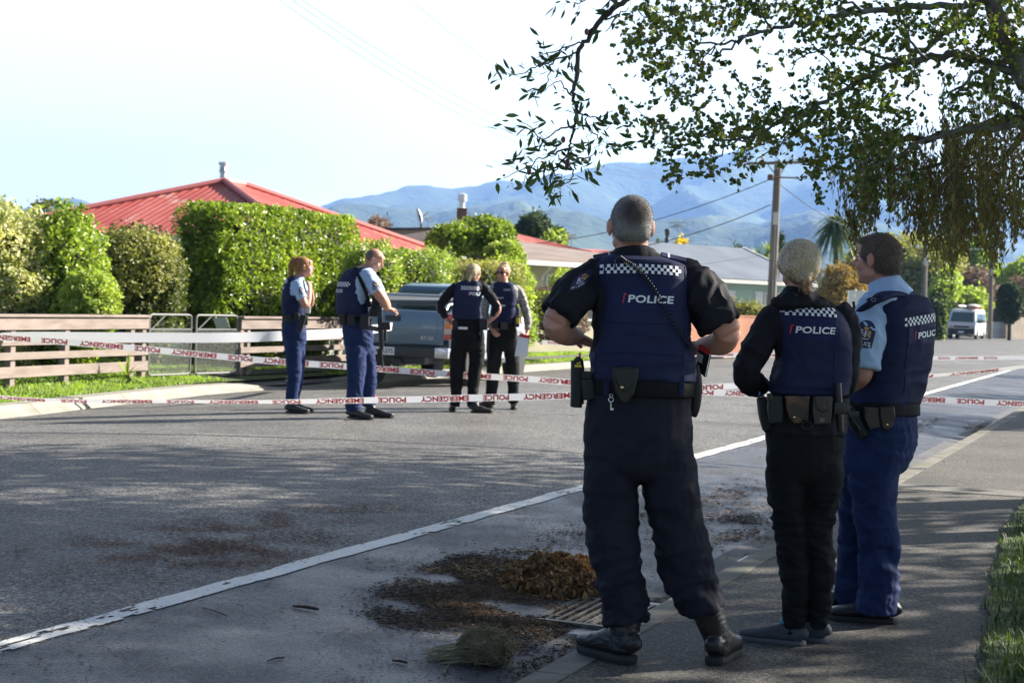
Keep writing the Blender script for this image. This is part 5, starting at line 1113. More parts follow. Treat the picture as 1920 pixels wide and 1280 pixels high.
def hand(mb, wrist, d, n, curl=.5, s=1., thumb=1, spread=.0, tcurl=.3):
    """d: wrist to knuckles, n: back of the hand, thumb: side of the thumb (+1/-1 along d x n)"""
    d = nrmz(d); n = nrmz(n-d*(n@d)); sd_ = np.cross(d, n); w_ = np.array(wrist, float)
    loft(mb, [(w_-d*.01*s, .027*s, .021*s), (w_+d*.02*s, .033*s, .019*s, 2.6), (w_+d*.055*s, .041*s, .017*s, 2.8), (w_+d*.088*s, .041*s, .014*s, 2.8)], sd_, 3, 14)
    for k, (ln, r) in enumerate([(.068, .0088), (.078, .0092), (.072, .0088), (.056, .0078)]):
        off = (1.5-k)*.0205*thumb; p = w_+d*.088*s+sd_*off*s-n*.002*s; dd = nrmz(d+sd_*off*spread*10); pts_ = [p-dd*.014*s, p]; a = 0
        for j, f in enumerate((.45, .30, .25)): a += curl*(.75, 1.05, .7)[j]; v = rot_about(dd, sd_, a*(-1)); v = v if (v@n) <= (dd@n)+1e-6 else rot_about(dd, sd_, a); p = p+v*ln*f*s; pts_.append(p)
        mb.tube(pts_, [r*s, r*s*1.02, r*s, r*.95*s, r*.78*s], 9)
        mb.ell(pts_[-1], (r*.78*s,)*3, seg=8, rings=6)
    p = w_+d*.022*s+sd_*.026*thumb*s; v = nrmz(d*.62+sd_*thumb*.62-n*.35); pts_ = [p-v*.01*s, p, p+v*.038*s]; v2 = nrmz(v+d*tcurl*1.2-sd_*thumb*tcurl-n*tcurl*.4); pts_.append(pts_[-1]+v2*.032*s); pts_.append(pts_[-1]+nrmz(v2+d*.2)*.024*s)
    mb.tube(pts_, [.013*s, .0125*s, .0112*s, .0105*s, .0085*s], 10); mb.ell(pts_[-1], (.0085*s,)*3, seg=8, rings=6)
def shoe(parent, heel, d, L_=.29, H_=.10, shaft=.0, mu=None, ms=None, sr=.052, name='boot', wid=1., sole=.022, top=None):
    """one shoe: upper, sole; heel is the ground point under the back of the heel"""
    h = np.array(heel, float); d = nrmz([d[0], d[1], 0]); sd_ = np.array([d[1], -d[0], 0]); up = np.array([0, 0, 1.]); k = L_/.29; mb = MB()
    R_ = [(0, .024, .055), (.012, .034, .088), (.05, .038, .100), (.10, .039, .092), (.15, .044, .072), (.20, .048, .056), (.25, .045, .046), (.275, .034, .038), (.288, .018, .026)]
    loft(mb, [(h+d*t*k+up*(sole*.7+hh*k/2*H_/.10), w_*wid*k, hh*k/2*H_/.10, 2.5) for t, w_, hh in R_], sd_, 3, 22, caps=.3)
    if top is not None: top = np.array(top); loft(mb, [(h+d*.055*k+up*.05, sr*.85, sr*1.0), (h+d*.052*k+up*.10, sr*.86, sr*.98), ((h+d*.05*k+up*.10)*.5+top*.5, sr*.95, sr), (top, sr, sr*1.03)], sd_, 3, 20, caps=.2)
    elif shaft: loft(mb, [(h+d*.055*k+up*.05, sr*.85, sr*1.0), (h+d*.052*k+up*(.10), sr*.86, sr*.98), (h+d*.048*k+up*shaft, sr, sr*1.05)], sd_, 3, 20, caps=.2)
    V, Fq, Nn = remesh(mb, .005, 2); V = folds(V, Nn, .0022, (20, 20, 34), heel[0]*9, lambda p: 1. if (p-h)[2] > .05 else .25)
    t = person_part(name, V, Fq, mu, parent)
    mb = MB(); V = []; n = 36
    for z, g in ((0, .0), (sole*.5, .004), (sole, .003)):
        for i in range(n):
            a = 2*math.pi*i/n; x = (.5+.5*math.cos(a)); w_ = np.interp(x, [0, .05, .2, .45, .7, .9, 1.], [.0, .026, .037, .036, .048, .036, .0]); V.append(h+d*((x*.30-.006)*k+g*(1 if x > .5 else -1))+sd_*(w_*wid*k+g)*math.copysign(1, math.sin(a)) * (1 if abs(math.sin(a)) > 1e-6 else 0)+up*z)
    mb.add(V, [(r*n+i, r*n+(i+1) % n, (r+1)*n+(i+1) % n, (r+1)*n+i) for r in range(2) for i in range(n)]+[tuple(range(n-1, -1, -1)), tuple(range(2*n, 3*n))])
    mb.box(h+d*.036*k+up*sole*.55, (.062*k, .054*wid*k, sole*1.1), np.array([d, sd_, up]), .008)
    mb.build('sole', ms, t); return t
_txt = {}
def text_geo(s, bold=.02, font=None, cuts=2):
    key = (s, bold, cuts)
    if key in _txt: return _txt[key]
    cu = bpy.data.curves.new('t', 'FONT'); cu.body = s; cu.size = 1; cu.offset = bold; cu.resolution_u = 3; cu.space_character = 1.04 if bold else 1
    o = bpy.data.objects.new('t', cu); COL.objects.link(o); dg = bpy.context.evaluated_depsgraph_get(); dg.update(); me = bpy.data.meshes.new_from_object(o.evaluated_get(dg)); bpy.data.objects.remove(o)
    bm = bmesh.new(); bm.from_mesh(me); bmesh.ops.remove_doubles(bm, verts=bm.verts, dist=1e-5); bmesh.ops.triangulate(bm, faces=bm.faces[:])
    for _ in range(cuts):
        es = [e for e in bm.edges if e.calc_length() > .22]
        if es: bmesh.ops.subdivide_edges(bm, edges=es, cuts=1); bmesh.ops.triangulate(bm, faces=[f for f in bm.faces if len(f.verts) > 3])
    bm.verts.index_update(); V = np.array([v.co[:2] for v in bm.verts]); Fc = [tuple(v.index for v in f.verts) for f in bm.faces]; bm.free(); bpy.data.meshes.remove(me)
    lo, hi = V.min(0), V.max(0); V = (V-lo)/(hi[1]-lo[1]); _txt[key] = (V, Fc, (hi[0]-lo[0])/(hi[1]-lo[1])); return _txt[key]
class Proj:
    """lays marks on a surface: O centre, X right, Y up, D direction towards the surface"""
    def __init__(s, bv, O, X, Y, D, off=.0018): s.bv, s.O, s.X, s.Y, s.D, s.off = bv, np.array(O, float), nrmz(X), nrmz(Y), nrmz(D), off
    def pt(s, x, y, off=None):
        o = s.O+s.X*x+s.Y*y-s.D*.6; h = s.bv.ray_cast(Vector(o), Vector(s.D), 1.2)
        if h[0] is None: return None
        return np.array(h[0])+np.array(h[1])*(s.off if off is None else off) if (np.array(h[1])@s.D) < 0 else np.array(h[0])-np.array(h[1])*(s.off if off is None else off)
    def mesh(s, V2, Fc, mb, off=None):
        Pn = [s.pt(x, y, off) for x, y in V2]; ok = [p is not None for p in Pn]; Pn = [p if p is not None else np.zeros(3) for p in Pn]; mb.add(Pn, [f for f in Fc if all(ok[i] for i in f)])
    def text(s, t, x, y, h, w_, mb, bold=.02, slant=0, cuts=2, off=None):
        V, Fc, asp = text_geo(t, bold, cuts=cuts); k = w_/asp; s.mesh([(x+a*k+b*h*slant, y+b*h) for a, b in V], Fc, mb, off)
    def rect(s, x0, y0, x1, y1, mb, n=6, m_=6, off=None, shape=None):
        V = []; 
        for j in range(m_+1):
            for i in range(n+1):
                a, b = x0+(x1-x0)*i/n, y0+(y1-y0)*j/m_
                if shape: a, b = shape(a, b)
                V.append((a, b))
        s.mesh(V, [(j*(n+1)+i, j*(n+1)+i+1, (j+1)*(n+1)+i+1, (j+1)*(n+1)+i) for j in range(m_) for i in range(n)], mb, off)
    def checks(s, x0, y0, cell, cols, rows, mb, curve=lambda x: 0):
        for i in range(cols):
            for j in range(rows):
                if (i+j) % 2: continue
                a, b = x0+i*cell, y0+j*cell; s.mesh([(a, b+curve(a)), (a+cell, b+curve(a+cell)), (a+cell, b+cell+curve(a+cell)), (a, b+cell+curve(a))], [(0, 1, 2, 3)], mb)
def strands(parent, paths, wd, m, name='hair_strands'):
    """ribbons along 3D paths (lists of points) with an outward vector per point"""
    V = []; Fq = []
    for pts_, out, w_ in paths:
        k = len(V); n = len(pts_)
        for i in range(n):
            t = pts_[min(i+1, n-1)]-pts_[max(i-1, 0)]; s = nrmz(np.cross(t, out[i]))*(w_*(1-.7*i/(n-1)) if w_ > 0 else wd); V += [pts_[i]-s, pts_[i]+s]
        for i in range(n-1): Fq.append((k+2*i, k+2*i+1, k+2*i+3, k+2*i+2))
    o = np.array(world_base(parent).inverted().translation)
    # parent of hair is the person empty or the hair mesh under it
    me = newmesh(name, np.array(V)+o, Fq, [m], smooth=True); return link(name, me, parent)
def hairmat(name, cols, rough=.45):
    m = leafmat(name, cols, rough, .12, .5, (1.2, 1.1, .9), .3, 30.); return m
# cloth and skin materials
M_skin = mat('skin', (.58, .31, .23), .5, (.50, .24, .17), 9, bump=.12, bscale=120, spec=.4, bdist=.003); M_skin.node_tree.nodes['Principled BSDF'].inputs['Subsurface Weight'].default_value = .12; M_skin.node_tree.nodes['Principled BSDF'].inputs['Subsurface Radius'].default_value = (.02, .008, .004); M_skin.node_tree.nodes['Principled BSDF'].inputs['Subsurface Scale'].default_value = .5
def clothmat(name, c, c2, rough=.85, sheen=.0, bs=260, st=.35, spec=.15): return mat(name, c, rough, c2, 7, bump=st, bscale=bs, sheen=sheen, bdist=.002, spec=spec)
M_vest = clothmat('vest_navy', (.017, .021, .060), (.023, .028, .075), .72)
M_vestp = clothmat('vest_panel_navy', (.014, .019, .070), (.018, .024, .083), .6)
M_blk = clothmat('shirt_black', (.013, .013, .017), (.019, .019, .025), .75)
M_trk = clothmat('trouser_dark', (.013, .014, .023), (.019, .020, .031), .75)
M_trb = clothmat('trouser_black', (.008, .009, .010), (.013, .014, .015), .85)
M_trn = clothmat('trouser_navy', (.015, .027, .082), (.020, .035, .105), .8)
M_sky = clothmat('shirt_skyblue', (.36, .50, .72), (.42, .56, .77), .8, st=.2)
M_lea = mat('leather_black', (.010, .010, .010), .34, (.016, .016, .016), 8, bump=.2, bscale=40, spec=.4)
M_leb = mat('leather_brown', (.13, .055, .022), .35, (.02, .012, .008), 16, ramp=(.40, .6), bump=.15, bscale=40)
M_ledb = mat('leather_dark_brown', (.045, .032, .028), .4, (.03, .022, .02), 8)
M_bel = clothmat('belt_webbing', (.007, .007, .008), (.011, .011, .012), .7)
M_boot = mat('boot_leather', (.012, .012, .013), .38, (.022, .022, .024), 12, bump=.3, bscale=70)
M_sole = mat('boot_sole', (.018, .018, .018), .7)
M_wht = mat('mark_white', (.82, .83, .86), .5)
M_redm = mat('mark_red', (.62, .03, .03), .5)
M_stud = mat('stud_brass', (.75, .62, .36), .25, metal=.9)
M_plast = mat('plastic_black', (.012, .012, .013), .35)
M_fabg = mat('fabric_nylon', (.012, .012, .013), .6, bump=.2, bscale=90)
def stud(parent, p, r=.006, m=None): mb = MB(); mb.ell(p, (r, r, r), seg=10, rings=8); return mb.build('stud', m or M_stud, parent, smooth='all')
def vest_marks(vo, pj, w_, x_off=0., th=.026, band=True, yb=.085, panel=True, bandw=.30, cell=.0118, cut=None, bcurve=lambda x: 0., text='POLICE', boff=0.):
    """checked band, panel and lettering on the back of a vest"""
    if panel:
        mb = MB(); pj.rect(x_off-.118, -.040, x_off+.118, .052, mb, 14, 8, .0012); mb.build('back_panel', M_vestp, vo)
    mb = MB()
    if band: pj.checks(-bandw/2+boff, yb, cell, int(bandw/cell), 3, mb, bcurve); mb.build('checked_band', M_wht, vo)
    mb = MB(); pj.text(text, x_off-.062, -.012, th*1.08, w_, mb, .028, slant=.10, off=.0032); mb.build('lettering', M_wht, vo)
    mb = MB(); x = x_off-.082; pj.mesh([(x, -.015), (x+.0045, -.015), (x+.0095, .020), (x+.005, .022)], [(0, 1, 2, 3)], mb, .0032); pj.mesh([(x+.005, .0165), (x+.0095, .0165), (x+.0155, .0155), (x+.012, .022), (x+.005, .022)], [(0, 1, 2, 3, 4)], mb, .0030); mb.build('red_mark', M_redm, vo)
# ================================================================ 1: the central officer seen from behind
Y0 = 6.25
def officer_central():
    k = lambda x, y, d=0.: P(x, y, Y0+d); R = basis(-.05, 1.); sx = R[0]
    t = empty('person', G(1235, 1243, .13), 'heavily built grey haired officer in dark shirt standing with elbows out, largest of the people', 'person', 'police officers')
    # --- body
    mb = MB(); hc = k(1183, 424, .0); HR = basis(-.10, 1.); head(mb, hc, HR, 1.03)
    loft(mb, [(k(1183, 440, .01), .062, .062), (k(1186, 475, .0), .066, .066), (k(1190, 505, .01), .085, .075)], sx)
    loft(mb, [(k(1194, 503), .13, .08), (k(1199, 560), .17, .115), (k(1202, 640), .165, .125), (k(1200, 720), .165, .125), (k(1197, 800), .17, .13)], sx)
    loft(mb, [(k(1152, 800), .085, .09), (k(1145, 910), .08, .085), (k(1152, 1010), .058, .062), (k(1160, 1060), .055, .06), (k(1168, 1130), .050, .055)], sx)
    loft(mb, [(k(1243, 800), .085, .09), (k(1258, 910), .08, .085), (k(1274, 995), .058, .062), (k(1288, 1060), .055, .06), (k(1308, 1120), .050, .055)], sx)
    loft(mb, [(k(1112, 532, .0), .055, .06), (k(1075, 560, -.04), .060, .062), (k(1042, 601, -.08), .050, .052)], (0, 1, 0)); loft(mb, [(k(1041, 600, -.08), .047, .05), (k(1050, 618, -.02), .050, .050), (k(1066, 628, .05), .043, .046), (k(1080, 630, .12), .032, .036)], (0, 0, 1))
    hand(mb, k(1080, 631, .11), k(1103, 640, .15)-k(1080, 631, .11), np.array([-.35, -.5, .75]), .62, 1.08, -1)
    loft(mb, [(k(1292, 532, .0), .055, .06), (k(1333, 572, -.04), .062, .064), (k(1366, 622, -.07), .050, .052)], (0, 1, 0)); loft(mb, [(k(1366, 622, -.07), .047, .05), (k(1356, 640, .0), .050, .050), (k(1338, 646, .06), .042, .045), (k(1318, 648, .13), .032, .036)], (0, 0, 1))
    hand(mb, k(1318, 648, .13), k(1292, 655, .2)-k(1318, 648, .13), np.array([.3, .2, .9]), .7, 1.05, 1)
    V, Fq, Nn = remesh(mb, .0052, 2); person_part('body', V, Fq, M_skin, t); face(t, hc, HR, 1.03, mat('brow_grey', (.12, .10, .09), .8))
    # --- hair: cropped
    mb = MB(); q = lambda x, y, z: hc+(HR[0]*x+HR[1]*y+HR[2]*z)*1.03
    mb.ell(q(0, -.016, .026), (.0815, .098, .094), HR, 28, 20); mb.ell(q(0, -.042, -.014), (.0725, .072, .056), HR, 28, 18, 2.3)
    V, Fq, Nn = remesh(mb, .004, 2); mh = mat('hair_cropped', (.055, .043, .038), .9, (.085, .07, .062), 60, bump=1.0, bscale=330, bdist=.004, detail=2)
    nt = mh.node_tree; N, L = nt.nodes, nt.links; tcn = N.new('ShaderNodeTexCoord'); sp = N.new('ShaderNodeSeparateXYZ'); 
    # silver at the sides and nape: colour of the hair itself
    cr = N.new('ShaderNodeValToRGB'); cr.color_ramp.elements[0].position = .035; cr.color_ramp.elements[0].color = (0, 0, 0, 1); cr.color_ramp.elements[1].position = .082; cr.color_ramp.elements[1].color = (1, 1, 1, 1)
    vm = N.new('ShaderNodeVectorMath'); vm.operation = 'DISTANCE'; cc = np.array(q(.0, -.1, .052))-np.array(world_base(t).translation); vm.inputs[1].default_value = tuple(cc); L.new(tcn.outputs['Object'], vm.inputs[0]); L.new(vm.outputs['Value'], cr.inputs[0])
    nz = N.new('ShaderNodeTexNoise'); nz.inputs['Scale'].default_value = 420; L.new(tcn.outputs['Object'], nz.inputs['Vector']); c2 = N.new('ShaderNodeValToRGB'); c2.color_ramp.elements[0].position = .36; c2.color_ramp.elements[1].position = .62; c2.color_ramp.elements[0].color = (.10, .09, .085, 1); c2.color_ramp.elements[1].color = (.36, .35, .34, 1); L.new(nz.outputs['Fac'], c2.inputs[0])
    mx = N.new('ShaderNodeMixRGB'); b = N['Principled BSDF']; old = b.inputs['Base Color'].links[0].from_socket; L.new(cr.outputs[0], mx.inputs[0]); L.new(old, mx.inputs[1]); L.new(c2.outputs[0], mx.inputs[2]); L.new(mx.outputs[0], b.inputs['Base Color'])
    ho = person_part('hair', V, Fq, mh, t)
    rr = np.random.RandomState(5); P_ = []
    idx = rr.choice(len(V), 5200); 
    for i in idx:
        p, n_ = V[i], Nn[i]
        if (p-hc)@HR[1] > .055: continue
        d = nrmz(n_+np.array([0, 0, -.9])+rr.normal(size=3)*.3); P_.append(([p-n_*.001, p+d*.006], [np.cross(d, n_)+rr.normal(size=3)*.5]*2, .0006))
    strands(ho, P_, .0006, hairmat('hair_grey', [(.05, .045, .04), (.14, .13, .12), (.3, .29, .28)]), 'stubble')
    # --- shirt
    mb = MB(); loft(mb, [(k(1190, 472), .085, .075), (k(1194, 484), .140, .085), (k(1198, 502), .185, .105), (k(1200, 540), .205, .12), (k(1201, 600), .185, .125), (k(1201, 700), .18, .13)], sx, fix=(0, 0, -1))
    loft(mb, [(k(1138, 515, .02), .055, .070), (k(1111, 530, .0), .071, .080), (k(1082, 548, -.04), .083, .085), (k(1060, 575, -.06), .086, .082), (k(1048, 592, -.075), .088, .08)], (0, 1, 0), caps=.05)
    loft(mb, [(k(1266, 515, .02), .055, .070), (k(1293, 529, .0), .071, .080), (k(1318, 552, -.04), .085, .086), (k(1338, 590, -.06), .090, .083), (k(1349, 610, -.065), .092, .082)], (0, 1, 0), caps=.05)
    so, sb = cloth('shirt', mb, M_blk, t, .0065, 3, (.018, (9, 9, 6), 3., lambda p: 1. if abs(p[0]-.50) > .16 else .3, .5))
    mb = MB(); loft(mb, [(k(1186, 467, .0), .071, .071), (k(1187, 478, -.004), .080, .078), (k(1189, 492, -.006), .098, .090)], sx, caps=.1); cloth('collar', mb, M_blk, so, .005, 2)
    # sleeve badge on the left arm
    pj = Proj(sb, k(1090, 523, -.1), nrmz(k(1108, 528)-k(1074, 545)), nrmz(np.array([.28, 0, .9])), (.35, .93, -.1)); badge(so, pj, .060, k(1092, 528, 0))
    # --- vest
    mb = MB(); loft(mb, [(k(1196, 482), .125, .10, 2.4), (k(1201, 494), .172, .128, 2.8), (k(1206, 535), .178, .150, 3), (k(1208, 580), .176, .155, 3), (k(1206, 635), .188, .162, 3), (k(1204, 685), .204, .168, 3), (k(1204, 710), .202, .165, 3)], sx, 5, 40, caps=.15, fix=(0, 0, -1))
    vo, vb = cloth('vest', mb, M_vest, t, .0055, 2, (.011, (3, 3, 9), 8., lambda p: .5 if p[2] > 1.42 else 1.25, .35))
    D = R[1]; pj = Proj(vb, k(1219, 562, -.3), sx, (0, 0, 1), D); vest_marks(vo, pj, .172, -.022+.02, .027, bandw=.31, boff=-.012, yb=.100, bcurve=lambda x: -.25*x*x)
    mb = MB()   # seams and edge binding
    for xx in (-.158, .158): mb.tube([p for p in (pj.pt(xx+(.022*math.sin(z_*3) if xx < 0 else -.0), z_, .001) for z_ in np.linspace(-.24, .13, 16)) if p is not None], .003, 6, False)
    for zz in (.143, -.205, -.09): mb.tube([p for p in (pj.pt(x_, zz-.2*x_*x_, .0005) for x_ in np.linspace(-.15, .15, 16)) if p is not None], .0022, 5, False)
    mb.build('seams', M_vestp, vo, smooth='all')
    mb = MB(); mb.tube([pj.pt(-.115, .145, .004), pj.pt(-.113, .118, .005)], .0028, 6); mb.tube([pj.pt(-.12, .146, .003), pj.pt(-.02, .150, .003), pj.pt(.10, .143, .003)], .0022, 5); mb.build('zip_pull', M_plast, vo)
    for (x0, x1, y0_, y1_) in ((1113, 1167, 487, 484), (1239, 1287, 484, 490)):
        mb = MB(); a, b = k(x0, y0_-(3 if x0 < 1200 else 6), -.03), k(x1, y1_-(10 if x0 < 1200 else 1), -.03); mb.bar(a, b, .052, .012, (0, -.35, 1), .004); e = mb.build('epaulette', M_vest, t); mb = MB(); c = a+(b-a)*(.55 if x0 < 1200 else .3); mb.bar(c-nrmz(b-a)*.004, c+nrmz(b-a)*.004, .053, .0135, (0, -.35, 1)); mb.build('rank_bar', mat('rank_grey', (.5, .52, .55), .5) if 'rank_grey' not in bpy.data.materials else bpy.data.materials['rank_grey'], e)
    # coiled cord
    A_ = [(1163, 483), (1172, 490), (1190, 499), (1205, 514), (1222, 536), (1238, 562), (1256, 592), (1273, 622), (1288, 642), (1299, 655)]; Q = []
    for x, y in A_:
        o = CAMP; d = nrmz(k(x, y)-o); h = vb.ray_cast(Vector(o), Vector(d)); Q.append(np.array(h[0])-d*.012 if h[0] is not None else k(x, y, -.12))
    Q = np.array(Q); tt = np.linspace(0, 1, len(Q)); pts_ = []
    for s in np.linspace(0, 1, 1100):
        c = np.array([np.interp(s, tt, Q[:, j]) for j in range(3)]); c1 = np.array([np.interp(min(1, s+.02), tt, Q[:, j]) for j in range(3)]); c0 = np.array([np.interp(max(0, s-.02), tt, Q[:, j]) for j in range(3)]); T_ = nrmz(c1-c0); a1 = nrmz(np.cross(T_, [0, 1, .1])); a2 = np.cross(T_, a1); an = 2*math.pi*42*s; pts_.append(c+(a1*math.cos(an)+a2*math.sin(an))*.0078)
    mb = MB(); mb.tube(pts_, .0019, 6); mb.build('coiled_cord', M_plast, t, smooth='all')
    # --- trousers
    mb = MB(); loft(mb, [(k(1202, 712), .192, .15), (k(1198, 755), .205, .155), (k(1196, 810), .213, .155), (k(1196, 860), .212, .145), (k(1196, 892), .19, .11)], sx, caps=.3, fix=(0, 0, -1))
    loft(mb, [(k(1150, 840), .105, .125), (k(1144, 915), .108, .12), (k(1149, 1000), .101, .108), (k(1158, 1060), .092, .100), (k(1167, 1110), .087, .094), (k(1171, 1140), .089, .092), (k(1174, 1163), .086, .088)], sx, caps=.12)
    loft(mb, [(k(1247, 840), .108, .125), (k(1258, 915), .111, .12), (k(1272, 990), .101, .108), (k(1284, 1045), .104, .104), (k(1291, 1085), .100, .098), (k(1310, 1118), .088, .088), (k(1318, 1142), .080, .082)], sx, caps=.12)
    cloth('trousers', mb, M_trk, t, .0075, 3, (.015, (3.2, 3.2, 7), 5., lambda p: .45+1.1*max(0, 1-abs(p[2]-.35)/.5), .5), .005)
    # --- boots
    shoe(t, k(1186, 1243, -.05)*[1, 1, 0]+[0, 0, .13], (-.62, .78), .31, .115, .20, M_boot, M_sole, .060, wid=1.12, sole=.034, top=k(1173, 1160))
    shoe(t, k(1337, 1236, -.02)*[1, 1, 0]+[0, 0, .13], (.38, .92), .31, .115, .22, M_boot, M_sole, .060, wid=1.12, sole=.034, top=k(1325, 1140))
    # --- belt and kit
    mb = MB(); loft(mb, [(k(1203, 708), .204, .168, 2.4), (k(1203, 724), .207, .170, 2.4), (k(1202, 740), .206, .168, 2.4)], sx, 3, 40, caps=.05, fix=(0, 0, -1)); bo, bb = cloth('belt', mb, M_bel, t, .005, 1)
    def onbelt(x, y, off=.0):
        d = nrmz(k(x, y)-CAMP); h = bb.ray_cast(Vector(CAMP), Vector(d)); p = np.array(h[0]) if h[0] is not None else k(x, y, -.1); return p-d*off
    mb = MB(); D2 = np.array([0, -1, 0.]); Sx = .00205; c = onbelt(1171, 722, .01)
    out = [(1147, 688), (1158, 686), (1184, 686), (1196, 689), (1195, 708), (1188, 736), (1178, 752), (1170, 757), (1162, 751), (1153, 735), (1148, 708)]
    Yp = c[1]-.0; mb.poly([P(x, y, Yp) for x, y in out], .035, (0, -1, 0)); V, Fq, Nn = remesh(mb, .004, 4); po = person_part('cuff_pouch', V, Fq, M_lea, t)
    mb = MB(); fl = [(1150, 690), (1193, 690), (1190, 712), (1180, 730), (1171, 735), (1162, 729), (1153, 711)]; mb.poly([P(x, y, Yp-.034) for x, y in fl], .012, (0, -1, 0)); V, Fq, Nn = remesh(mb, .0035, 3); person_part('flap', V, Fq, M_lea, po); stud(po, P(1166, 726, Yp-.049), .007)
    # belt keepers, key
    for x in (1138, 1278): mb = MB(); mb.box(onbelt(x, 723, .004), (.021, .012, .078), None, .003); mb.build('belt_keeper', M_vest, t)
    mb = MB(); q = P(1146, 741, Yp-.02); cir = [q+np.array([math.cos(a), 0, math.sin(a)])*.006 for a in np.linspace(0, 6.283, 12)]; mb.tube(cir, .0013, 5, False); q2 = q-[0, 0, .016]; mb.tube([q2+np.array([math.cos(a), 0, math.sin(a)])*.009 for a in np.linspace(0, 6.283, 14)], .0022, 5, False); mb.tube([q2-[0, 0, .008], q2-[-.001, 0, .040]], .0026, 6); mb.box(q2-[-.006, 0, .036], (.009, .002, .008)); mb.build('key', mat('key_steel', (.7, .7, .7), .3, metal=1.), t)
    # spray holster (left) and radio pouch
    a = onbelt(1107, 720, .02); Yh = a[1]+.03
    mb = MB(); loft(mb, [(P(1082, 675, Yh), .024, .026, 3), (P(1083, 700, Yh), .027, .030, 3.), (P(1082, 735, Yh), .025, .028, 3), (P(1080, 763, Yh), .023, .025, 3.)], sx, 3, 24, caps=.05); V, Fq, Nn = remesh(mb, .004, 1); o = person_part('spray_holster', V, Fq, M_fabg, t)
    mb = MB(); mb.lathe(P(1084, 674, Yh), [(.017, -.01), (.017, .004), (.010, .006), (.010, .012)], 14); mb.build('spray_can', M_plast, o)
    mb = MB(); mb.box(P(1087, 667, Yh-.0), (.009, .012, .024), None, .003); mb.build('orange_tip', mat('tip_orange', (.9, .15, .03), .5), o)
    mb = MB(); mb.box(P(1084, 686, Yh-.031), (.026, .003, .009)); mb.box(P(1083, 681, Yh-.031), (.006, .003, .007)); mb.box(P(1087, 680, Yh-.031), (.005, .003, .010)); mb.build('yellow_mark', mat('mark_yellow', (.8, .65, .03), .5), o)
    mb = MB(); mb.box(P(1094, 735, Yh), (.004, .06, .09), None); mb.build('clip', M_plast, o)
    mb = MB(); loft(mb, [(P(1101, 700, Yh-.02), .022, .028, 3.4), (P(1103, 722, Yh-.02), .028, .034, 3.4), (P(1106, 748, Yh-.02), .028, .032, 3.4)], sx, 3, 24, caps=.1); V, Fq, Nn = remesh(mb, .004, 1); o = person_part('radio_pouch', V, Fq, M_fabg, t)
    mb = MB(); mb.box(P(1100, 703, Yh-.053), (.040, .012, .030), None, .004); mb.build('flap', M_fabg, o)
    # holster on the right hip
    mb = MB(); Yh = Y0+.05; loft(mb, [(P(1300, 683, Yh), .020, .05, 3), (P(1303, 720, Yh), .026, .055, 3), (P(1301, 758, Yh), .024, .05, 3), (P(1297, 780, Yh), .018, .035, 3)], sx, 3, 24, caps=.1); V, Fq, Nn = remesh(mb, .005, 1); person_part('holster', V, Fq, M_fabg, t)
    mb = MB(); loft(mb, [(P(1294, 650, Y0-.02), .010, .018, 3), (P(1297, 690, Y0-.02), .016, .028, 3), (P(1298, 706, Y0-.02), .016, .028, 3)], sx, 3, 20, caps=.1); mb.build('radio', M_plast, t, smooth=True)
    # watch strap
    # --- notebook held at the right side: a thing of its own
    n = empty('notebook', P(1320, 700, Y0+.03), 'black notebook with red edge held at the central officer right side', 'notebook'); Yn = Y0+.04
    a, b, c, d = P(1311, 645, Yn), P(1332, 656, Yn-.03), P(1321, 707, Yn-.03), P(1304, 690, Yn)
    nr = nrmz(np.cross(b-a, d-a)); mb = MB(); mb.poly([a, b, c, d], .004, nr); mb.poly([q+nr*.012 for q in (a, b, c, d)], .003, nr); mb.build('cover', mat('cover_black', (.012, .012, .014), .4), n)
    mb = MB(); mb.poly([q+nr*.0045 for q in (a*.97+c*.03, b*.97+d*.03, c*.97+a*.03, d*.97+b*.03)], .007, nr); mb.build('pages', M_wht, n)
    sg = -1 if nr[1] > 0 else 1
    mb = MB(); o_ = nr*(-.0012 if nr[1] > 0 else .0155); mb.poly([p+o_ for p in (a, b, b*.80+c*.20, a*.80+d*.20)], .001, nr); mb.build('red_edge', M_redm, n)
    mb = MB(); cc = a*.38+b*.12+c*.12+d*.38; u1 = (b-a)*.27; v1 = (d-a)*.17; mb.poly([cc-u1-v1+o_*1.6, cc+u1-v1+o_*1.6, cc+u1+v1+o_*1.6, cc-u1+v1+o_*1.6], .001, nr); mb.build('label_patch', mat('label_grey', (.45, .45, .43), .6), n)
    return t
M_bn = mat('badge_navy', (.010, .018, .075), .6); M_bg = mat('badge_gold', (.65, .42, .06), .5); M_br = mat('badge_red', (.5, .06, .08), .5)
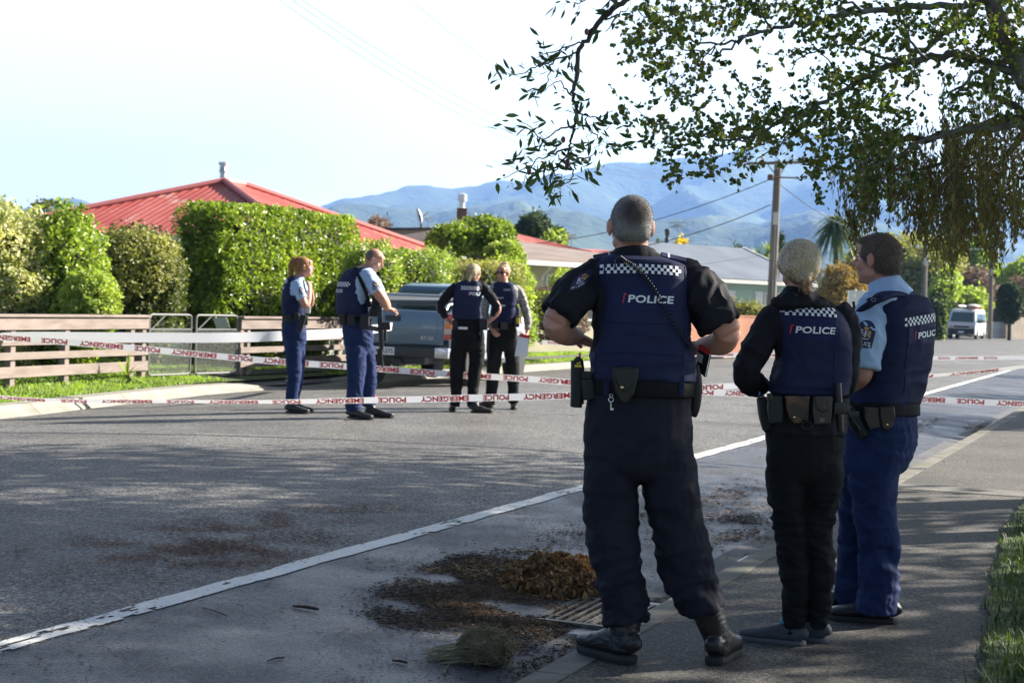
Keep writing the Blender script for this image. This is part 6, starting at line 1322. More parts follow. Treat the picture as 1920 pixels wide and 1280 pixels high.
def badge(parent, pj, wd, c=None):
    """shoulder patch: arched navy shield, crowned quartered arms with two supporters, lettering below"""
    h = wd*1.45; ed = lambda f: [(x*wd/2*f, y*h*f-h*.0) for x, y in [(-1, -.5), (-.5, -.52), (0, -.53), (.5, -.52), (1, -.5), (1, -.2), (1, .12), (.86, .30), (.6, .42), (.3, .485), (0, .5), (-.3, .485), (-.6, .42), (-.86, .30), (-1, .12), (-1, -.2)]]
    mb = MB(); V = ed(1); cen = (0, -.05*h); Vm = [((x+cen[0])/2, (y+cen[1])/2) for x, y in V]; n = len(V); Vs = V+Vm+[cen]; Fc = [(i, (i+1) % n, n+(i+1) % n, n+i) for i in range(n)]+[(n+i, n+(i+1) % n, 2*n) for i in range(n)]
    pj.mesh(Vs, Fc, mb, .002); bo = mb.build('badge', M_bn, parent)
    w_ = wd/2
    def pol(pts_, m, nm, off=.0036): mb = MB(); pj.mesh([(x*w_, y*w_) for x, y in pts_], [tuple(range(len(pts_)))], mb, off); return mb.build(nm, m, bo)
    pol([(-.26, .35), (.26, .35), (.26, -.15), (0, -.42), (-.26, -.15)], M_wht, 'arms'); pol([(-.24, .33), (-.06, .33), (-.06, .03), (-.24, .03)], M_bn, 'arms_quarter', .0044); pol([(.06, .33), (.24, .33), (.24, .03), (.06, .03)], M_br, 'arms_quarter', .0044); pol([(-.24, -.02), (-.06, -.02), (-.06, -.28), (-.2, -.15)], M_br, 'arms_quarter', .0044); pol([(.06, -.02), (.24, -.02), (.2, -.15), (.06, -.28)], M_bn, 'arms_quarter', .0044)
    pol([(-.2, .45), (.2, .45), (.27, .72), (.12, .62), (0, .82), (-.12, .62), (-.27, .72)], M_bg, 'crown_mark'); pol([(-.16, .40), (.16, .40), (.16, .46), (-.16, .46)], M_br, 'crown_band', .004)
    pol([(-.42, .42), (-.34, .34), (-.32, -.30), (-.52, -.36), (-.46, 0), (-.56, .12), (-.50, .30)], M_wht, 'supporter'); pol([(.42, .42), (.34, .34), (.32, -.30), (.60, -.36), (.50, 0), (.62, .16), (.50, .30)], M_bg, 'supporter'); pol([(-.5, -.46), (0, -.56), (.5, -.46), (.46, -.54), (0, -.64), (-.46, -.54)], M_wht, 'ribbon')
    mb = MB(); pj.text('POLICE', -w_*.78, -w_*1.28, w_*.42, w_*1.56, mb, .01, cuts=0, off=.0036); mb.build('lettering', M_wht, bo); return bo
officer_central()
# ================================================================ 2: fair haired officer in a black hooded jacket, from behind
def officer_fair():
    Yw = 6.66; k = lambda x, y, d=0.: P(x, y, Yw+d); R = basis(-.10, 1.); sx = R[0]; up = (0, 0, -1)
    t = empty('person', G(1500, 1213, .13), 'officer with tied blond hair in black hooded jacket and navy vest, seen from behind', 'person', 'police officers')
    HR = basis(-.12, 1.); hc = k(1497, 497, .0); mb = MB(); head(mb, hc, HR, .93)
    loft(mb, [(k(1498, 515, .01), .052, .055), (k(1500, 545, .0), .054, .056), (k(1504, 572, .01), .08, .065)], sx)
    loft(mb, [(k(1506, 580), .125, .075), (k(1512, 640), .125, .09), (k(1513, 720), .12, .09), (k(1509, 800), .14, .10), (k(1508, 850), .145, .10)], sx, fix=up)
    loft(mb, [(k(1477, 850), .06, .065), (k(1475, 920), .055, .06), (k(1484, 1010), .042, .045), (k(1490, 1080), .038, .042), (k(1490, 1140), .031, .034)], sx)
    loft(mb, [(k(1540, 850), .06, .065), (k(1541, 920), .055, .06), (k(1533, 1010), .042, .045), (k(1540, 1070), .038, .042), (k(1535, 1140), .031, .034)], sx)
    loft(mb, [(k(1456, 606, .03), .032, .032), (k(1422, 648, -.01), .036, .036), (k(1402, 695, -.03), .034, .034), (k(1410, 722, .06), .034, .034), (k(1432, 728, .16), .024, .026)], (0, 1, 0)); hand(mb, k(1432, 728, .16), (.5, .7, .1), (-.3, .1, .9), .5, .92, -1)
    loft(mb, [(k(1573, 606, .02), .032, .032), (k(1585, 655, .0), .036, .036), (k(1585, 708, .0), .036, .038), (k(1570, 728, .1), .034, .034), (k(1545, 732, .2), .024, .026)], (0, 1, 0)); hand(mb, k(1545, 732, .2), (-.6, .6, .1), (.3, .1, .9), .5, .92, 1)
    V, Fq, Nn = remesh(mb, .0052, 2); person_part('body', V, Fq, M_skin, t); face(t, hc, HR, .93)
    # hair: smooth cap with strands drawn back into a low knot
    q = lambda x, y, z: hc+(HR[0]*x+HR[1]*y+HR[2]*z)
    mb = MB(); mb.ell(q(0, -.020, .020), (.085, .097, .086), HR, 28, 20); mb.ell(q(0, -.040, -.010), (.077, .074, .056), HR, 24, 16); mb.ell(q(0, -.052, -.040), (.060, .048, .040), HR, 20, 12); mb.ell(q(.0, -.100, -.058), (.024, .022, .022), HR, 16, 12); mb.ell(q(.002, -.104, -.088), (.015, .014, .034), HR, 16, 12)
    V, Fq, Nn = remesh(mb, .0045, 3); mh = mat('hair_blond', (.42, .32, .19), .5, (.26, .18, .10), 40); ho = person_part('hair', V, Fq, mh, t)
    rr = np.random.RandomState(11); bv = BVHTree.FromPolygons([tuple(p) for p in V], [tuple(int(i) for i in f) for f in Fq]); paths = []; knot = q(0, -.104, -.060)
    for i in range(6500):
        a = rr.random()*math.pi*2; el = rr.random()**.8*1.45; d0 = nrmz(HR[0]*math.cos(a)*math.cos(el)+HR[1]*math.sin(a)*math.cos(el)+HR[2]*math.sin(el)*(1 if rr.random() < .8 else -.35))
        if d0@HR[1] > .80: continue
        kd = nrmz(knot-hc); pts_ = []; out = []; e1 = rr.normal()*.06
        for s in np.linspace(0, 1, 13):
            d = nrmz(d0*(1-s)+kd*s+HR[2]*(-.10*math.sin(s*3.14))*(1 if abs(d0@HR[0]) > .5 else 0)+HR[0]*e1*math.sin(s*3.14)*.25); h = bv.ray_cast(Vector(hc+d*.25), Vector(-d), .3)
            p = np.array(h[0]) if h[0] is not None else hc+d*.09; pts_.append(p+d*(.0012+.0034*rr.random())); out.append(d)
        paths.append((pts_, out, .0009+.0006*rr.random()))
    for i in range(90):    # knot and loose ends
        c = knot+rr.normal(size=3)*.010; pts_ = [c]; d = nrmz(rr.normal(size=3)*.6-HR[2]*1.2-HR[1]*.4)
        for s in range(4): d = nrmz(d+rr.normal(size=3)*.25); pts_.append(pts_[-1]+d*.014)
        paths.append((pts_, [HR[1]*-1.]*5, .0009))
    for i in range(130):   # wisps at the sides
        sgn = 1 if rr.random() < .6 else -1; c = q(sgn*(.080+.006*rr.random()), -.02+.05*rr.random(), .03-.04*rr.random()); pts_ = [c]; d = nrmz(HR[0]*sgn*.35-HR[2]+rr.normal(size=3)*.12)
        for s in range(6): d = nrmz(d+rr.normal(size=3)*.12-HR[0]*sgn*.10); pts_.append(pts_[-1]+d*.016)
        paths.append((pts_, [HR[1]*-1.]*7, .0005))
    lo = [p for p in paths if (p[0][0]-hc)@HR[2] < -.01]; hi = [p for p in paths if (p[0][0]-hc)@HR[2] >= -.01]; pk = rr.permutation(len(hi)); ms_ = hairmat('hair_blond_strand', [(.26, .18, .10), (.46, .36, .23), (.62, .52, .36), (.76, .67, .50), (.38, .29, .17)], .3); m2_ = hairmat('hair_blond_dark', [(.16, .10, .055), (.24, .16, .09), (.32, .22, .13)], .4); m3_ = hairmat('hair_blond_pale', [(.60, .52, .37), (.66, .58, .42)], .3)
    strands(ho, [hi[i] for i in pk[:int(len(hi)*.90)]], .001, ms_); strands(ho, [hi[i] for i in pk[int(len(hi)*.95):]], .001, m3_); strands(ho, lo+[hi[i] for i in pk[int(len(hi)*.90):int(len(hi)*.95)]], .001, m2_)
    # jacket with hood
    mb = MB(); loft(mb, [(k(1504, 556), .085, .06), (k(1508, 570), .13, .070), (k(1512, 590), .150, .08), (k(1516, 650), .140, .095), (k(1515, 720), .145, .105), (k(1511, 780), .165, .125), (k(1509, 812), .168, .125)], sx, fix=up, caps=.1)
    loft(mb, [(k(1464, 588, .035), .045, .055), (k(1444, 604, .015), .056, .060), (k(1420, 648, -.02), .062, .062), (k(1402, 692, -.04), .060, .060), (k(1406, 714, .0), .052, .056), (k(1424, 724, .12), .040, .044)], (0, 1, 0))
    loft(mb, [(k(1568, 586, .01), .052, .06), (k(1580, 604, .0), .055, .065), (k(1587, 655, -.01), .050, .062), (k(1585, 704, -.0), .050, .060), (k(1578, 722, .06), .048, .052), (k(1550, 732, .18), .036, .042)], (0, 1, 0))
    jo, jb = cloth('jacket', mb, M_blk, t, .006, 3, (.010, (9, 9, 7), 12., None, .4))
    mb = MB(); mb.ell(k(1500, 568, -.050), (.118, .080, .034), R, 24, 14, 2.3); mb.ell(k(1498, 560, -.045), (.095, .075, .036), R, 22, 14); mb.ell(k(1497, 549, -.02), (.068, .062, .030), R, 20, 12); cloth('hood', mb, M_blk, jo, .005, 4, (.010, (10, 10, 16), 4., None, .4))
    # vest
    mb = MB(); loft(mb, [(k(1512, 574), .100, .085, 2.5), (k(1519, 588), .140, .112, 2.8), (k(1526, 620), .147, .125, 3), (k(1526, 660), .148, .128, 3), (k(1521, 700), .158, .132, 3), (k(1516, 736), .162, .13, 3)], sx, 5, 36, caps=.15, fix=up)
    vo, vb = cloth('vest', mb, M_vest, t, .0055, 2, (.010, (3, 3, 8), 21., None, .35)); pj = Proj(vb, k(1531, 621, -.3), sx, (0, 0, 1), R[1]); vest_marks(vo, pj, .158, .030, .026, bandw=.285, yb=.060, cell=.0122, bcurve=lambda x: -.18*x*x)
    mb = MB()
    for zz in (.052, .106, -.235): mb.tube([pj.pt(x_, zz-.18*x_*x_, .0006) for x_ in np.linspace(-.145, .14, 16)], .002, 5, False)
    for xx in (-.135, .130): mb.tube([pj.pt(xx, z_, .0008) for z_ in np.linspace(-.24, .1, 14)], .0022, 5, False)
    mb.build('seams', M_vestp, vo, smooth='all')
    # trousers
    mb = MB(); loft(mb, [(k(1509, 806), .163, .118), (k(1509, 850), .160, .122), (k(1509, 885), .158, .112), (k(1509, 905), .12, .08)], sx, fix=up, caps=.3)
    loft(mb, [(k(1477, 860), .080, .105), (k(1474, 905), .079, .10), (k(1483, 1000), .065, .075), (k(1489, 1060), .060, .070), (k(1491, 1110), .053, .060), (k(1490, 1150), .048, .050), (k(1490, 1174), .046, .048)], sx, caps=.1)
    loft(mb, [(k(1540, 860), .080, .105), (k(1543, 905), .076, .10), (k(1531, 990), .064, .075), (k(1540, 1045), .058, .070), (k(1538, 1100), .051, .060), (k(1535, 1145), .044, .048), (k(1534, 1168), .042, .045)], sx, caps=.1)
    cloth('trousers', mb, M_trb, t, .0062, 3, (.009, (5, 5, 12), 31., lambda p: .5+(.9 if p[2] < .75 else .3), .5), .003)
    mu = mat('trainer_grey', (.055, .062, .072), .75, (.085, .09, .10), 30, bump=.3, bscale=150); ms = mat('trainer_sole', (.10, .105, .11), .6); mc = mat('trainer_cyan', (.02, .35, .50), .5)
    for (x, y, d, dd, hx_, hy_) in ((1507, 1212, (-.92, .38), 0, 1490, 1168), (1550, 1203, (-.80, .60), .07, 1535, 1162)):
        h = k(x, y, dd-.0)*[1, 1, 0]+[0, 0, .13]; s = shoe(t, h, d, .275, .085, 0, mu, ms, wid=.92, sole=.024, name='shoe'); dn = nrmz([*d, 0]); mb = MB(); loft(mb, [(h+dn*.055+[0, 0, .05], .034, .036), (h+dn*.055+[0, 0, .10], .034, .036), (k(hx_, hy_), .040, .042)], (dn[1], -dn[0], 0), 3, 16, caps=.1); mb.build('sock', M_blk, s, smooth='all'); sd_ = np.array([dn[1], -dn[0], 0]); mb = MB()
        mb.tube([h+dn*(.055+.046*math.cos(a))+sd_*.034*math.sin(a)+[0, 0, .093+.012*math.cos(a)**2] for a in np.linspace(0, 6.283, 20)], .0055, 6, False); mb.build('collar', mc, s, smooth='all')
    # belt and pouches
    mb = MB(); loft(mb, [(k(1515, 742), .168, .135, 2.5), (k(1515, 770), .170, .136, 2.5)], sx, 3, 36, caps=.05, fix=up); bo, bb = cloth('belt', mb, M_bel, t, .006, 1)
    Yb_ = Yw-.142
    def pouch(nm, out, thick, m, dy=0., vox=.004): mb = MB(); mb.poly([P(x, y, Yb_+dy) for x, y in out], thick, (0, -1, 0)); V, Fq, Nn = remesh(mb, vox, 3); return person_part(nm, V, Fq, m, t)
    a = pouch('cuff_pouch', [(1470, 741), (1516, 741), (1514, 762), (1507, 782), (1498, 793), (1484, 793), (1476, 780), (1471, 760)], .034, M_leb, .01); stud(a, P(1489, 782, Yb_-.028), .0065)
    b = pouch('flap_pouch', [(1522, 742), (1558, 742), (1557, 770), (1554, 793), (1524, 795), (1520, 770)], .040, M_ledb, .01); mb = MB(); mb.poly([P(x, y, Yb_-.026) for x, y in [(1527, 742), (1557, 742), (1556, 762), (1550, 771), (1538, 772), (1529, 762)]], .012, (0, -1, 0)); V, Fq, Nn = remesh(mb, .0035, 2); person_part('flap', V, Fq, M_ledb, b); stud(b, P(1545, 763, Yb_-.040), .004, M_galv); mb = MB(); mb.box(P(1541, 787, Yb_-.032), (.020, .004, .016), None, .002); mb.build('tag', M_galv, b)
    pouch('radio_pouch', [(1440, 741), (1463, 741), (1465, 765), (1464, 790), (1442, 792), (1437, 765)], .045, M_fabg, .03); mb = MB(); mb.box(P(1443, 744, Yb_-.015), (.022, .02, .03), None, .005); mb.build('radio', M_plast, t)
    mb = MB(); loft(mb, [(P(1429, 745, Yw-.03), .022, .03, 3), (P(1434, 778, Yw-.03), .024, .035, 3), (P(1439, 806, Yw-.03), .018, .03, 3)], sx, 3, 18, caps=.1); V, Fq, Nn = remesh(mb, .005, 1); person_part('holster', V, Fq, M_fabg, t); mb = MB(); mb.box(P(1424, 738, Yw-.06), (.006, .01, .018), None, .002); mb.build('blue_clip', mat('clip_blue', (.02, .2, .5), .4), t)
    mb = MB(); mb.tube([P(1571, 718, Yb_+.0), P(1573, 765, Yb_), P(1576, 808, Yb_+.01)], [.014, .017, .013], 12); mb.box(P(1573, 765, Yb_), (.044, .035, .05), None, .006); mb.build('baton', M_plast, t, smooth=True)
    mb = MB(); c = P(1513, 797, Yb_-.01); mb.tube([c+np.array([math.cos(a)*.022, 0, math.sin(a)*.016]) for a in np.linspace(0, 6.283, 18)], .0035, 6, False); mb.build('loop', M_plast, t, smooth='all')
    mb = MB(); mb.box(P(1511, 775, Yb_-.01), (.018, .02, .055), None, .003); mb.build('belt_clip', M_plast, t)
officer_fair()
# ================================================================ 3: officer in the pale blue shirt, turned to the left
def officer_blue():
    Yc_ = 7.2; k = lambda x, y, d=0.: P(x, y, Yc_+d); R = basis(-.60, .80); sx = R[0]; up = (0, 0, -1); RL = basis(-.85, .52)
    t = empty('person', G(1635, 1172, .13), 'officer with short brown hair in pale blue shirt and navy vest looking to the left', 'person', 'police officers')
    HR = basis(-.78, .62); hc = k(1645, 487, .0); mb = MB(); head(mb, hc, HR, 1.0)
    loft(mb, [(k(1650, 505, .01), .060, .062), (k(1658, 530, .0), .063, .064), (k(1668, 558, .01), .085, .075)], sx)
    loft(mb, [(k(1674, 566), .14, .085), (k(1678, 620), .15, .11), (k(1670, 690), .15, .115), (k(1652, 750), .145, .12), (k(1650, 800), .12, .10), (k(1648, 850), .11, .09)], sx, fix=up)
    loft(mb, [(k(1650, 840, -.04), .07, .07), (k(1638, 900, -.05), .065, .065), (k(1643, 1000, -.05), .050, .052), (k(1646, 1060, -.04), .045, .05), (k(1645, 1115, -.03), .038, .042)], RL[0])
    loft(mb, [(k(1630, 840, .08), .07, .07), (k(1611, 900, .1), .062, .062), (k(1608, 1000, .2), .050, .052), (k(1607, 1060, .25), .044, .048), (k(1601, 1095, .28), .038, .042)], RL[0])
    loft(mb, [(k(1632, 585, -.09), .055, .055), (k(1624, 640, -.12), .052, .055), (k(1618, 695, -.13), .046, .046), (k(1612, 708, -.11), .044, .042), (k(1594, 730, .0), .034, .034), (k(1574, 738, .14), .026, .028)], (0, 1, 0)); hand(mb, k(1574, 738, .14), (-.3, .9, .15), (-.2, 0, .95), .5, 1., -1)
    loft(mb, [(k(1700, 585, .18), .045, .045), (k(1708, 640, .23), .043, .045), (k(1700, 700, .28), .040, .042), (k(1680, 730, .31), .034, .034), (k(1665, 735, .34), .026, .028)], (0, 1, 0)); hand(mb, k(1665, 735, .34), (-.8, .3, 0), (0, .2, .95), .5, 1., 1)
    V, Fq, Nn = remesh(mb, .0055, 2); person_part('body', V, Fq, M_skin, t); face(t, hc, HR, 1.0, mat('brow_brown', (.08, .05, .03), .8))
    q = lambda x, y, z: hc+(HR[0]*x+HR[1]*y+HR[2]*z)
    mb = MB(); mb.ell(q(0, -.014, .030), (.0815, .098, .092), HR, 28, 20); mb.ell(q(0, -.046, -.012), (.071, .070, .060), HR, 24, 16, 2.3); mb.ell(q(0, .035, .075), (.062, .050, .035), HR, 20, 12)
    V, Fq, Nn = remesh(mb, .0045, 2); mh = mat('hair_brown', (.085, .055, .036), .7, (.05, .032, .022), 60); ho = person_part('hair', V, Fq, mh, t); rr = np.random.RandomState(3); paths = []
    for i in rr.choice(len(V), 5200):
        p, n_ = V[i], Nn[i]; l = p-hc
        if l@HR[1] > .045 and l@HR[2] < .06: continue
        top = (l@HR[2])/.1; d = nrmz(n_*.20+HR[1]*(.5 if top > .75 else -.12)-HR[2]*(1.1-.8*max(0, top))+HR[0]*.15+rr.normal(size=3)*.10); L_ = .010+.012*max(0, top)*rr.random()+.004*rr.random(); paths.append(([p-n_*.002, p+d*L_*.5+n_*.001, p+d*L_], [n_+rr.normal(size=3)*.4]*3, .0010))
    strands(ho, paths, .001, hairmat('hair_brown_strand', [(.06, .04, .028), (.10, .068, .046), (.15, .10, .07), (.24, .17, .115)], .35))
    # shirt
    mb = MB(); loft(mb, [(k(1670, 548), .11, .085), (k(1675, 562), .175, .105), (k(1674, 585), .182, .110), (k(1675, 630), .165, .12), (k(1668, 690), .155, .125), (k(1655, 745), .165, .135)], sx, fix=up)
    loft(mb, [(k(1645, 572, -.06), .060, .075), (k(1634, 592, -.09), .072, .082), (k(1627, 625, -.115), .078, .085), (k(1620, 660, -.13), .077, .084), (k(1616, 690, -.135), .072, .080)], (0, 1, 0), caps=.05)
    loft(mb, [(k(1698, 572, .13), .05, .06), (k(1710, 600, .19), .055, .06), (k(1712, 650, .23), .055, .06), (k(1706, 680, .25), .055, .06)], (0, 1, 0), caps=.05)
    so, sb = cloth('shirt', mb, M_sky, t, .0062, 3, (.010, (9, 9, 9), 41., None, .4))
    mb = MB(); loft(mb, [(k(1657, 524, -.0), .072, .070), (k(1663, 541, -.008), .086, .082), (k(1670, 560, -.012), .118, .098)], sx, caps=.1); cloth('collar', mb, M_sky, so, .005, 2, (.004, (9, 9, 9), 2., None, .4))
    pj = Proj(sb, k(1628, 626, -.3), nrmz(np.array([.95, -.1, -.16])), nrmz(np.array([.22, 0, .97])), (.10, 1, 0), .002); badge(so, pj, .082)
    # vest
    mb = MB(); loft(mb, [(k(1676, 546, .02), .112, .088, 2.4), (k(1679, 560, .01), .158, .115, 2.7), (k(1681, 590), .168, .130, 3), (k(1680, 630), .166, .136, 3), (k(1674, 680), .165, .142, 3), (k(1663, 720), .165, .145, 3), (k(1653, 752), .165, .145, 3)], sx, 5, 36, caps=.15, fix=up)
    # cut away where the left sleeve comes out: the vest is narrower there
    vo, vb = cloth('vest', mb, M_vest, t, .0055, 2, (.010, (4, 4, 7), 51., None, .4))
    pj = Proj(vb, k(1684, 625, 0)-R[1]*.4+sx*.03, nrmz(sx+np.array([0, 0, .13])), (0, 0, 1), R[1]); vest_marks(vo, pj, .155, .005, .026, bandw=.27, yb=.050, cell=.0125)
    mb = MB(); mb.tube([pj.pt(x_, .100-.2*x_*x_, .0006) for x_ in np.linspace(-.14, .14, 16)], .002, 5, False); mb.tube([pj.pt(x_, -.17, .0006) for x_ in np.linspace(-.15, .15, 16)], .002, 5, False); mb.tube([pj.pt(-.12, z_, .0008) for z_ in np.linspace(-.25, .11, 14)], .0022, 5, False); mb.build('seams', M_vestp, vo, smooth='all')
    mb = MB(); loft(mb, [(k(1690, 553, -.05), .016, .040, 3), (k(1664, 552, -.115), .016, .044, 3), (k(1642, 563, -.155), .016, .040, 3), (k(1622, 580, -.13), .014, .036, 3), (k(1606, 600, -.05), .012, .034, 3)], (0, 0, 1), 4, 16, caps=.1); V, Fq, Nn = remesh(mb, .0045, 2); sp_ = person_part('shoulder_strap', V, Fq, M_vest, vo)
    mb = MB(); mb.box(k(1641, 562, -.178), (.070, .05, .034), np.array([nrmz([.85, -.2, .35]), nrmz([.2, 1, 0]), nrmz([-.35, 0, .9])]), .006); e = mb.build('epaulette', M_vest, t); mb = MB(); c = k(1638, 562, -.207); mb.tube([c+np.array([math.cos(a)*.010, 0, math.sin(a)*.007]) for a in np.linspace(0, 6.283, 14)], .0013, 5, False); mb.build('rank_mark', mat('rank_dull', (.3, .3, .33), .5), e)
    # front kit seen past the left arm
    mb = MB(); mb.box(k(1600, 596, .06), (.03, .06, .10), None, .008); mb.tube([k(1603, 582, .06), k(1600, 565, .06)], .006, 8); mb.build('radio', M_plast, t, smooth=True)
    # trousers
    mb = MB(); loft(mb, [(k(1650, 752), .162, .145), (k(1650, 790), .168, .155), (k(1650, 830), .166, .155), (k(1640, 870), .150, .14), (k(1632, 895), .11, .10)], RL[0], fix=up, caps=.3)
    loft(mb, [(k(1652, 840, -.06), .10, .118), (k(1637, 890, -.06), .098, .108), (k(1640, 950, -.06), .092, .098), (k(1646, 1010, -.05), .088, .092), (k(1646, 1060, -.04), .086, .090), (k(1643, 1110, -.03), .086, .092), (k(1641, 1148, -.03), .084, .092)], RL[0], caps=.12)
    loft(mb, [(k(1626, 840, .06), .10, .10), (k(1611, 900, .1), .092, .092), (k(1608, 1000, .2), .085, .085), (k(1607, 1060, .25), .082, .084), (k(1600, 1105, .28), .076, .082), (k(1598, 1122, .3), .070, .075)], RL[0], caps=.12)
    cloth('trousers', mb, M_trn, t, .0070, 3, (.013, (3.5, 3.5, 6), 61., lambda p: .5+(.9 if p[2] < .5 else .3), .4), .005)
    shoe(t, k(1680, 1170, 0)*[1, 1, 0]+[0, 0, .13], (-.97, .24), .305, .095, .13, M_boot, M_sole, .054, wid=1.05, sole=.030, top=k(1648, 1143, -.03))
    shoe(t, k(1628, 1140, .27)*[1, 1, 0]+[0, 0, .13], (-.92, .38), .30, .095, .13, M_boot, M_sole, .054, wid=1.05, sole=.030, top=k(1602, 1115, .29))
    mb = MB(); loft(mb, [(k(1652, 752), .173, .155, 2.4), (k(1651, 776), .176, .158, 2.4)], sx, 3, 36, caps=.05, fix=up); bo, bb = cloth('belt', mb, M_bel, t, .006, 1)
    def onb(x, y, off): d = nrmz(k(x, y)-CAMP); h = bb.ray_cast(Vector(CAMP), Vector(d)); return (np.array(h[0]) if h[0] is not None else k(x, y, -.16))-d*off
    def pouchb(nm, out, thick, m, off, x0, y0): p0 = onb(x0, y0, off); mb = MB(); mb.poly([P(x, y, p0[1]) for x, y in out], thick, (0, -1, 0)); V, Fq, Nn = remesh(mb, .004, 3); return person_part(nm, V, Fq, m, t), p0[1]
    a, ya = pouchb('cuff_pouch', [(1647, 762), (1674, 760), (1676, 780), (1668, 801), (1660, 806), (1652, 802), (1647, 780)], .034, M_leb, -.02, 1660, 765); stud(a, P(1663, 796, ya-.037), .006)
    pouchb('belt_pouch', [(1620, 762), (1645, 762), (1648, 800), (1628, 804), (1618, 785)], .036, M_ledb, -.02, 1632, 765)
    mb = MB(); p0 = onb(1600, 765, .02)[1]; loft(mb, [(P(1590, 765, p0), .022, .03, 3), (P(1604, 790, p0), .034, .04, 3), (P(1618, 818, p0), .026, .032, 3)], (1, 0, 0), 3, 18, caps=.1); V, Fq, Nn = remesh(mb, .005, 1); h = person_part('holster', V, Fq, M_fabg, t)
    mb = MB(); mb.tube([P(1588, 770, p0-.045), P(1612, 806, p0-.05)], .007, 8); mb.box(P(1600, 776, p0-.04), (.05, .02, .03), None, .004); mb.build('taser_grip', M_plast, h, smooth=True)
officer_blue()
# ================================================================ the four officers on the road
def far_officer(lab, foot, Yf, R, hc, HR, hs, torso, legs, arms, hands, hip, tm, shirtm, vest, sleeves, shoes, tuck=None, neck=None, seed=0, armk=1.):
    k = lambda x, y, d=0.: P(x, y, Yf+d); up = (0, 0, -1); zg = road_z(8.8)
    t = empty('person', np.array([foot[0], foot[1], foot[2]]), lab, 'person', 'police officers'); kk = lambda q: k(*q); sx = R[0]
    mb = MB(); H_ = k(*hc); head(mb, H_, HR, hs)
    loft(mb, [(H_+np.array([0, 0, -.05])-HR[1]*.02, .052, .055), (k(*neck), .055, .056), (k(*torso[0][0])-[0, 0, .02], .075, .065)], sx)
    loft(mb, [(kk(c), a*.86, b*.82) for c, a, b in torso]+[(kk(c), a*.8, b*.8) for c, a, b in hip[1:]], sx, fix=up)
    for lg in legs: loft(mb, [(kk(c), a*.72, a*.76) for c, a in lg[:-1]], sx)
    for am in arms: loft(mb, [(kk(c), r*armk, r*1.05*armk) for c, r in am], (0, 1, 0) if abs(am[0][0][1]-am[-1][0][1]) > 12 else (0, 0, 1))
    for (w_, d, n_, cu, th) in hands: hand(mb, kk(w_), d, n_, cu, .95, th)
    V, Fq, Nn = remesh(mb, .0075, 2); person_part('body', V, Fq, M_skin, t); face(t, H_, HR, hs)
    mb = MB(); loft(mb, [(kk(c), a, b) for c, a, b in torso], sx, fix=up, caps=.2)
    for sl in sleeves: loft(mb, [(kk(c), r, r*1.05) for c, r in sl], (0, 1, 0), caps=.08)
    so, sb = cloth('shirt', mb, shirtm, t, .009, 2, (.010, (9, 9, 9), seed+3., None, .4))
    mb = MB(); loft(mb, [(kk(c), a, b, 2.7) for c, a, b in vest], sx, 4, 28, caps=.15, fix=up); vo, vb = cloth('vest', mb, M_vest, t, .008, 2, (.009, (4, 4, 8), seed+5., None, .3))
    mb = MB(); loft(mb, [(kk(c), a, b) for c, a, b in hip], sx, fix=up, caps=.3)
    for lg in legs: loft(mb, [(kk(c), a, a*1.05) for c, a in lg[:-1]], sx, caps=.12)
    cloth('trousers', mb, tm, t, .009, 3, (.010, (5, 5, 8), seed+7., None, .35))
    for (x, y, d, dd, L_), lg in zip(shoes, legs): h = k(x, y, dd); h[2] = road_z(uvof(h)[1])+.004; shoe(t, h, d, L_, .095, .12, M_boot, M_sole, .046, sole=.022, top=kk(lg[-2][0]))
    c0 = hip[0]; mb = MB(); loft(mb, [(kk((c0[0][0], c0[0][1]-3, c0[0][2])), c0[1]*1.06, c0[2]*1.08, 2.4), (kk((c0[0][0], c0[0][1]+6, c0[0][2])), c0[1]*1.07, c0[2]*1.09, 2.4)], sx, 3, 28, caps=.05, fix=up); cloth('belt', mb, M_bel, t, .008, 1)
    return t, k, vo, vb, so, sb, H_
def simple_hair(t, H_, HR, s, col, blobs, cols, seed, n=1400, down=.6, L_=.03, wd=.0016):
    q = lambda x, y, z: H_+(HR[0]*x+HR[1]*y+HR[2]*z)*s; mb = MB()
    for c, r in blobs: mb.ell(q(*c), tuple(v*s for v in r), HR, 18, 12)
    V, Fq, Nn = remesh(mb, .006, 2); ho = person_part('hair', V, Fq, mat('hair_base', col, .6, tuple(v*.7 for v in col), 50), t); rr = np.random.RandomState(seed); paths = []
    if n:
        for i in rr.choice(len(V), n):
            p, n_ = V[i], Nn[i]; d = nrmz(-HR[2]*down-HR[1]*.5+rr.normal(size=3)*.2+n_*.12); paths.append(([p, p+d*L_*.5+n_*.002, p+d*L_+n_*.001], [n_]*3, wd))
        strands(ho, paths, .001, hairmat('hair_strand', cols, .4))
    return ho
def kit(t, items):
    for nm, p, sz, R_, m in items: mb = MB(); mb.box(p, sz, R_, min(sz)*.25); mb.build(nm, m, t)
CAPH = [((0, -.015, .026), (.083, .099, .092)), ((0, -.042, -.010), (.074, .070, .058))]
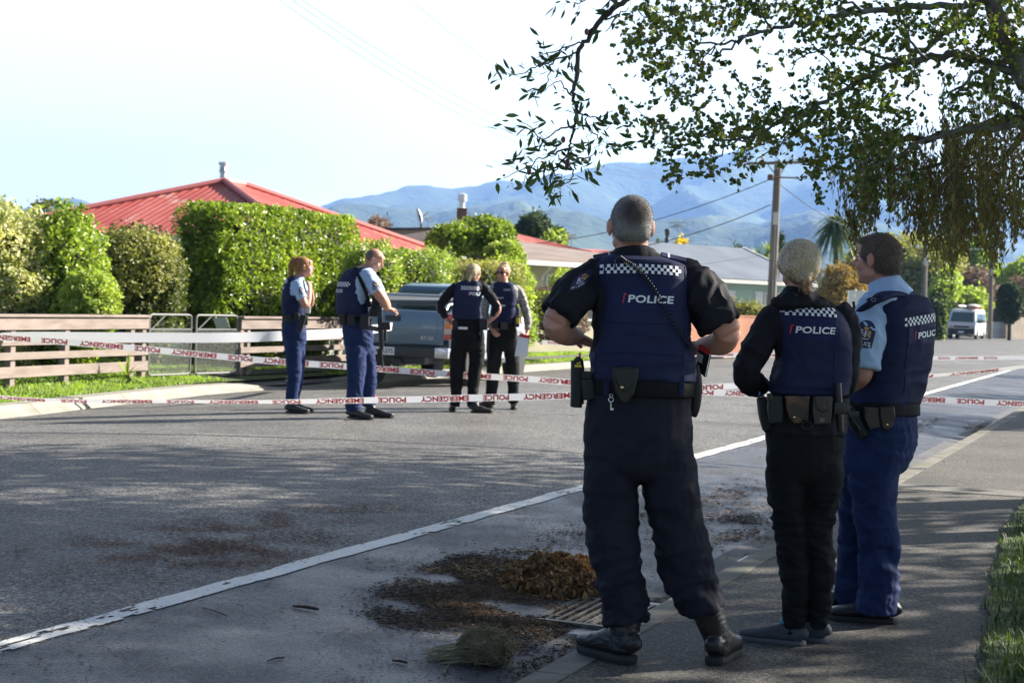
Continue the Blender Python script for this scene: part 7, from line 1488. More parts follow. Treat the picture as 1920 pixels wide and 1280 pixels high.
# --- pony tailed officer in profile
Yf = 18.6; RF = basis(.97, .25); gp = P(553, 766, Yf); gp[2] = .13
t, k, vo, vb, so, sb, H_ = far_officer('ginger haired officer with a ponytail in profile, leftmost of the group on the road', gp, Yf, RF, (571, 500), basis(.98, .10), .98,
    [((558, 520, 0), .12, .075), ((554, 528, 0), .165, .10), ((552, 545, 0), .165, .115), ((550, 570, 0), .145, .115), ((550, 590, 0), .145, .118)],
    [[((550, 640, -.07), .095), ((551, 670, -.08), .088), ((552, 705, -.09), .075), ((548, 735, -.10), .068), ((547, 756, -.10), .066), ((546, 764, -.1), .05)], [((555, 640, .08), .09), ((558, 670, .08), .085), ((558, 705, .08), .072), ((553, 735, .08), .066), ((550, 754, .08), .064), ((549, 762, .08), .05)]],
    [[((555, 532, -.17), .045), ((565, 556, -.20), .043), ((573, 573, -.20), .038), ((578, 562, -.16), .034), ((580, 546, -.10), .026)], [((560, 532, .17), .045), ((572, 556, .20), .043), ((580, 572, .20), .038), ((584, 560, .15), .034), ((583, 546, .06), .026)]],
    [((580, 546, -.10), (.05, .2, .95), (.9, -.3, 0), .7, 1), ((583, 546, .06), (-.05, -.3, .95), (.9, .2, 0), .7, -1)],
    [((550, 592, 0), .15, .118), ((551, 612, 0), .165, .138), ((552, 635, 0), .165, .140), ((552, 655, 0), .14, .11)], M_trn, M_sky,
    [((556, 519, 0), .12, .085), ((553, 526, 0), .145, .112), ((551, 545, 0), .150, .132), ((550, 570, 0), .150, .134), ((550, 590, 0), .152, .134)],
    [[((556, 527, -.155), .055), ((561, 545, -.185), .060), ((567, 560, -.20), .058)], [((561, 527, .155), .055), ((568, 545, .185), .060), ((574, 560, .20), .058)]],
    [(537, 766, (.98, -.1), -.10, .275), (543, 763, (.98, .15), .10, .275)], neck=(565, 514, 0), seed=1)
simple_hair(t, H_, basis(.98, .10), .98, (.36, .17, .06), CAPH+[((0, -.080, .085), (.026, .040, .030)), ((0, -.125, .07), (.028, .036, .045)), ((0, -.155, .01), (.030, .032, .065)), ((0, -.155, -.06), (.030, .030, .055)), ((0, -.145, -.11), (.024, .022, .04))], [(.22, .09, .03), (.45, .21, .07), (.62, .34, .13)], 4, 1500, 1.2, .04)
pj = Proj(sb, k(561, 543, -.5), (1, 0, 0), (0, 0, 1), (0, 1, 0), .003); badge(so, pj, .07)
pj = Proj(vb, k(550, 541, 0)-RF[1]*.5, RF[0], (0, 0, 1), RF[1], .003); vest_marks(vo, pj, .14, 0, .028, bandw=.22, yb=.055, cell=.018)
kit(t, [('holster', k(565, 606, -.21), (.07, .05, .20), np.array([nrmz([.95, 0, -.25]), [0, 1, 0], nrmz([.25, 0, .95])]), M_fabg), ('pouch', k(541, 597, -.14), (.08, .06, .10), None, M_fabg), ('pouch', k(556, 595, -.19), (.06, .05, .10), None, M_fabg), ('radio', k(573, 600, -.1), (.05, .05, .12), None, M_plast)])
mb = MB(); mb.box(k(577, 580, -.02), (.06, .02, .09), None, .004); mb.build('paper_note', M_wht, t)
# --- bald officer with a rifle
Yf = 17.9; RM = basis(.80, .58); gp = P(672, 780, Yf); gp[2] = .15; HR2 = basis(.95, -.1); HR2 = np.array([HR2[0], nrmz(HR2[1]+np.array([0, 0, -.55])), nrmz(np.cross(HR2[0], nrmz(HR2[1]+np.array([0, 0, -.55]))))])
t, k, vo, vb, so, sb, H_ = far_officer('bald officer in navy uniform looking down, with a rifle slung at his hip', gp, Yf, RM, (702, 487), HR2, 1.06,
    [((680, 503, 0), .14, .09), ((674, 512, 0), .205, .12), ((668, 530, 0), .21, .14), ((663, 560, 0), .185, .145), ((663, 592, 0), .175, .145)],
    [[((668, 650, -.08), .115), ((668, 680, -.1), .105), ((668, 715, -.1), .090), ((664, 745, -.08), .085), ((662, 768, -.06), .086), ((661, 776, -.06), .055)], [((682, 650, .06), .11), ((688, 680, .1), .098), ((692, 715, .16), .082), ((691, 740, .2), .078), ((691, 758, .24), .076), ((690, 766, .24), .05)]],
    [[((690, 520, -.16), .058), ((703, 542, -.2), .056), ((716, 560, -.2), .052), ((722, 570, -.15), .048), ((727, 578, -.05), .034)], [((690, 520, .22), .058), ((710, 545, .25), .056), ((720, 562, .22), .05), ((725, 572, .12), .045), ((727, 580, .04), .034)]],
    [((727, 578, -.05), (.8, .5, -.1), (.1, -.1, .95), .8, 1), ((727, 580, .04), (.8, -.3, -.1), (.1, -.1, .95), .8, -1)],
    [((668, 595, 0), .17, .145), ((670, 615, 0), .185, .16), ((672, 640, 0), .182, .155), ((672, 660, 0), .15, .12)], M_trn, M_sky,
    [((678, 503, 0), .13, .10), ((672, 510, 0), .175, .135), ((664, 530, 0), .185, .162), ((661, 560, 0), .190, .166), ((662, 590, 0), .192, .164)],
    [[((686, 513, -.14), .070), ((696, 530, -.18), .076), ((707, 546, -.20), .072)], [((690, 513, .18), .07), ((702, 532, .22), .074), ((710, 548, .24), .07)]],
    [(652, 781, (.93, -.36), -.08, .31), (688, 772, (.95, -.1), .2, .31)], neck=(692, 503, 0), seed=2)
simple_hair(t, H_, HR2, 1.06, (.16, .12, .10), [((0, -.030, .016), (.079, .083, .082))], None, 5, 0)
pj = Proj(sb, k(700, 533, -.6), (1, 0, 0), (0, 0, 1), (0, 1, 0), .003); badge(so, pj, .075)
pj = Proj(vb, k(664, 547, 0)-RM[1]*.6, RM[0], (0, 0, 1), RM[1], .003); vest_marks(vo, pj, .165, -.06, .032, bandw=.30, yb=.052, cell=.018)
mb = MB(); mb.tube([k(666, 502, -.12), k(676, 525, -.21), k(686, 548, -.24), k(694, 575, -.2)], .020, 8); mb.build('sling', M_bel, t, smooth='all')
kit(t, [('pouch', k(643, 597, -.16), (.07, .09, .13), None, M_fabg), ('pouch', k(658, 599, -.2), (.09, .06, .12), None, M_fabg), ('holster', k(684, 603, -.22), (.10, .07, .17), None, M_fabg), ('pouch', k(705, 560, -.1), (.09, .10, .30), None, M_fabg), ('magazine_pouch', k(701, 585, -.14), (.10, .08, .10), None, M_fabg)])
r = empty('rifle', k(714, 640, -.22), 'black rifle hanging muzzle down at the hip of the bald officer', 'rifle'); a = k(712, 588, -.24); b = k(717, 688, -.22); ax = nrmz(b-a); sdv = nrmz(np.cross(ax, [0, 1, 0])); RR = np.array([sdv, np.cross(ax, sdv), ax])
mb = MB(); mb.box(a+ax*.10, (.055, .045, .22), RR, .008); mb.box(a+ax*.30, (.046, .042, .20), RR, .008); mb.tube([a+ax*.38, b], .010, 10); mb.tube([b-ax*.06, b], .014, 10); mb.build('receiver', M_plast, r, smooth=True)
mb = MB(); mb.box(a+ax*.16-sdv*.075, (.12, .028, .055), np.array([nrmz(sdv+ax*.25), RR[1], nrmz(ax-sdv*.25)]), .005); mb.build('magazine', mat('mag_grey', (.05, .05, .05), .4), r); mb = MB(); mb.box(a+ax*.14+sdv*.06, (.10, .04, .09), RR, .01); mb.box(a-ax*.03, (.06, .035, .12), RR, .01); mb.build('stock', M_fabg, r); mb = MB(); mb.tube([a+ax*.14+sdv*.05, a+ax*.30+sdv*.05], .02, 10); mb.box(a+ax*.42-sdv*.03, (.04, .03, .07), RR, .005); mb.build('scope', M_plast, r, smooth=True)
# --- blond officer from behind, hands on hips
Yf = 19.5; RB = basis(.15, 1.); gp = P(870, 770, Yf); gp[2] = .15
t, k, vo, vb, so, sb, H_ = far_officer('blond officer seen from behind on the road with both hands on hips', gp, Yf, RB, (889, 511), basis(.45, .9), .96,
    [((884, 528, 0), .10, .075), ((879, 535, 0), .175, .10), ((877, 550, 0), .18, .115), ((875, 575, 0), .155, .115), ((876, 600, 0), .165, .12)],
    [[((862, 640, 0), .105), ((858, 670, 0), .098), ((856, 705, 0), .082), ((856, 735, 0), .070), ((852, 760, 0), .062), ((851, 768, 0), .045)], [((893, 640, 0), .105), ((894, 670, 0), .096), ((889, 705, 0), .080), ((886, 735, 0), .068), ((885, 762, -.05), .062), ((886, 770, -.05), .045)]],
    [[((848, 540, 0), .048), ((833, 560, -.04), .045), ((823, 577, -.06), .04), ((833, 592, -.04), .036), ((842, 603, .0), .027)], [((908, 540, 0), .048), ((924, 560, -.04), .045), ((935, 578, -.06), .04), ((928, 592, -.06), .036), ((917, 602, -.06), .027)]],
    [((842, 603, 0), (.7, .5, -.3), (-.4, -.5, .6), .5, -1), ((917, 602, -.06), (-.8, .3, -.2), (.3, -.6, .6), .5, 1)],
    [((876, 603, 0), .165, .12), ((877, 620, 0), .195, .14), ((878, 640, 0), .205, .145), ((878, 658, 0), .165, .10)], M_trb, M_blk,
    [((882, 526, 0), .10, .09), ((879, 533, 0), .155, .118), ((877, 550, 0), .170, .135), ((875, 575, 0), .170, .138), ((876, 598, 0), .180, .14)],
    [[((856, 535, 0), .055), ((846, 545, 0), .058), ((833, 562, -.04), .054), ((826, 576, -.05), .050), ((832, 588, -.04), .042), ((836, 594, -.02), .036)], [((901, 535, 0), .055), ((911, 545, 0), .058), ((924, 562, -.04), .054), ((931, 577, -.05), .050), ((928, 587, -.05), .044), ((924, 593, -.05), .038)]],
    [(850, 772, (-.1, 1), -.05, .26), (883, 773, (.75, .1), -.12, .27)], neck=(887, 524, 0), seed=3, armk=.8)
simple_hair(t, H_, basis(.45, .9), .96, (.52, .42, .26), CAPH+[((0, -.10, -.02), (.028, .026, .030)), ((0, -.115, -.055), (.024, .022, .045))], [(.30, .22, .12), (.62, .52, .34), (.78, .70, .50)], 6, 1500, .6, .035)
pj = Proj(vb, k(874, 551, -.6), RB[0], (0, 0, 1), RB[1], .003); vest_marks(vo, pj, .19, .02, .036, bandw=.30, yb=.050, cell=.016)
kit(t, [('pouch', k(907, 608, -.12), (.10, .07, .14), None, M_fabg), ('pouch', k(853, 608, -.12), (.07, .06, .12), None, M_fabg), ('baton', k(903, 625, -.13), (.03, .03, .20), None, M_plast)]); mb = MB(); mb.box(k(868, 615, -.155), (.11, .012, .03), None, .003); mb.build('shirt_tail', M_wht, t)
# --- officer facing the camera with sunglasses
Yf = 20.3; RG = basis(-.28, -1.); gp = P(942, 765, Yf); gp[2] = .15; HRg = basis(-.45, -.9)
t, k, vo, vb, so, sb, H_ = far_officer('fair haired officer facing the camera in sunglasses and patterned sleeves, holding papers', gp, Yf, RG, (943, 512), HRg, .96,
    [((944, 531, 0), .10, .075), ((946, 538, 0), .165, .095), ((947, 555, 0), .175, .11), ((945, 580, 0), .150, .11), ((942, 605, 0), .155, .115)],
    [[((928, 640, 0), .10), ((927, 670, 0), .094), ((924, 705, 0), .080), ((921, 735, 0), .072), ((918, 753, 0), .066), ((917, 763, 0), .045)], [((957, 640, 0), .10), ((960, 670, 0), .090), ((962, 705, 0), .078), ((962, 735, 0), .070), ((963, 755, 0), .062), ((963, 765, 0), .045)]],
    [[((972, 543, 0), .046), ((983, 570, .02), .042), ((989, 592, .02), .038), ((990, 610, -.04), .033), ((988, 626, -.10), .026)], [((920, 543, 0), .046), ((910, 568, .04), .042), ((908, 590, .04), .038), ((914, 606, .0), .033), ((922, 616, -.08), .026)]],
    [((988, 626, -.10), (-.25, -.35, -.85), (.9, -.3, 0), .75, 1), ((922, 616, -.08), (.5, -.5, -.6), (-.6, -.6, .2), .5, -1)],
    [((943, 607, 0), .158, .118), ((943, 622, 0), .185, .135), ((943, 642, 0), .192, .14), ((943, 656, 0), .155, .10)], M_trb, None or mat('shirt_patterned', (.42, .40, .38), .8, (.10, .10, .11), 70, ramp=(.46, .54)),
    [((945, 529, 0), .10, .088), ((946, 536, 0), .145, .115), ((947, 555, 0), .165, .132), ((945, 580, 0), .165, .134), ((942, 604, 0), .168, .134)],
    [[((964, 538, 0), .054), ((973, 548, 0), .058), ((982, 570, .02), .054), ((988, 590, .02), .050), ((990, 606, -.03), .044), ((989, 618, -.07), .036)], [((927, 538, 0), .054), ((920, 548, 0), .056), ((911, 568, .04), .052), ((909, 588, .04), .048), ((913, 602, .01), .040), ((919, 612, -.05), .034)]],
    [(925, 762, (-.85, -.2), .05, .27), (962, 768, (.05, -1), .1, .26)], neck=(944, 526, 0), seed=4, armk=.8)
simple_hair(t, H_, HRg, .96, (.50, .40, .26), [((0, -.022, .034), (.083, .094, .088)), ((0, -.045, -.010), (.072, .068, .058)), ((.02, -.05, .115), (.040, .040, .034)), ((-.012, -.04, .122), (.030, .030, .026))], [(.30, .22, .12), (.60, .50, .33), (.76, .68, .48)], 7, 900, -.3, .025)
q = lambda x, y, z: H_+(HRg[0]*x+HRg[1]*y+HRg[2]*z)*.96; mb = MB()
for s_ in (-1, 1): mb.ell(q(.031*s_, .088, .006), (.029, .010, .019), HRg, 16, 10, 2.6)
mb.tube([q(-.078, 0, .012), q(-.066, .072, .012), q(-.03, .094, .014), q(.03, .094, .014), q(.066, .072, .012), q(.078, 0, .012)], .0035, 6); mb.build('sunglasses', mat('sunglass_black', (.01, .01, .012), .08), t, smooth=True)
pj = Proj(vb, k(946, 560, 0)-RG[1]*-.6, RG[0], (0, 0, 1), -RG[1]*1., .003)
mb = MB(); pj.text('POLICE', -.02, .0, .018, .09, mb, .02, off=.004); mb.build('lettering', M_wht, vo); mb = MB(); pj.rect(-.10, .10, -.02, .125, mb, 4, 2, .004); mb.build('name_strip', mat('strip_grey', (.3, .3, .33), .6), vo)
mb = MB(); pj.rect(-.05, -.10, .13, -.075, mb, 6, 2, .004, lambda a, b: (a, b+.25*(a-.04)**2)); mb.build('reflective_strip', mat('reflective', (.55, .56, .60), .4), vo)
kit(t, [('radio', k(969, 603, -.10), (.07, .06, .14), None, M_plast), ('taser', k(971, 601, -.14), (.04, .03, .07), None, mat('taser_yellow', (.75, .55, .02), .5)), ('pouch', k(945, 611, -.16), (.09, .05, .09), None, M_ledb), ('pouch', k(928, 608, -.15), (.08, .06, .10), None, M_fabg), ('baton', k(915, 640, -.1), (.04, .04, .30), None, M_plast)])
n = empty('clipboard', k(980, 650, -.2), 'white papers with a red edge held low by the officer in sunglasses', 'papers'); mb = MB(); Yq = -.22
mb.poly([k(971, 631, Yq), k(993, 635, Yq), k(989, 667, Yq-.04), k(965, 668, Yq-.04)], .012, (0, 1, 0)); mb.build('sheet', M_wht, n); mb = MB(); mb.poly([k(975, 625, Yq+.006), k(994, 629, Yq+.006), k(992, 638, Yq), k(974, 635, Yq)], .016, (0, 1, 0)); mb.build('red_cover', M_redm, n)
# ================================================================ vehicles
def prof_solid(mb, W, side, hw, y_of=None):
    """closed solid from a side profile [(y, z)], half width hw(y, z)"""
    n = len(side); L_ = [W(-hw(y, z), y, z) for y, z in side]; Rr_ = [W(hw(y, z), y, z) for y, z in side]
    mb.add(L_+Rr_, [tuple(range(n)), tuple(range(2*n-1, n-1, -1))]+[(i, n+i, n+(i+1) % n, (i+1) % n) for i in range(n)])
def arch(y0, z0, r, a0, a1, n=9): return [(y0+r*math.cos(a0+(a1-a0)*i/(n-1)), z0+r*math.sin(a0+(a1-a0)*i/(n-1))) for i in range(n)]
def bevel_build(mb, name, m, parent, w_=.02):
    o = mb.build(name, m, parent); bm = bmesh.new(); bm.from_mesh(o.data); bmesh.ops.recalc_face_normals(bm, faces=bm.faces[:])
    es = [e for e in bm.edges if len(e.link_faces) == 2 and e.calc_face_angle(0) > .5]
    try: bmesh.ops.bevel(bm, geom=es, offset=w_, segments=3, profile=.5, affect='EDGES', clamp_overlap=True)
    except Exception: pass
    for f in bm.faces: f.smooth = True
    bm.to_mesh(o.data); bm.free()
    try: o.data.set_sharp_from_angle(angle=rad(35))
    except Exception: pass
    return o
M_tyre = mat('tyre', (.02, .02, .02), .85, bump=.6, bscale=30)
M_rim = mat('rim_alloy', (.22, .23, .24), .4, metal=.6)
def wheel(parent, c, ax, r, w_, rimr=.6):
    c = np.array(c); mb = MB(); mb.lathe(c, [(r*rimr, -w_/2), (r*.9, -w_/2), (r*.98, -w_*.36), (r, -w_*.2), (r, w_*.2), (r*.98, w_*.36), (r*.9, w_/2), (r*rimr, w_/2)], 36, ax); t = mb.build('wheel', M_tyre, parent, smooth=True)
    mb = MB(); mb.lathe(c, [(r*rimr*1.02, -w_*.42), (r*rimr*1.02, w_*.44), (r*rimr*.9, w_*.46), (r*rimr*.86, w_*.30), (r*.16, w_*.34), (r*.14, w_*.42), (.02, w_*.42)], 30, ax); q = Vector(ax).to_track_quat('Z', 'Y').to_matrix()
    for k in range(6): a = k*math.pi/3; d = np.array(q @ Vector((math.cos(a), math.sin(a), 0))); mb.bar(c+d*r*.15+np.array(ax)*w_*.40, c+d*r*rimr*.9+np.array(ax)*w_*.43, .05*r/.37, .03, up=ax)
    mb.build('rim', M_rim, t, smooth=True); return t
def ute():
    ph = rad(15.4); f_ = np.array([math.sin(ph), math.cos(ph), 0]); r_ = np.array([math.cos(ph), -math.sin(ph), 0]); c0 = np.array([-.98, 25.2, .055])-r_*.88
    W = lambda x, y, z: c0+r_*x+f_*y+np.array([0, 0, z]); RR = np.array([r_, f_, [0, 0, 1.]]); t = empty('pickup', W(0, 2.5, 0), 'blue grey pickup parked at the far kerb with its tailgate towards the group', 'pickup')
    pm = mat('paint_bluegrey', (.10, .17, .25), .32, coat=.6, spec=.6, metal=.25); pm_lit = mat('paint_sunlit', (.42, .47, .52), .3, coat=.5, metal=.4); pl = mat('bumper_plastic', (.03, .035, .04), .5); gl = mat('cab_glass', (.06, .10, .10), .04, spec=1.)  # one paint; the paler copy has the sunlight on the sides in its colour
    B = lambda nm, c, s, m, b=.01, par=t: (lambda mb: mb.build(nm, m, par, smooth=True))(MB().box(W(*c), s, RR, b))
    # front body with cab base
    side = [(1.78, .62), (1.78, 1.16), (2.0, 1.20), (3.85, 1.16), (4.1, 1.13), (4.85, 1.0), (5.02, .86), (5.06, .55), (4.78, .46)]+arch(4.22, .42, .46, .05, math.pi-.05)+[(3.6, .42), (2.0, .45)]
    mb = MB(); prof_solid(mb, W, side, lambda y, z: .87-.03*(z > 1.1)-.10*max(0, (y-4.3)/.8)); body = bevel_build(mb, 'body', pm_lit, t, .03)
    cabs = [(1.84, 1.19), (1.92, 1.50), (2.06, 1.67), (2.35, 1.72), (3.0, 1.72), (3.25, 1.66), (3.95, 1.17)]
    mb = MB(); prof_solid(mb, W, cabs, lambda y, z: .83-.30*max(0, z-1.16)); cab = bevel_build(mb, 'cab', pm, t, .05)
    mb = MB(); a = [W(-.69, 1.862, 1.27), W(.69, 1.862, 1.27), W(.655, 1.935, 1.52), W(.60, 1.99, 1.59), W(-.60, 1.99, 1.59), W(-.655, 1.935, 1.52)]; mb.poly([p-f_*.012 for p in a], .02, -f_); mb.build('rear_window', gl, cab)
    for s in (-1, 1):
        mb = MB(); g_ = [(2.05, 1.22), (2.12, 1.52), (2.28, 1.60), (2.72, 1.62), (2.72, 1.22)]; mb.poly([W(s*(.845-.30*(z-1.16)), y, z) for y, z in g_], .02, r_*s); g2 = [(2.78, 1.22), (2.78, 1.62), (3.12, 1.60), (3.70, 1.22)]; mb.poly([W(s*(.845-.30*(z-1.16)), y, z) for y, z in g2], .02, r_*s); mb.build('side_window', gl, cab)
    mb = MB(); mb.poly([W(-.64, 3.36, 1.60), W(.64, 3.36, 1.60), W(.76, 3.92, 1.21), W(-.76, 3.92, 1.21)], .02, f_+[0, 0, .8]); mb.build('windscreen', gl, cab)
    # tray
    for s in (-1, 1):
        sd2 = [(.12, .66), (.12, 1.27), (1.74, 1.27), (1.74, .62)]+arch(1.12, .42, .47, .35, math.pi-.35, 9)
        mb = MB(); V0 = [W(s*.90, y, z) for y, z in sd2]; V1 = [W(s*.82, y, z) for y, z in sd2]; n = len(sd2); mb.add(V0+V1, [tuple(range(n)), tuple(range(2*n-1, n-1, -1))]+[(i, (i+1) % n, n+(i+1) % n, n+i) for i in range(n)]); bevel_build(mb, 'tray_side', pm_lit, t, .015)
        mb = MB(); pts_ = arch(1.12, .40, .485, .25, math.pi-.25, 12); mb.tube([W(s*.915, y, z) for y, z in pts_], .035, 6); pts_ = arch(4.22, .40, .485, .1, math.pi-.1, 12); mb.tube([W(s*.875, y, z) for y, z in pts_], .035, 6); mb.build('wheel_flare', pl, t, smooth=True)
    B('tray_floor', (0, .95, .68), (1.66, 1.62, .06), pl); B('headboard', (0, 1.72, .98), (1.70, .05, .58), pm)
    mb = MB(); mb.box(W(0, .10, .985), (1.50, .07, .54), RR, .02); tg = mb.build('tailgate', pm, t, smooth=True)
    mb = MB(); mb.box(W(0, .062, .99), (1.30, .012, .36), RR, .005); mb.build('tailgate_pressing', pm, tg, smooth=True)
    mb = MB(); mb.box(W(-.10, .052, 1.12), (.26, .02, .09), RR, .008); mb.build('handle', pl, tg, smooth=True)
    V, Fc, asp = text_geo('BT-50', .01, cuts=0); mb = MB(); mb.add([W(.38+a*.060, .050, .80+b*.055) for a, b in V], Fc); mb.build('lettering', mat('badge_silver', (.5, .52, .54), .3, metal=.5), tg)
    tl = mat('lamp_red', (.45, .02, .02), .15, spec=.8); tc_ = mat('lamp_clear', (.6, .5, .48), .15); to = mat('lamp_amber', (.75, .22, .05), .2)
    for s in (-1, 1):
        o = B('tail_light', (s*.83, .085, 1.02), (.15, .07, .42), tc_, .015); B('lamp_top', (s*.83, .048, 1.17), (.12, .02, .10), tl, .005, o); B('lamp_middle', (s*.83, .046, 1.03), (.12, .02, .08), to, .005, o); B('lamp_bottom', (s*.83, .048, .86), (.12, .02, .08), tl, .005, o)
    mb = MB(); mb.box(W(0, .02, .60), (1.30, .16, .17), RR, .03); bu = mb.build('bumper', pl, t, smooth=True); [B('bumper_end', (s*.76, .03, .60), (.24, .16, .17), mat('chrome', (.5, .52, .55), .25, metal=.8) if 'chrome' not in bpy.data.materials else bpy.data.materials['chrome'], .03, bu) for s in (-1, 1)]
    mb = MB(); mb.box(W(-.20, -.07, .60), (.37, .012, .125), RR, .003); npl = mb.build('number_plate', M_wht, bu); V, Fc, asp = text_geo('DCA375', .01, cuts=0); mb = MB(); mb.add([W(-.365+a*.33/asp, -.079, .565+b*.072) for a, b in V], Fc); mb.build('plate_lettering', M_plast, npl)
    mb = MB(); mb.box(W(0, .12, .42), (.12, .3, .12), RR, .01); mb.tube([W(0, -.02, .42), W(0, -.10, .44)], .03, 8); mb.box(W(0, .5, .48), (.9, .8, .16), RR, .02); mb.tube([W(-.55, .35, .34), W(-.55, 1.2, .34)], .05, 8); mb.build('chassis', pl, t, smooth=True)
    rk = mat('rack_tube', (.55, .57, .58), .3, metal=.6); mb = MB()
    for s in (-1, 1): mb.tube([W(s*.72, .25, 1.28), W(s*.72, .35, 1.36), W(s*.72, .9, 1.40), W(s*.72, 1.6, 1.40)], .022, 8); mb.tube([W(s*.55, .7, 1.27), W(s*.55, .7, 1.52)], .03, 8)
    mb.tube([W(.2, 1.55, 1.28), W(.2, 1.55, 1.54), W(.26, 1.55, 1.58), W(.70, 1.55, 1.58), W(.76, 1.55, 1.54), W(.76, 1.55, 1.28)], .022, 8); mb.tube([W(-.55, .7, 1.50), W(.55, .7, 1.50)], .025, 8); mb.build('tray_rack', rk, t, smooth=True)
    mb = MB(); mb.poly([W(-.75, .75, 1.36), W(.75, .75, 1.40), W(.70, 1.6, 1.50), W(-.70, 1.6, 1.47)], .04, (0, 0, 1)); mb.build('tray_cover', mat('cover_grey', (.10, .11, .12), .6), t)
    for y, x in ((1.12, .80), (4.22, .78)):
        for s in (-1, 1): wheel(t, W(s*x, y, .365), r_*s, .375, .25, .56)
    for s in (-1, 1): mb = MB(); mb.box(W(s*1.0, 3.35, 1.24), (.20, .10, .22), RR, .03); mb.box(W(s*.88, 3.35, 1.18), (.12, .04, .05), RR, .005); mb.build('mirror', M_plast, t, smooth=True)
    mb = MB(); mb.tube([W(.74, 4.9, 1.0), W(.70, 5.0, 1.14), W(-.70, 5.0, 1.14), W(-.74, 4.9, 1.0)], .03, 8); mb.tube([W(.76, 3.8, 1.2), W(.5, 3.2, 2.0)], .006, 5); mb.build('bull_bar', rk, t, smooth=True)
    B('side_step', (.88, 2.9, .40), (.10, 1.5, .05), pl, .01); B('side_step', (-.88, 2.9, .40), (.10, 1.5, .05), pl, .01)
ute()
def van():
    ph = rad(25.); f_ = -np.array([math.sin(ph), math.cos(ph), 0]); r_ = np.array([-f_[1], f_[0], 0]); c0 = P(1803, 600, 106.)*[1, 1, 0]+[0, 0, -.02]; b_ = -f_; r_ = np.array([math.cos(ph), -math.sin(ph), 0])
    W = lambda x, y, z: c0+r_*x*1.08+b_*y+np.array([0, 0, z*1.08]); RR = np.array([r_, b_, [0, 0, 1.]]); t = empty('van', W(0, 2.3, 0), 'white van parked facing the camera at the far end of the street', 'van')
    pw = mat('van_white', (.78, .79, .80), .35, coat=.4); bk = mat('van_black', (.025, .027, .03), .5); gl = bpy.data.materials['cab_glass']
    side = [(.03, .42), (.0, .80), (.10, 1.12), (.62, 1.80), (.85, 1.93), (1.4, 1.98), (4.2, 1.98), (4.45, 1.85), (4.52, 1.1), (4.5, .40), (4.2, .36)]+arch(3.65, .34, .38, .05, math.pi-.05)+[(3.2, .34), (1.5, .34)]+arch(.95, .34, .38, .05, math.pi-.05)+[(.45, .36)]
    mb = MB(); prof_solid(mb, W, side, lambda y, z: .845-.12*max(0, z-1.05)); body = bevel_build(mb, 'body', pw, t, .05)
    mb = MB(); mb.poly([W(-.70, .115, 1.17), W(.70, .115, 1.17), W(.64, .56, 1.75), W(-.64, .56, 1.75)], .04, f_+[0, 0, .5]); mb.build('windscreen', gl, body)
    for s in (-1, 1):
        mb = MB()
        for (y0, y1) in ((.62, 1.5), (1.65, 2.9), (3.0, 4.2)): mb.poly([W(s*(.845-.12*.10), y0+(0 if y0 > .7 else -.25), 1.15), W(s*(.845-.12*.10), y1, 1.15), W(s*(.845-.12*.62), y1-.03, 1.70), W(s*(.845-.12*.62), y0+(.0 if y0 > .7 else .15), 1.70)], .02, r_*s)
        mb.build('side_window', gl, body); mb = MB(); mb.box(W(s*.98, .45, 1.22), (.16, .08, .22), RR, .02); mb.box(W(s*.88, .48, 1.18), (.14, .03, .04), RR); mb.build('mirror', bk, t, smooth=True)
        mb = MB(); mb.box(W(s*.64, .0, .86), (.26, .06, .16), RR, .02); mb.build('headlight', bpy.data.materials['lamp_clear'], t, smooth=True)
        for y in (.95, 3.65): wheel(t, W(s*.78, y, .315), r_*s, .33, .2, .55)
    mb = MB(); mb.box(W(0, -.01, .87), (1.02, .05, .13), RR, .01); mb.box(W(0, .0, .60), (1.72, .14, .36), RR, .04); bu = mb.build('bumper', bk, t, smooth=True); mb = MB(); mb.box(W(0, -.08, .55), (.37, .01, .13), RR); mb.build('number_plate', M_wht, bu)
    mb = MB()
    for y in (1.4, 2.6, 3.8): mb.tube([W(-.62, y, 1.97), W(-.62, y, 2.10), W(.62, y, 2.10), W(.62, y, 1.97)], .02, 6)
    mb.build('roof_rack', M_galv, t, smooth=True)
    mb = MB(); mb.tube([W(-.4, .9, 2.16), W(-.4, 4.0, 2.16)], .05, 8); mb.build('pipe', M_white, t, smooth=True); mb = MB(); mb.ell(W(.42, 2.0, 2.18), (.35, 1.2, .10), RR, n=3); o = mb.build('kayak', M_white, t, smooth='all'); mb = MB(); mb.box(W(.42, 2.0, 2.11), (.72, 2.0, .05), RR, .01); mb.build('kayak_stripe', M_redm, o)
van()
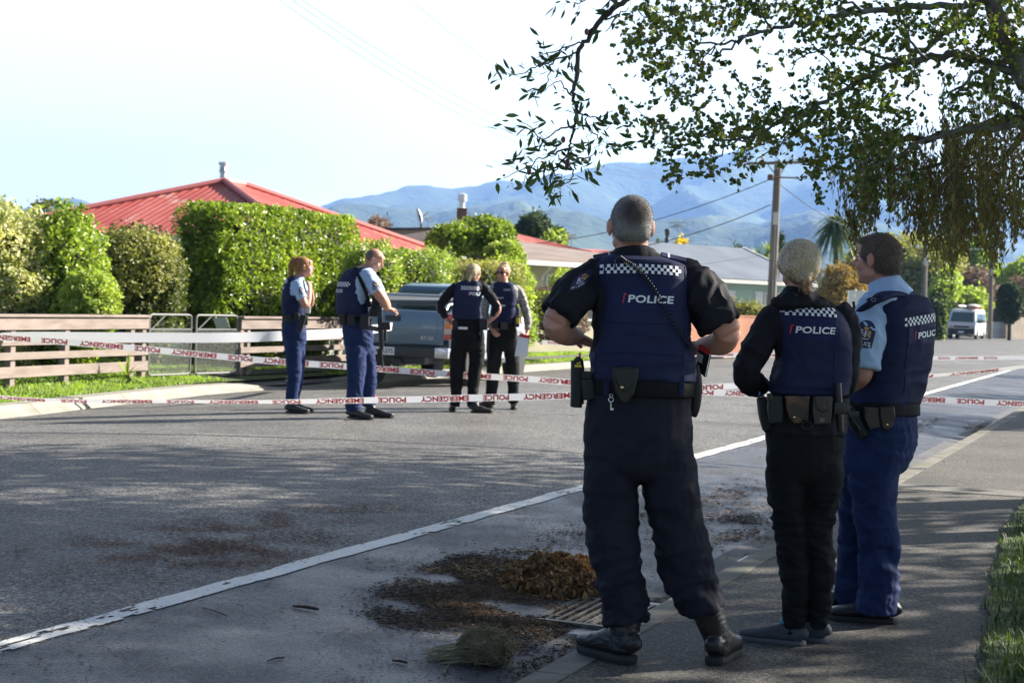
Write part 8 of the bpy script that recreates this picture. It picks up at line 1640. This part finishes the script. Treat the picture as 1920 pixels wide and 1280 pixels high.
# ================================================================ cordon tape
M_tape = mat('tape_white', (.80, .80, .82), .45, spec=.4); _nt = M_tape.node_tree; _b = _nt.nodes['Principled BSDF']; _t = _nt.nodes.new('ShaderNodeBsdfTranslucent'); _t.inputs[0].default_value = (.8, .8, .82, 1); _m = _nt.nodes.new('ShaderNodeMixShader'); _m.inputs[0].default_value = .3; _nt.links.new(_b.outputs[0], _m.inputs[1]); _nt.links.new(_t.outputs[0], _m.inputs[2]); _nt.links.new(_m.outputs[0], _nt.nodes['Material Output'].inputs[0])
M_tred = mat('tape_red', (.72, .018, .025), .45)
def tape(lab, px, Yd, wd, lets=True, tw=lambda s: 0, start=.2, sc_=1.9, seed=1, chk=.62):
    C = np.array([P(q[0], q[1], (q[2] if len(q) > 2 else Yd)) for q in px]); L_ = np.concatenate([[0], np.cumsum(np.linalg.norm(np.diff(C, axis=0), axis=1))]); tot = L_[-1]
    def at_(s):
        # smooth interpolation
        i = int(np.clip(np.searchsorted(L_, s)-1, 0, len(C)-2)); t = (s-L_[i])/(L_[i+1]-L_[i]); t = min(max(t, 0), 1); p0, p1, p2, p3 = C[max(i-1, 0)], C[i], C[i+1], C[min(i+2, len(C)-1)]
        return .5*((2*p1)+(-p0+p2)*t+(2*p0-5*p1+4*p2-p3)*t*t+(-p0+3*p1-3*p2+p3)*t**3)
    def fr(s):
        p = at_(s); d = nrmz(at_(min(tot, s+.05))-at_(max(0, s-.05))); n_ = nrmz(np.cross(d, [0, 0, 1])); u_ = np.cross(n_, d); a = tw(s/tot)+.25*mn.noise(Vector((s*.8, seed, 0))); up = u_*math.cos(a)+n_*math.sin(a); nn = np.cross(d, up); 
        if nn@(CAMP-p) < 0: nn = -nn
        return p, up, nn
    t = empty('cordon_tape', at_(tot/2)*[1, 1, 0]+[0, 0, .1], lab, 'tape', 'cordon tapes'); N_ = int(tot/.12); V = []
    for i in range(N_+1):
        p, u_, nn = fr(tot*i/N_); V += [p-u_*wd/2, p+nn*.002*math.sin(i), p+u_*wd/2]
    mb = MB(); mb.add(V, [(3*i+j, 3*i+j+1, 3*i+4+j, 3*i+3+j) for i in range(N_) for j in (0, 1)]); mb.build('band', M_tape, t, smooth='all')
    if lets:
        s = start; mb = MB(); words = ['POLICE', 'EMERGENCY']; k = 0; ch = wd*chk
        while s < tot-1.2:
            Vt, Fc, asp = text_geo(words[k % 2], .045, cuts=0); w_ = asp*ch*sc_*.62; Pn = []
            for a, b in Vt:   # printed on the other way up
                p, u_, nn = fr(s+w_-a/asp*w_); Pn.append(p+u_*(.5-b)*ch+nn*.003)
            mb.add(Pn, Fc); s += w_+.14; k += 1
        mb.build('print', M_tred, t)
    return t
tape('nearest red and white cordon tape at shin height in front of the group', [(-120, 728), (0, 744), (120, 751), (300, 752), (500, 753), (700, 750), (880, 746), (1065, 741), (1310, 727), (1500, 716), (1745, 704), (1920, 687), (2060, 668)], 15.4, .066, True, lambda s: .55+.5*math.sin(s*9), sc_=1.8, chk=.85)
tape('cordon tape slanting down from the left behind the leftmost two officers', [(-120, 618), (0, 632), (150, 643), (330, 660), (500, 676), (640, 686), (760, 695), (870, 703), (1000, 711), (1065, 716), (1310, 734), (1420, 738), (1600, 744), (1700, 747), (1920, 757), (2100, 762)], 19.92, .078, True, lambda s: .15*math.sin(s*14), seed=4, chk=.8)
tape('plain white stretch of tape in front of the brown fence', [(-100, 624), (0, 632), (60, 631), (200, 632), (400, 633), (520, 630), (640, 624, 21.5), (735, 612, 24.5)], 20.25, .125, False, lambda s: .1+.9*(s < .08), seed=7)
tape('farthest thin cordon tape across the road beyond the pickup', [(1016, 641), (1070, 645), (1200, 655), (1330, 664), (1400, 665), (1600, 668), (1745, 671), (1830, 671), (1990, 669)], 33.5, .085, True, lambda s: .1, seed=9)
# cone
t = empty('road_cone', P(694, 742, 21.6)*[1, 1, 0]+[0, 0, .12], 'small orange road cone half hidden behind the bald officer leg', 'cone'); c = np.array(t.location); mo = mat('cone_orange', (.85, .10, .02), .5)
mb = MB(); mb.lathe(c+[0, 0, .02], [(.085, 0), (.06, .1), (.018, .27), (.014, .28)], 20); mb.build('cone', mo, t, smooth=True); mb = MB(); mb.box(c+[0, 0, .012], (.26, .26, .024), None, .006); mb.build('base', mo, t)
